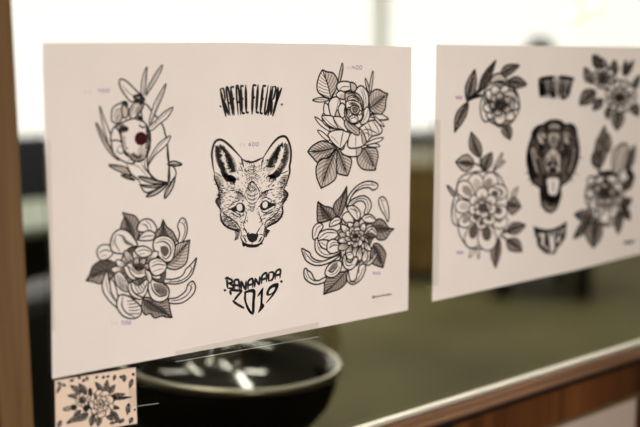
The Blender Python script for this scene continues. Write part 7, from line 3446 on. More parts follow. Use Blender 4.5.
P93,0|441,214 425,209 400,212 379,224 373,246 377,264 391,273 409,268 425,249 439,229
W0,3|441,214 425,211 402,219 406,235 419,245 436,228
S58|441,214 430,216 408,224 389,239
S58|441,214 434,222 417,237 399,253
P93,0|441,214 424,225 406,248 399,273 411,290 428,296 445,288 457,270 455,246 450,224
W0,3|441,214 426,226 413,250 429,255 447,249 448,225
S58|441,214 433,224 422,247 418,272
S58|441,214 441,224 439,247 437,271
P93,0|441,214 435,232 436,258 448,276 470,276 489,265 498,249 494,231 475,220 455,212
W0,3|441,214 437,232 444,254 461,244 471,227 454,215
S58|441,214 441,225 449,245 463,261
S58|441,214 448,219 462,232 479,246
P81,0|433,212 438,219 448,225 458,225 465,215 467,204 464,196 456,192 446,197 437,205
W0,2|433,212 438,218 448,221 450,211 448,201 438,206
P81,0|433,212 443,208 454,197 458,186 452,177 443,173 433,176 426,184 426,196 428,207
W0,2|433,212 442,207 450,196 441,193 430,195 430,206
P81,0|433,212 435,202 433,190 426,183 415,187 406,195 402,205 405,213 415,216 426,216
W0,2|433,212 434,203 429,193 421,201 417,211 426,214
P81,0|433,212 425,210 412,213 402,220 402,231 407,240 415,244 424,241 430,230 435,219
W0,2|433,212 425,211 414,216 418,224 427,229 433,219
P81,0|433,212 427,220 422,234 423,245 433,249 444,247 453,239 455,229 449,220 441,213
W0,2|433,212 428,220 426,233 436,231 445,223 440,214
W0,3|363,111 361,95 357,84 351,81 346,87 342,100 341,116 343,132 348,143 354,146 359,141 363,128
W0,3|402,295 399,282 394,273 387,271 380,276 375,287 374,301 377,315 382,323 389,326 396,320 400,309
W0,3|409,128 407,120 401,115 394,115 387,118 383,126 381,134 383,142 389,147 396,147 403,144 407,136
W0,3|295,306 294,299 289,295 284,295 278,298 275,303 274,311 275,317 279,321 285,322 290,319 294,313
W0,3|541,305 539,299 535,295 529,294 523,297 519,303 518,310 520,317 524,321 530,322 535,319 539,313""".split("\n"),

}

# ------------------------------------------------------------------ materials
def nt(name):
    m = bpy.data.materials.new(name); m.use_nodes = True
    t = m.node_tree; b = t.nodes['Principled BSDF']
    return m, t, b
def mat(name, col, rough=.6, metal=0, spec=.5, coat=0, bump=0, bscale=200, var=0, vscale=30, emit=None, estr=0):
    m, t, b = nt(name)
    b.inputs['Base Color'].default_value = (*col, 1); b.inputs['Roughness'].default_value = rough
    b.inputs['Metallic'].default_value = metal; b.inputs['Specular IOR Level'].default_value = spec
    b.inputs['Coat Weight'].default_value = coat
    tc = t.nodes.new('ShaderNodeTexCoord')
    if var:
        n = t.nodes.new('ShaderNodeTexNoise'); n.inputs['Scale'].default_value = vscale; n.inputs['Detail'].default_value = 4
        t.links.new(tc.outputs['Object'], n.inputs['Vector'])
        r = t.nodes.new('ShaderNodeValToRGB'); r.color_ramp.elements[0].position = .3; r.color_ramp.elements[1].position = .7
        r.color_ramp.elements[0].color = (*[c*(1-var) for c in col], 1); r.color_ramp.elements[1].color = (*[min(1, c*(1+var)) for c in col], 1)
        t.links.new(n.outputs['Fac'], r.inputs['Fac']); t.links.new(r.outputs['Color'], b.inputs['Base Color'])
    if bump:
        n = t.nodes.new('ShaderNodeTexNoise'); n.inputs['Scale'].default_value = bscale; n.inputs['Detail'].default_value = 3
        t.links.new(tc.outputs['Object'], n.inputs['Vector'])
        bp = t.nodes.new('ShaderNodeBump'); bp.inputs['Strength'].default_value = bump; bp.inputs['Distance'].default_value = .002
        t.links.new(n.outputs['Fac'], bp.inputs['Height']); t.links.new(bp.outputs['Normal'], b.inputs['Normal'])
    if emit:
        b.inputs['Emission Color'].default_value = (*emit, 1); b.inputs['Emission Strength'].default_value = estr
    return m
def wood(name, c0, c1, rough=.35, axis='X', coat=.3, scale=18, spec=.5):
    m, t, b = nt(name)
    tc = t.nodes.new('ShaderNodeTexCoord'); mp = t.nodes.new('ShaderNodeMapping')
    mp.inputs['Scale'].default_value = {'X': (1.5, 40, 40), 'Z': (40, 40, 1.5)}[axis]
    t.links.new(tc.outputs['Object'], mp.inputs['Vector'])
    n = t.nodes.new('ShaderNodeTexNoise'); n.inputs['Scale'].default_value = scale / 6; n.inputs['Detail'].default_value = 6; n.inputs['Distortion'].default_value = .6
    t.links.new(mp.outputs['Vector'], n.inputs['Vector'])
    r = t.nodes.new('ShaderNodeValToRGB'); r.color_ramp.elements[0].position = .35; r.color_ramp.elements[1].position = .68
    r.color_ramp.elements[0].color = (*c0, 1); r.color_ramp.elements[1].color = (*c1, 1)
    t.links.new(n.outputs['Fac'], r.inputs['Fac']); t.links.new(r.outputs['Color'], b.inputs['Base Color'])
    b.inputs['Roughness'].default_value = rough; b.inputs['Specular IOR Level'].default_value = spec
    b.inputs['Coat Weight'].default_value = coat; b.inputs['Coat Roughness'].default_value = .15
    return m
def glass(name, tint=(.97, .966, .95), ior=1.45):
    m = bpy.data.materials.new(name); m.use_nodes = True
    t = m.node_tree; t.nodes.clear()
    o = t.nodes.new('ShaderNodeOutputMaterial'); mx = t.nodes.new('ShaderNodeMixShader')
    tr = t.nodes.new('ShaderNodeBsdfTransparent'); tr.inputs['Color'].default_value = (*tint, 1)
    gl = t.nodes.new('ShaderNodeBsdfGlossy'); gl.inputs['Roughness'].default_value = .02
    # Schlick reflectance from the facing angle (a thin pane reflects alike at both faces)
    ge = t.nodes.new('ShaderNodeNewGeometry'); dt = t.nodes.new('ShaderNodeVectorMath'); dt.operation = 'DOT_PRODUCT'
    t.links.new(ge.outputs['Incoming'], dt.inputs[0]); t.links.new(ge.outputs['Normal'], dt.inputs[1])
    def mth(op, x, y):
        n = t.nodes.new('ShaderNodeMath'); n.operation = op
        for i, v in enumerate((x, y)):
            if isinstance(v, (int, float)): n.inputs[i].default_value = v
            elif v is not None: t.links.new(v, n.inputs[i])
        return n.outputs[0]
    r0 = ((ior-1)/(ior+1))**2
    k = mth('POWER', mth('SUBTRACT', 1.0, mth('ABSOLUTE', dt.outputs['Value'], None)), 5.0)
    fac = mth('ADD', mth('MULTIPLY', k, 1-r0), r0)
    t.links.new(fac, mx.inputs['Fac']); t.links.new(tr.outputs['BSDF'], mx.inputs[1]); t.links.new(gl.outputs['BSDF'], mx.inputs[2])
    t.links.new(mx.outputs['Shader'], o.inputs['Surface'])
    return m
def emitter(name, col, s):
    m = bpy.data.materials.new(name); m.use_nodes = True
    t = m.node_tree; b = t.nodes['Principled BSDF']
    b.inputs['Base Color'].default_value = (.8, .8, .8, 1)
    b.inputs['Emission Color'].default_value = (*col, 1); b.inputs['Emission Strength'].default_value = s
    return m
M = {
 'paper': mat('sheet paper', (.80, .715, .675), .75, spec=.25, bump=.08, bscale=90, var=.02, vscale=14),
 'brown_tape': mat('olive brown tape', (.12, .075, .03), .6), 'paper_low': mat('shade toned paper', (.47, .37, .31), .75, spec=.25, var=.02, vscale=14),  # lower sheet's paper darkened to carry the shade it sits in
 'card': mat('card stock', (.80, .62, .50), .55, spec=.3, var=.02, vscale=30),
 'ink': mat('black ink', (.012, .009, .008), .6, spec=.2),
 'w1': mat('light ink wash', (.56, .48, .435), .7, spec=.2),
 'w2': mat('grey ink wash', (.33, .27, .24), .7, spec=.2),
 'w3': mat('dark ink wash', (.11, .085, .072), .7, spec=.2),
 'w0': mat('bare paper highlight', (.45, .38, .34), .7, spec=.2),
 'pen': mat('violet marker', (.42, .22, .43), .6, spec=.2),
 'pale': mat('faded pink marker', (.70, .55, .56), .7, spec=.2),
 'sticker': mat('dark red vinyl', (.045, .004, .005), .8, spec=.15),
 'stile': wood('brown varnished wood upright', (.115, .060, .022), (.165, .090, .036), .6, 'Z', 0, 18, .12),
 'rail': wood('brown varnished wood rail', (.17, .088, .05), (.27, .145, .085), .5, 'X', .05, 18, .25),
 'panel': wood('orange brown veneer', (.022, .008, .003), (.16, .055, .018), .3, 'Z', .4, 3.2),
 'groove': mat('near black groove tone', (.012, .006, .004), .7),  # one even near-black colour for the groove strips
 'rail_sheen': mat('pale rail sheen', (.95, .90, .79), .3, metal=.6),  # pale metal stands in for light glancing off the rail top
 'glass': glass('window glass'), 'tape': glass('clear adhesive tape', (.97, .97, .96), 1.4),
 'tape_edge': mat('tape cut edge', (.62, .6, .52), .4),
 'black_gloss': mat('black lacquer', (.006, .006, .005), .09, spec=.6),
 'bowl': mat('black enamel', (.006, .006, .005), .08),
 'matte_black': mat('matt black enamel', (.006, .006, .006), .7, spec=.1),
 'black_metal': mat('black painted metal', (.008, .008, .008), .4),
 'rim': mat('brushed bronze rim', (.40, .37, .29), .33, metal=1),
 'leather': mat('black leather', (.010, .010, .010), .5, bump=.15, bscale=60),
 'fabric': mat('dark navy mesh', (.016, .018, .026), .8),
 'oak': wood('honey brown wood', (.16, .095, .02), (.30, .19, .06), .45, 'Z'),
 'yellow_wood': wood('yellow lacquered wood', (.26, .17, .01), (.36, .24, .02), .4, 'Z'),
 'pale_top': mat('pale grey green laminate', (.34, .38, .30), .4),
 'white_box': mat('off white card', (.55, .56, .46), .6),
 'wallp': mat('white wall paint', (.84, .83, .76), .8, bump=.1),
 'brownwall': mat('dark corridor paint', (.04, .028, .02), .85),
 'ceil': mat('white ceiling paint', (.80, .80, .77), .85),
 'floorm': mat('olive grey polished concrete', (.094, .082, .035), .65, var=.25, vscale=1.3, spec=.12),
 'frame': mat('cream window frame', (.86, .85, .74), .5),
 'tube': emitter('glowing tube', (1, .97, .80), 15), 'added_glow': emitter('added bar glow', (1, .95, .82), 13), 'bulb': emitter('warm glowing globe', (1, .92, .70), 1.12),
}

M['bowl'].node_tree.nodes['Principled BSDF'].inputs['IOR'].default_value = 2.3
# ------------------------------------------------------------------ mesh helpers
def link(name, bm, m, parent=None, loc=None, smooth=False, bevel=0):
    me = bpy.data.meshes.new(name); bm.to_mesh(me); bm.free()
    o = bpy.data.objects.new(name, me); COL.objects.link(o)
    for k in (m if isinstance(m, (list, tuple)) else [m]): me.materials.append(M[k])
    if parent: o.parent = parent
    if loc: o.location = loc
    if smooth:
        for p in me.polygons: p.use_smooth = True
    if bevel:
        b = o.modifiers.new('bevel', 'BEVEL'); b.width = bevel; b.segments = 2; b.limit_method = 'ANGLE'
    return o
def empty(name, loc=(0, 0, 0), rz=0):
    o = bpy.data.objects.new(name, None); COL.objects.link(o); o.location = loc; o.rotation_euler.z = rz; o.empty_display_size = .05
    return o
def tag(o, label, cat, group=None):
    o['label'] = label; o['category'] = cat
    if group: o['group'] = group
    return o
def struct(o): o['kind'] = 'structure'; return o
def box(bm, x0, x1, y0, y1, z0, z1):
    v = [bm.verts.new((x, y, z)) for x in (x0, x1) for y in (y0, y1) for z in (z0, z1)]
    for f in ((0, 1, 3, 2), (4, 6, 7, 5), (0, 4, 5, 1), (2, 3, 7, 6), (0, 2, 6, 4), (1, 5, 7, 3)): bm.faces.new([v[i] for i in f])
    return bm
def B(*a):
    bm = bmesh.new(); box(bm, *a); bmesh.ops.recalc_face_normals(bm, faces=bm.faces); return bm
def lathe(prof, n=48, cap=False):
    bm = bmesh.new(); rings = []
    for r, z in prof:
        rings.append([bm.verts.new((r*math.cos(2*math.pi*i/n), r*math.sin(2*math.pi*i/n), z)) for i in range(n)] if r > 1e-6 else [bm.verts.new((0, 0, z))])
    for a, b in zip(rings, rings[1:]):
        for i in range(n):
            q = [a[i % len(a)], a[(i+1) % len(a)], b[(i+1) % len(b)], b[i % len(b)]]
            q = list(dict.fromkeys(q))
            if len(q) > 2: bm.faces.new(q)
    bmesh.ops.recalc_face_normals(bm, faces=bm.faces)
    return bm
def tube(ps, r, n=10, bm=None):
    bm = bm or bmesh.new(); ps = [Vector(p) for p in ps]; rings = []
    for i, p in enumerate(ps):
        d = (ps[min(i+1, len(ps)-1)] - ps[max(i-1, 0)]).normalized()
        u = d.orthogonal().normalized(); w = d.cross(u)
        rr = r[i] if isinstance(r, (list, tuple)) else r
        rings.append([bm.verts.new(p + u*rr*math.cos(2*math.pi*k/n) + w*rr*math.sin(2*math.pi*k/n)) for k in range(n)])
    for a, b in zip(rings, rings[1:]):
        for k in range(n): bm.faces.new([a[k], a[(k+1) % n], b[(k+1) % n], b[k]])
    bm.faces.new(rings[0][::-1]); bm.faces.new(rings[-1])
    bmesh.ops.recalc_face_normals(bm, faces=bm.faces)
    return bm
def slab(outline, y0, y1):
    """flat piece standing in the xz plane with a real thickness between y0 (front) and y1"""
    bm = bmesh.new()
    a = [bm.verts.new((x, y0, z)) for x, z in outline]; b = [bm.verts.new((x, y1, z)) for x, z in outline]
    bm.faces.new(a); bm.faces.new(b[::-1])
    for i in range(len(a)): bm.faces.new([a[i], b[i], b[(i+1) % len(a)], a[(i+1) % len(a)]])
    bmesh.ops.recalc_face_normals(bm, faces=bm.faces)
    return bm

# ------------------------------------------------------------------ drawing engine: pen lines and washes on paper
def spline(P, closed, step=.0007):
    P = np.array(P, float); N = len(P)
    if N == 2 and not closed:
        k = max(2, int(np.hypot(*(P[1]-P[0]))/step)+1); t = np.linspace(0, 1, k)[:, None]; return P[0]*(1-t)+P[1]*t
    out = []
    for i in range(N if closed else N-1):
        a, b, c, d = (P[(i+k) % N] if closed else P[min(max(i+k, 0), N-1)] for k in (-1, 0, 1, 2))
        n = max(2, int(np.hypot(*(c-b))/step)+1)
        t = (np.arange(n)/n)[:, None]
        out.append(.5*(2*b+(c-a)*t+(2*a-5*b+4*c-d)*t*t+(3*b-a-3*c+d)*t**3))
    if not closed: out.append(P[-1:])
    return np.concatenate(out)
def inside(Q, poly):
    x, y = Q[:, 0], Q[:, 1]; r = np.zeros(len(Q), bool)
    a = poly; b = np.roll(poly, 1, 0)
    lo = poly.min(0); hi = poly.max(0)
    sel = (x >= lo[0]) & (x <= hi[0]) & (y >= lo[1]) & (y <= hi[1])
    if not sel.any(): return r
    xs, ys = x[sel], y[sel]; rr = np.zeros(len(xs), bool)
    ax, ay = a[:, 0], a[:, 1]; bx, by = b[:, 0], b[:, 1]; dy = np.where(by == ay, 1e-12, by-ay)
    c = ((ay > ys[:, None]) != (by > ys[:, None])) & (xs[:, None] < (bx-ax)*(ys[:, None]-ay)/dy+ax)
    r[sel] = c.sum(1) % 2 == 1; return r
def drawing(name, ops, parent):
    parsed = []
    for o in ops:
        h, p = o.split('|'); kind = h[0]; a = h[1:].split(',')
        P = [tuple(int(v)*1e-4 for v in q.split(',')) for q in p.split()]
        w = int(a[0])*1e-5; tone = int(a[1]) if len(a) > 1 else 0
        closed = kind in 'PWK'
        parsed.append((kind, w, tone, np.array(P, float) if kind == 'k' else spline(P, closed)))
    bm = bmesh.new(); slots = ['ink', 'w1', 'w2', 'w3', 'w0', 'pen', 'pale']
    occl = [(i, q[3]) for i, q in enumerate(parsed) if q[0] == 'P']
    wash = [(i, q[3]) for i, q in enumerate(parsed) if q[0] == 'P' and q[2] or q[0] == 'W']
    def ribbon(L, w, mi, y, taper):
        n = len(L)
        if n < 2: return
        d = np.gradient(L, axis=0); d /= (np.hypot(d[:, 0], d[:, 1])[:, None]+1e-12)
        nn = np.stack([-d[:, 1], d[:, 0]], 1)
        t = np.linspace(0, 1, n); k = np.ones(n)*.5*w
        if taper: k *= np.minimum(1, .4+2.4*np.minimum(t, 1-t))
        A = L+nn*k[:, None]; Bq = L-nn*k[:, None]
        va = [bm.verts.new((q[0], y, q[1])) for q in A]; vb = [bm.verts.new((q[0], y, q[1])) for q in Bq]
        for i in range(n-1):
            f = bm.faces.new((va[i], va[i+1], vb[i+1], vb[i])); f.material_index = mi
    bb = {}
    for j, O in occl+wash: bb[j] = (O.min(0), O.max(0))
    occl_all, wash_all = occl, wash
    for i, (kind, w, tone, L) in enumerate(parsed):
        l0, h0 = L.min(0), L.max(0)
        near = lambda lst: [(j, O) for j, O in lst if j > i and (bb[j][0] < h0).all() and (bb[j][1] > l0).all()]
        occl = near(occl_all); wash = near(wash_all)
        if kind == 'K': tone = 0
        if kind == 'k':
            f = bm.faces.new([bm.verts.new((q[0], -.00007, q[1])) for q in L]); f.material_index = 0
            continue
        if tone or kind in 'WK':
            lo, hi = L.min(0), L.max(0); h = .0004 if kind != 'K' else .00025; st = .0002; yy = -.00004 if kind != 'K' else -.00007
            xs = np.arange(lo[0], hi[0]+st, st)
            for zc in np.arange(lo[1]+h/2, hi[1], h):
                Q = np.stack([xs, np.full(len(xs), zc)], 1); keep = inside(Q, L)
                if not keep.any(): continue
                for j, O in occl:
                    if j > i: keep &= ~inside(Q, O)
                for j, O in wash:
                    if j > i and kind != 'K': keep &= ~inside(Q, O)
                e = np.diff(np.concatenate([[0], keep.astype(int), [0]]))
                for s0, s1 in zip(np.where(e == 1)[0], np.where(e == -1)[0]):
                    x0, x1 = xs[s0]-st/2, xs[s1-1]+st/2
                    f = bm.faces.new([bm.verts.new((x, yy, z)) for x, z in ((x0, zc-h/2), (x1, zc-h/2), (x1, zc+h/2), (x0, zc+h/2))]); f.material_index = tone
        if kind in 'SPCcL' and w > 0:
            if kind == 'P': L = np.concatenate([L, L[:2]])
            keep = np.ones(len(L), bool)
            for j, O in occl:
                if j > i: keep &= ~inside(L, O)
            e = np.diff(np.concatenate([[0], keep.astype(int), [0]]))
            mi = {'C': 5, 'c': 6, 'L': 4}.get(kind, 0); y = -.0001 if kind == 'L' else -.00007
            for s0, s1 in zip(np.where(e == 1)[0], np.where(e == -1)[0]): ribbon(L[s0:s1], w, mi, y, kind == 'S')
    for f in bm.faces:
        f.normal_update()
        if f.normal.y > 0: f.normal_flip()
    return link(name, bm, slots, parent)
def sheet(name, outline, m, origin, thick=.0003, arts=()):
    """paper with its front face at local y=0"""
    o = link(name, slab(outline, 0, thick), m, loc=origin)
    for nm, key in arts: drawing(nm, ART[key], o)
    return o

# ------------------------------------------------------------------ the setting
FZ, CZ = -1.22, 1.55
o = struct(link('floor', B(-4, 14.5, -3.6, 8.2, FZ-.1, FZ), 'floorm'))
o = struct(link('ceiling', B(-4, 14.5, -3.6, 8.2, CZ, CZ+.1), 'ceil'))
# partition that carries the display window
WX0, WX1, WZ0, WZ1 = -.115, 2.1, -.62, 1.42
bm = bmesh.new()
box(bm, -4, WX0, -.03, .06, FZ, CZ); box(bm, WX1, 14.5, -.03, .06, FZ, CZ); box(bm, WX0, WX1, -.03, .06, FZ, WZ0); box(bm, WX0, WX1, -.03, .06, WZ1, CZ)
struct(link('wall_partition', bm, 'brownwall'))
# corridor on the viewer's side
struct(link('wall_corridor', B(-4, 14.5, -3.6, -3.5, FZ, CZ), 'brownwall'))
struct(link('wall_left', B(-4.1, -4, -3.6, 8.2, FZ, CZ), 'wallp'))
struct(link('wall_right', B(14.5, 14.6, -3.6, 8.2, FZ, CZ), 'wallp'))
# far wall: two wide shop windows with a pier between them
BY, SILL, HEAD = 7.5, -.62, 1.42
bm = bmesh.new()
box(bm, -4, .3, BY, BY+.2, FZ, CZ); box(bm, .3, 14.5, BY, BY+.2, FZ, SILL); box(bm, .3, 14.5, BY, BY+.2, HEAD, CZ); box(bm, 6.97, 7.0, BY, BY+.2, SILL, HEAD)
struct(link('wall_back', bm, 'wallp'))
for i, (x0, x1) in enumerate(((.3, 6.97), (7.0, 14.5))):
    w = struct(empty('window_%d' % (i+2), ((x0+x1)/2, BY, SILL)))
    h = (x1-x0)/2; H = HEAD-SILL
    bm = bmesh.new()
    box(bm, -h, h, .02, .09, 0, .05); box(bm, -h, h, .02, .09, H-.05, H); box(bm, -h, -h+.015, .02, .09, .05, H-.05); box(bm, h-.015, h, .02, .09, .05, H-.05)
    link('window_frame', bm, 'frame', w)
    link('glass_pane', B(-h+.015, h-.015, .05, .056, .05, H-.05), 'glass', w)
# the display window itself
win = struct(empty('window_1', (0, 0, 0)))
link('glass_pane', B(-.04, 2.05, 0, .005, -.135, 1.37), 'glass', win)
SX = -0.0285                                            # glass-side edge of the upright
bm = bmesh.new(); box(bm, SX-.030, SX, -.018, .03, -.62, 1.42); link('stile', bm, 'stile', win, bevel=.002)
link('stile_groove', B(SX-.034, SX-.030, -.010, .03, -.62, 1.42), 'groove', win)
bm = bmesh.new(); box(bm, SX-.10, SX-.034, -.020, .03, -.62, 1.42); link('stile', bm, 'stile', win, bevel=.003)
bm = bmesh.new(); box(bm, 2.02, 2.1, -.018, .03, -.62, 1.42); link('stile', bm, 'stile', win, bevel=.003)
link('top_rail', B(SX, 2.02, -.018, .03, 1.35, 1.42), 'rail', win, bevel=.003)
def run(name, prof, m):                                # moulding: y,z profile swept along x
    bm = bmesh.new(); a = [bm.verts.new((SX, y, z)) for y, z in prof]; b = [bm.verts.new((2.02, y, z)) for y, z in prof]
    bm.faces.new(a); bm.faces.new(b[::-1])
    for i in range(len(a)): bm.faces.new([a[i], b[i], b[(i+1) % len(a)], a[(i+1) % len(a)]])
    bmesh.ops.recalc_face_normals(bm, faces=bm.faces); return link(name, bm, m, win)
run('rail_sheen_strip', [(.0, -.1287)]+[(-.0003-.0052*math.sin(math.pi*i/14), -.1331+.0044*math.cos(math.pi*i/14)) for i in range(15)]+[(.0, -.1375)], 'rail_sheen')  # bright strip built where light glances along the wooden rail
run('bottom_rail', [(.008, -.1375), (-.0045, -.1375), (-.0075, -.1388), (-.0085, -.1415), (-.0075, -.1440), (-.0055, -.1450), (-.0055, -.1462), (-.0080, -.1475), (-.0085, -.1500), (-.0070, -.1545), (.0010, -.1600), (.008, -.1600)], 'rail')
link('rail_groove', B(SX, 2.02, .004, .03, -.1650, -.1600), 'groove', win)
link('lower_panel', B(SX, 2.02, -.004, .03, -.62, -.1650), 'panel', win)

# ------------------------------------------------------------------ papers on the window
YF = -.0006                                            # front face of the papers, just off the glass
S1 = [(-.0022, .0030), (.06, .0018), (.1835, -.0015), (.31, -.0036), (.4265, -.0052), (.4262, .06), (.4262, .15), (.4262, .2383), (.4252, .2968), (.33, .2988), (.1845, .2990), (.09, .2978), (.0040, .2968), (.0032, .2825), (.0018, .1893), (.0010, .09)]
s1 = tag(sheet('flash_sheet', [(x-.0022, z) for x, z in S1], 'paper', (0, YF, 0), arts=[
   ('animal_drawing', 'S1:fox_drawing'), ('lettering', 'S1:arched_lettering'), ('lettering', 'S1:shield_lettering'), ('rose_drawing', 'S1:rose_drawing'),
   ('heart_drawing', 'S1:heart_drawing'), ('chrysanthemum_drawing', 'S1:chrysanthemum_drawing'), ('chrysanthemum_drawing', 'S1:second_chrysanthemum_drawing'),
   *[('price_mark', 'S1:price_mark_'+k) for k in 'abcde'], *[('currency_mark', 'S1:currency_mark_'+k) for k in 'abcd'],
   ('signature', 'S1:signature')]),
   'large cream tattoo flash sheet with a fox head at its centre', 'paper sheet')
S2O = (0.4630, -0.0011)
S2 = [(0, 0), (.14, .0004), (.273, .0006), (.36, .0030), (.4240, .0046), (.4245, .302), (.3928, .3018), (.2513, .3014), (.12, .3012), (-.0011, .3010), (-.0008, .15)]
s2 = tag(sheet('flash_sheet', S2, 'paper', (S2O[0], YF, S2O[1]), arts=[
   ('peony_drawing', 'S2:peony_drawing'), ('rose_drawing', 'S2:layered_rose_drawing'), ('animal_drawing', 'S2:roaring_animal_drawing'), ('lettering', 'S2:blurred_lettering'),
   ('lettering', 'S2:shield_lettering'), ('flower_drawing', 'S2:twin_flower_drawing'), ('flower_drawing', 'S2:tall_blossom_drawing'), ('price_mark', 'S2:price_mark_a'), ('price_mark', 'S2:price_mark_b'), ('signature', 'S2:faded_stamp')]),
   'cream tattoo flash sheet with a dark roaring animal head at its centre', 'paper sheet')
CO = (-0.0036, -0.0519)
c = tag(sheet('flower_card', [(0, 0), (.0795, -.0066), (.0799, -.0062), (.0801, .0488), (.0016, .0527)], 'card', (CO[0], YF, CO[1]), arts=[('flower_drawing', 'C:flower_drawing')]),
   'small pinkish card printed with a dense flower cluster, below the fox sheet', 'card')
T3 = (0.8896, -0.0046, -0.2168)
t3 = tag(sheet('flash_sheet', [(-.30, -.30), (0, -.30), (0, 0), (-.30, 0)], 'paper_low', (T3[0], T3[1], T3[2])), 'shade toned paper sheet fixed to the brown panel below the window rail', 'paper sheet')
for cx, h in ((-.155, .05), (-.085, .05)):
    bm = bmesh.new()
    bm.faces.new([bm.verts.new(q) for q in ((cx-.006, -.00007, -h-.02), (cx+.006, -.00007, -h-.02), (cx+.004, -.00007, -h+.004), (cx+.001, -.00007, -h+.019), (cx-.001, -.00007, -h+.016), (cx-.005, -.00007, -h+.006))])
    for f in bm.faces:
        f.normal_update()
        if f.normal.y > 0: f.normal_flip()
    link('leaf_drawing', bm, 'w3', t3)
# brown paper tape along the top of the lower sheet
bt = tag(link('paper_tape', slab([(T3[0]-.30, T3[2]-.001), (T3[0]+.012, T3[2]-.001), (T3[0]+.012, T3[2]+.0055), (T3[0]-.30, T3[2]+.0055)], T3[1]-.0003, T3[1]-.0001), 'brown_tape'), 'olive brown tape strip along the top of the lower paper sheet', 'tape')
d = (0.0893, 0.2119)
dot = link('round_sticker', slab([(.0062*math.cos(a*math.pi/18), .0062*math.sin(a*math.pi/18)) for a in range(36)], 0, .0003), 'sticker', loc=(d[0], YF-.0005, d[1]))
tag(dot, 'dark red round sticker on the drawn heart at the top left of the fox sheet', 'sticker')
# clear tape
def tape(pts4, label, y=YF-.00025):
    r = tag(link('clear_tape', slab(pts4, y, y+.00012), 'tape'), label, 'tape')
    for i in EDGES:
        bm = bmesh.new()
        (x0, z0), (x1, z1) = pts4[i], pts4[(i+1) % 4]; l = math.hypot(x1-x0, z1-z0); nx, nz = -(z1-z0)/l*.00016, (x1-x0)/l*.00016
        q = [(x0-nx, z0-nz), (x1-nx, z1-nz), (x1+nx, z1+nz), (x0+nx, z0+nz)]
        a = [bm.verts.new((x, y-.00005, z)) for x, z in q]; b = [bm.verts.new((x, y+.00012, z)) for x, z in q]
        bm.faces.new(a); bm.faces.new(b[::-1])
        for k in range(4): bm.faces.new([a[k], b[k], b[(k+1) % 4], a[(k+1) % 4]])
        bmesh.ops.recalc_face_normals(bm, faces=bm.faces)
        link('tape_edge', bm, 'tape_edge', r)
    return r
EDGES = (2,)
tape([(0.1189, 0.0046), (0.2928, 0.0033), (0.2928, -0.0130), (0.1186, -0.0060)], 'clear tape strip along the bottom edge of the fox sheet')
EDGES = (2,)
tape([(0.0684, -0.0218), (0.0996, -0.0256), (0.0991, -0.0437), (0.0687, -0.0406)], 'clear tape piece over the right edge of the small card')
EDGES = (0, 2)
tape([(0.4504, 0.2149), (0.4703, 0.2141), (0.4728, 0.0176), (0.4523, 0.0182)], 'clear tape strip along the left edge of the roaring animal sheet')
EDGES = (0,)
tape([(-0.0063, 0.2154), (0.0042, 0.2149), (0.0006, 0.0469), (-0.0089, 0.0468)], 'clear tape strip along the left edge of the fox sheet')

# ------------------------------------------------------------------ the room behind the glass
# black bowl on a pedestal just behind the window
bowl = empty('pedestal_bowl', (.438, .421, FZ))
tag(bowl, 'glossy black round bowl with a pale metal rim, on a pedestal behind the glass', 'bowl')
BR, BZ = .176, 1.04
tilt = Matrix.Translation((0, 0, BZ)) @ Matrix.Rotation(R(3.5), 4, Vector((-.85, .52, 0))) @ Matrix.Rotation(R(3.6), 4, Vector((.6, .8, 0)))
def put(o, m): o.data.transform(m); return o
prof = [(0, -.118), (.07, -.116), (.105, -.106), (.14, -.085), (.160, -.058), (.169, -.030), (.172, 0), (.166, 0), (.160, -.028), (.148, -.052), (.125, -.074), (.09, -.088), (.05, -.094), (0, -.096)]
b_ = link('bowl_body', lathe(prof, 96), ('bowl', 'matte_black'), bowl, smooth=True)
for p in b_.data.polygons:                            # matt outside, enamelled inside
    if p.normal.xy.dot(p.center.xy) > 0: p.material_index = 1
put(b_, tilt)
rm = bmesh.new(); n = 96; k = 12; rings = []
for i in range(n):
    a = 2*math.pi*i/n
    rings.append([rm.verts.new(((BR-.004+.0052*math.cos(2*math.pi*j/k))*math.cos(a), (BR-.004+.0052*math.cos(2*math.pi*j/k))*math.sin(a), .0062*math.sin(2*math.pi*j/k))) for j in range(k)])
for i in range(n):
    for j in range(k): rm.faces.new([rings[i][j], rings[(i+1) % n][j], rings[(i+1) % n][(j+1) % k], rings[i][(j+1) % k]])
bmesh.ops.recalc_face_normals(rm, faces=rm.faces)
put(link('rim', rm, 'rim', bowl, smooth=True), tilt)
link('stem', lathe([(0, .02), (.05, .02), (.055, .5), (.075, .86), (.11, .935), (.05, .940), (0, .940)], 40), 'black_metal', bowl, smooth=True)
link('pedestal_foot', lathe([(0, 0), (.17, 0), (.17, .012), (.06, .03), (0, .03)], 48), 'black_metal', bowl)

# black armchair near the glass on the left
def armchair(loc, rz, label, w=.74, d=.72, seat=.42, back=.92, leg=.10, legr=.03):
    e = empty('armchair', loc, rz); tag(e, label, 'armchair')
    link('seat', B(-w/2+.12, w/2-.12, -d/2, d/2-.1, leg, seat), 'leather', e, bevel=.03)
    link('backrest', B(-w/2, w/2, d/2-.18, d/2, leg, back), 'leather', e, bevel=.04)
    for s in (-1, 1):
        x0, x1 = sorted((s*w/2, s*(w/2-.13)))
        link('armrest', B(x0, x1, -d/2, d/2-.17, leg, seat+.2), 'leather', e, bevel=.03)
    for sx in (-1, 1):
        for sy in (-1, 1):
            link('leg', tube([(sx*(w/2-.06), sy*(d/2-.06), 0), (sx*(w/2-.06), sy*(d/2-.06), leg+.02)], legr, 12), 'black_metal', e)
    return e
armchair((.42, 1.62, FZ), R(-160), 'black leather armchair behind the glass at the left edge, beside the bowl', w=.95, d=.8, back=.985)
armchair((4.55, 3.21, FZ), R(-40), 'black leather armchair on tall legs on the far floor behind the roaring animal sheet', w=.64, d=.74, leg=.28, legr=.06, back=1.0)

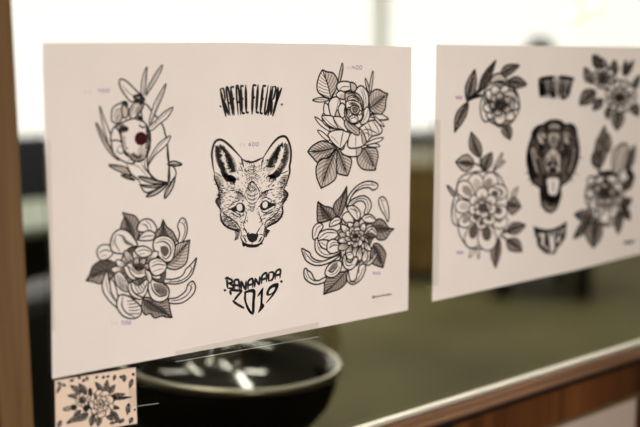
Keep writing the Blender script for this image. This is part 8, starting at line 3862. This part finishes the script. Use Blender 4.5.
# pale desk with a yellow brace, office chair behind it
dk = empty('desk', (1.72, 3.75, FZ), R(0)); tag(dk, 'pale grey green desk with yellow trestle legs, seen left of the fox sheet', 'desk')
link('under_desk_dark_sheet', B(-.9, .6, .16, .18, .08, .69), 'black_metal', dk)  # black panel added to make the space under the desk dark
link('desk_top', B(-1.0, .75, -.42, .42, .71, .75), 'pale_top', dk, bevel=.004)
for x in (-.85, .55):
    for s in (-1, 1): link('leg', tube([(x, s*.36, 0), (x, s*.14, .71)], .022, 10), 'yellow_wood', dk)
    link('brace', B(x-.02, x+.02, -.30, .30, .22, .27), 'yellow_wood', dk)
link('diagonal_brace', tube([(-.85, -.30, .36), (.55, -.30, .68)], .03, 10), 'yellow_wood', dk)
ch = empty('office_chair', (1.65, 4.65, FZ), R(0)); tag(ch, 'dark navy mesh office chair behind the pale desk', 'office chair')
link('seat', B(-.24, .24, -.24, .24, .44, .52), 'fabric', ch, bevel=.03)
link('backrest', B(-.24, .24, .20, .27, .56, 1.04), 'fabric', ch, bevel=.03)
link('back_bracket', tube([(0, .0, .43), (0, .26, .45), (0, .29, .75)], .02, 8), 'black_metal', ch)
for s in (-1, 1): link('armrest', tube([(s*.2, .0, .45), (s*.29, .0, .47), (s*.29, .0, .68), (s*.29, -.16, .70), (s*.29, .12, .70)], .02, 8), 'black_metal', ch)
link('column', tube([(0, 0, .08), (0, 0, .45)], .028, 12), 'black_metal', ch)
for k in range(5):
    a = k*2*math.pi/5
    f = link('foot', tube([(0, 0, .10), (.28*math.cos(a), .28*math.sin(a), .065)], [.025, .016], 8), 'black_metal', ch)
    link('caster', tube([(.28*math.cos(a)-.02, .28*math.sin(a), .03), (.28*math.cos(a)+.02, .28*math.sin(a), .03)], .03, 12), 'black_metal', f)

# honey wood sideboard with a white box and a dark case
sb = empty('sideboard', (4.12, 3.92, FZ), R(-46)); tag(sb, 'honey brown wooden sideboard seen in the gap between the two sheets', 'sideboard')
link('body', B(-.42, .42, -.20, .22, .06, .77), 'oak', sb, bevel=.005)
link('top', B(-.44, .44, -.225, .23, .77, .80), 'oak', sb, bevel=.004)
for s in (-1, 1):
    x0, x1 = sorted((s*.01, s*.41)); dr = link('door', B(x0, x1, -.218, -.20, .10, .50), 'oak', sb, bevel=.004)
    link('knob', tube([(s*.06, -.218, .32), (s*.06, -.24, .32)], .012, 10), 'black_metal', dr)
    dr = link('drawer', B(x0, x1, -.218, -.20, .53, .74), 'oak', sb, bevel=.004)
    link('knob', tube([(s*.2, -.218, .64), (s*.2, -.24, .64)], .012, 10), 'black_metal', dr)
for sx in (-1, 1):
    for sy in (-1, 1): link('leg', tube([(sx*.38, sy*.17, 0), (sx*.38, sy*.17, .07)], .02, 8), 'oak', sb)
def onboard(x, y, z):
    c_, s_ = math.cos(R(-46)), math.sin(R(-46)); return (4.12+x*c_-y*s_, 3.92+x*s_+y*c_, FZ+z)
bx = empty('storage_box', onboard(0, 0, .80), R(-46)); tag(bx, 'off white storage box on the brown sideboard between the sheets', 'box')
link('box_body', B(-.22, .22, -.15, .15, 0, .10), 'white_box', bx, bevel=.004); link('box_lid', B(-.225, .225, -.155, .155, .10, .135), 'white_box', bx, bevel=.004)
cs = empty('case', onboard(0, 0, .935), R(-46)); tag(cs, 'dark flat case lying on the off white storage box', 'case')
link('case_body', B(-.20, .20, -.14, .14, 0, .075), 'fabric', cs, bevel=.012)
link('case_handle', tube([(-.05, -.14, .04), (-.05, -.165, .04), (.05, -.165, .04), (.05, -.14, .04)], .008, 8), 'black_metal', cs)

# yellow legged stool
st = empty('stool', (2.58, 3.16, FZ), R(-18)); tag(st, 'wooden stool with yellow legs, its feet showing just right of the bowl', 'stool')
link('seat', lathe([(0, .44), (.17, .44), (.18, .455), (.18, .475), (.17, .485), (0, .485)], 32), 'yellow_wood', st)
for sx in (-1, 1):
    for sy in (-1, 1): link('leg', tube([(sx*.135, sy*.135, 0), (sx*.10, sy*.10, .445)], .027, 10), 'yellow_wood', st)
for s in (-1, 1): link('stretcher', tube([(-.118, s*.118, .2), (.118, s*.118, .2)], .012, 8), 'yellow_wood', st)

# floor lamp with a black dome
lx, ly = -.294+.806*6.6, -.7725+.665*6.6
fl = empty('floor_lamp', (lx, ly, FZ)); tag(fl, 'floor lamp with a black dome shade peeking over the roaring animal sheet', 'lamp')
link('base', lathe([(0, 0), (.13, 0), (.13, .015), (.02, .03), (0, .03)], 32), 'black_metal', fl)
link('pole', tube([(0, 0, .02), (0, 0, 1.56)], .010, 10), 'black_metal', fl)
link('lamp_shade', lathe([(.105, 1.545), (.108, 1.55), (.103, 1.60), (.075, 1.645), (.03, 1.67), (0, 1.675), (0, 1.668), (.028, 1.663), (.07, 1.638), (.096, 1.597), (.100, 1.55), (.105, 1.545)], 32), 'black_metal', fl, smooth=True)
# two glowing pendants
for (dx, dy, dz, dist, lab) in ((.841, .643, .048, 4.9, 'warm glowing globe pendant at top right, the lower of the two'), (.853, .630, .057, 5.6, 'warm glowing globe pendant at top right, the higher of the two')):
    z = .282+dz*dist
    p = empty('pendant_lamp', (-.294+dx*dist, -.7725+dy*dist, z)); tag(p, lab, 'pendant lamp', 'globe pendants')
    link('globe', lathe([(.055*math.sin(math.pi*i/14), -.055*math.cos(math.pi*i/14)) for i in range(15)], 24), 'bulb', p, smooth=True)
    link('socket', lathe([(0, .053), (.018, .053), (.018, .10), (0, .10)], 16), 'frame', p)
    link('cord', tube([(0, 0, .095), (0, 0, CZ-z)], .003, 6), 'frame', p)
# slim ceiling light bars: over the room behind the glass and over the corridor in front of it
def light_bar(p, q, label, group, wd=.075, m='tube'):
    p = Vector(p); q = Vector(q); l = (q-p).length; m_ = (p+q)/2
    e = empty('light_bar', (m_.x, m_.y, CZ), math.atan2(q.y-p.y, q.x-p.x)); tag(e, label, 'ceiling light', group)
    link('housing', B(-l/2-.02, l/2+.02, -wd-.01, wd+.01, -.03, 0), 'frame', e, bevel=.004)
    link('diffuser', B(-l/2, l/2, -wd, wd, -.045, -.03), m, e, bevel=.004)
for p, q in (((.10, .20), (.68, 1.2)), ((-.16, .20), (-.56, .68)), ((1.36, .98), (1.5, 1.16)), ((2.9, 3.4), (4.1, 3.4)), ((4.8, 3.4), (6.0, 3.4))): light_bar(p, q, 'slim glowing ceiling light bar over the room behind the glass', 'studio light bars')
for p, q in (((.05, -.95), (.10, -.15)), ((.21, -1.95), (.55, -1.0)), ((1.54, -1.48), (1.04, -.12))): light_bar(p, q, 'slim glowing ceiling light bar over the corridor before the glass', 'corridor light bars', .05)
light_bar((1.5, -.5), (3.6, -.5), 'added unseen light bar over the corridor, giving the rail strip its bright line', 'rail highlight bar', .05, 'added_glow')  # unseen bar added so the rail strip shows a bright line

# ------------------------------------------------------------------ light
w = bpy.data.worlds.new('overcast sky'); scene.world = w; w.use_nodes = True
bg = w.node_tree.nodes['Background']; bg.inputs['Color'].default_value = (1.0, .985, .935, 1); bg.inputs['Strength'].default_value = 1.5
def area(name, loc, target, sx, sy, energy, col):
    l = bpy.data.lights.new(name, 'AREA'); l.shape = 'RECTANGLE'; l.size = sx; l.size_y = sy; l.energy = energy; l.color = col
    o = bpy.data.objects.new(name, l); COL.objects.link(o); o.location = loc
    o.rotation_euler = (Vector(target)-Vector(loc)).to_track_quat('-Z', 'Y').to_euler(); return o
area('corridor_light', (.19, -1.15, .0), (.19, 0, .0), .25, .25, 10.3, (1, .93, .865))
area('studio_ceiling_light', (3.6, 4.2, 1.5), (3.6, 4.2, 0), 5, 3.5, 160, (1, .97, .88))

# ------------------------------------------------------------------ camera
f, yaw, pitch = (927.7430, 0.6520, 0.1636)
cam = bpy.data.cameras.new('camera'); co = bpy.data.objects.new('camera', cam); COL.objects.link(co); scene.camera = co
cam.sensor_width = 36; cam.lens = f/640*36; cam.clip_start = .01
co.location = (-0.2942, -0.7725, 0.2823)
co.rotation_euler = (math.pi/2-pitch, 0, -yaw)
cam.dof.use_dof = True; cam.dof.focus_distance = .945; cam.dof.aperture_fstop = 2.3
scene.view_settings.view_transform = 'Standard'; scene.view_settings.look = 'None'; scene.view_settings.gamma = 1
scene.view_settings.exposure = 0
scene.cycles.use_denoising = True
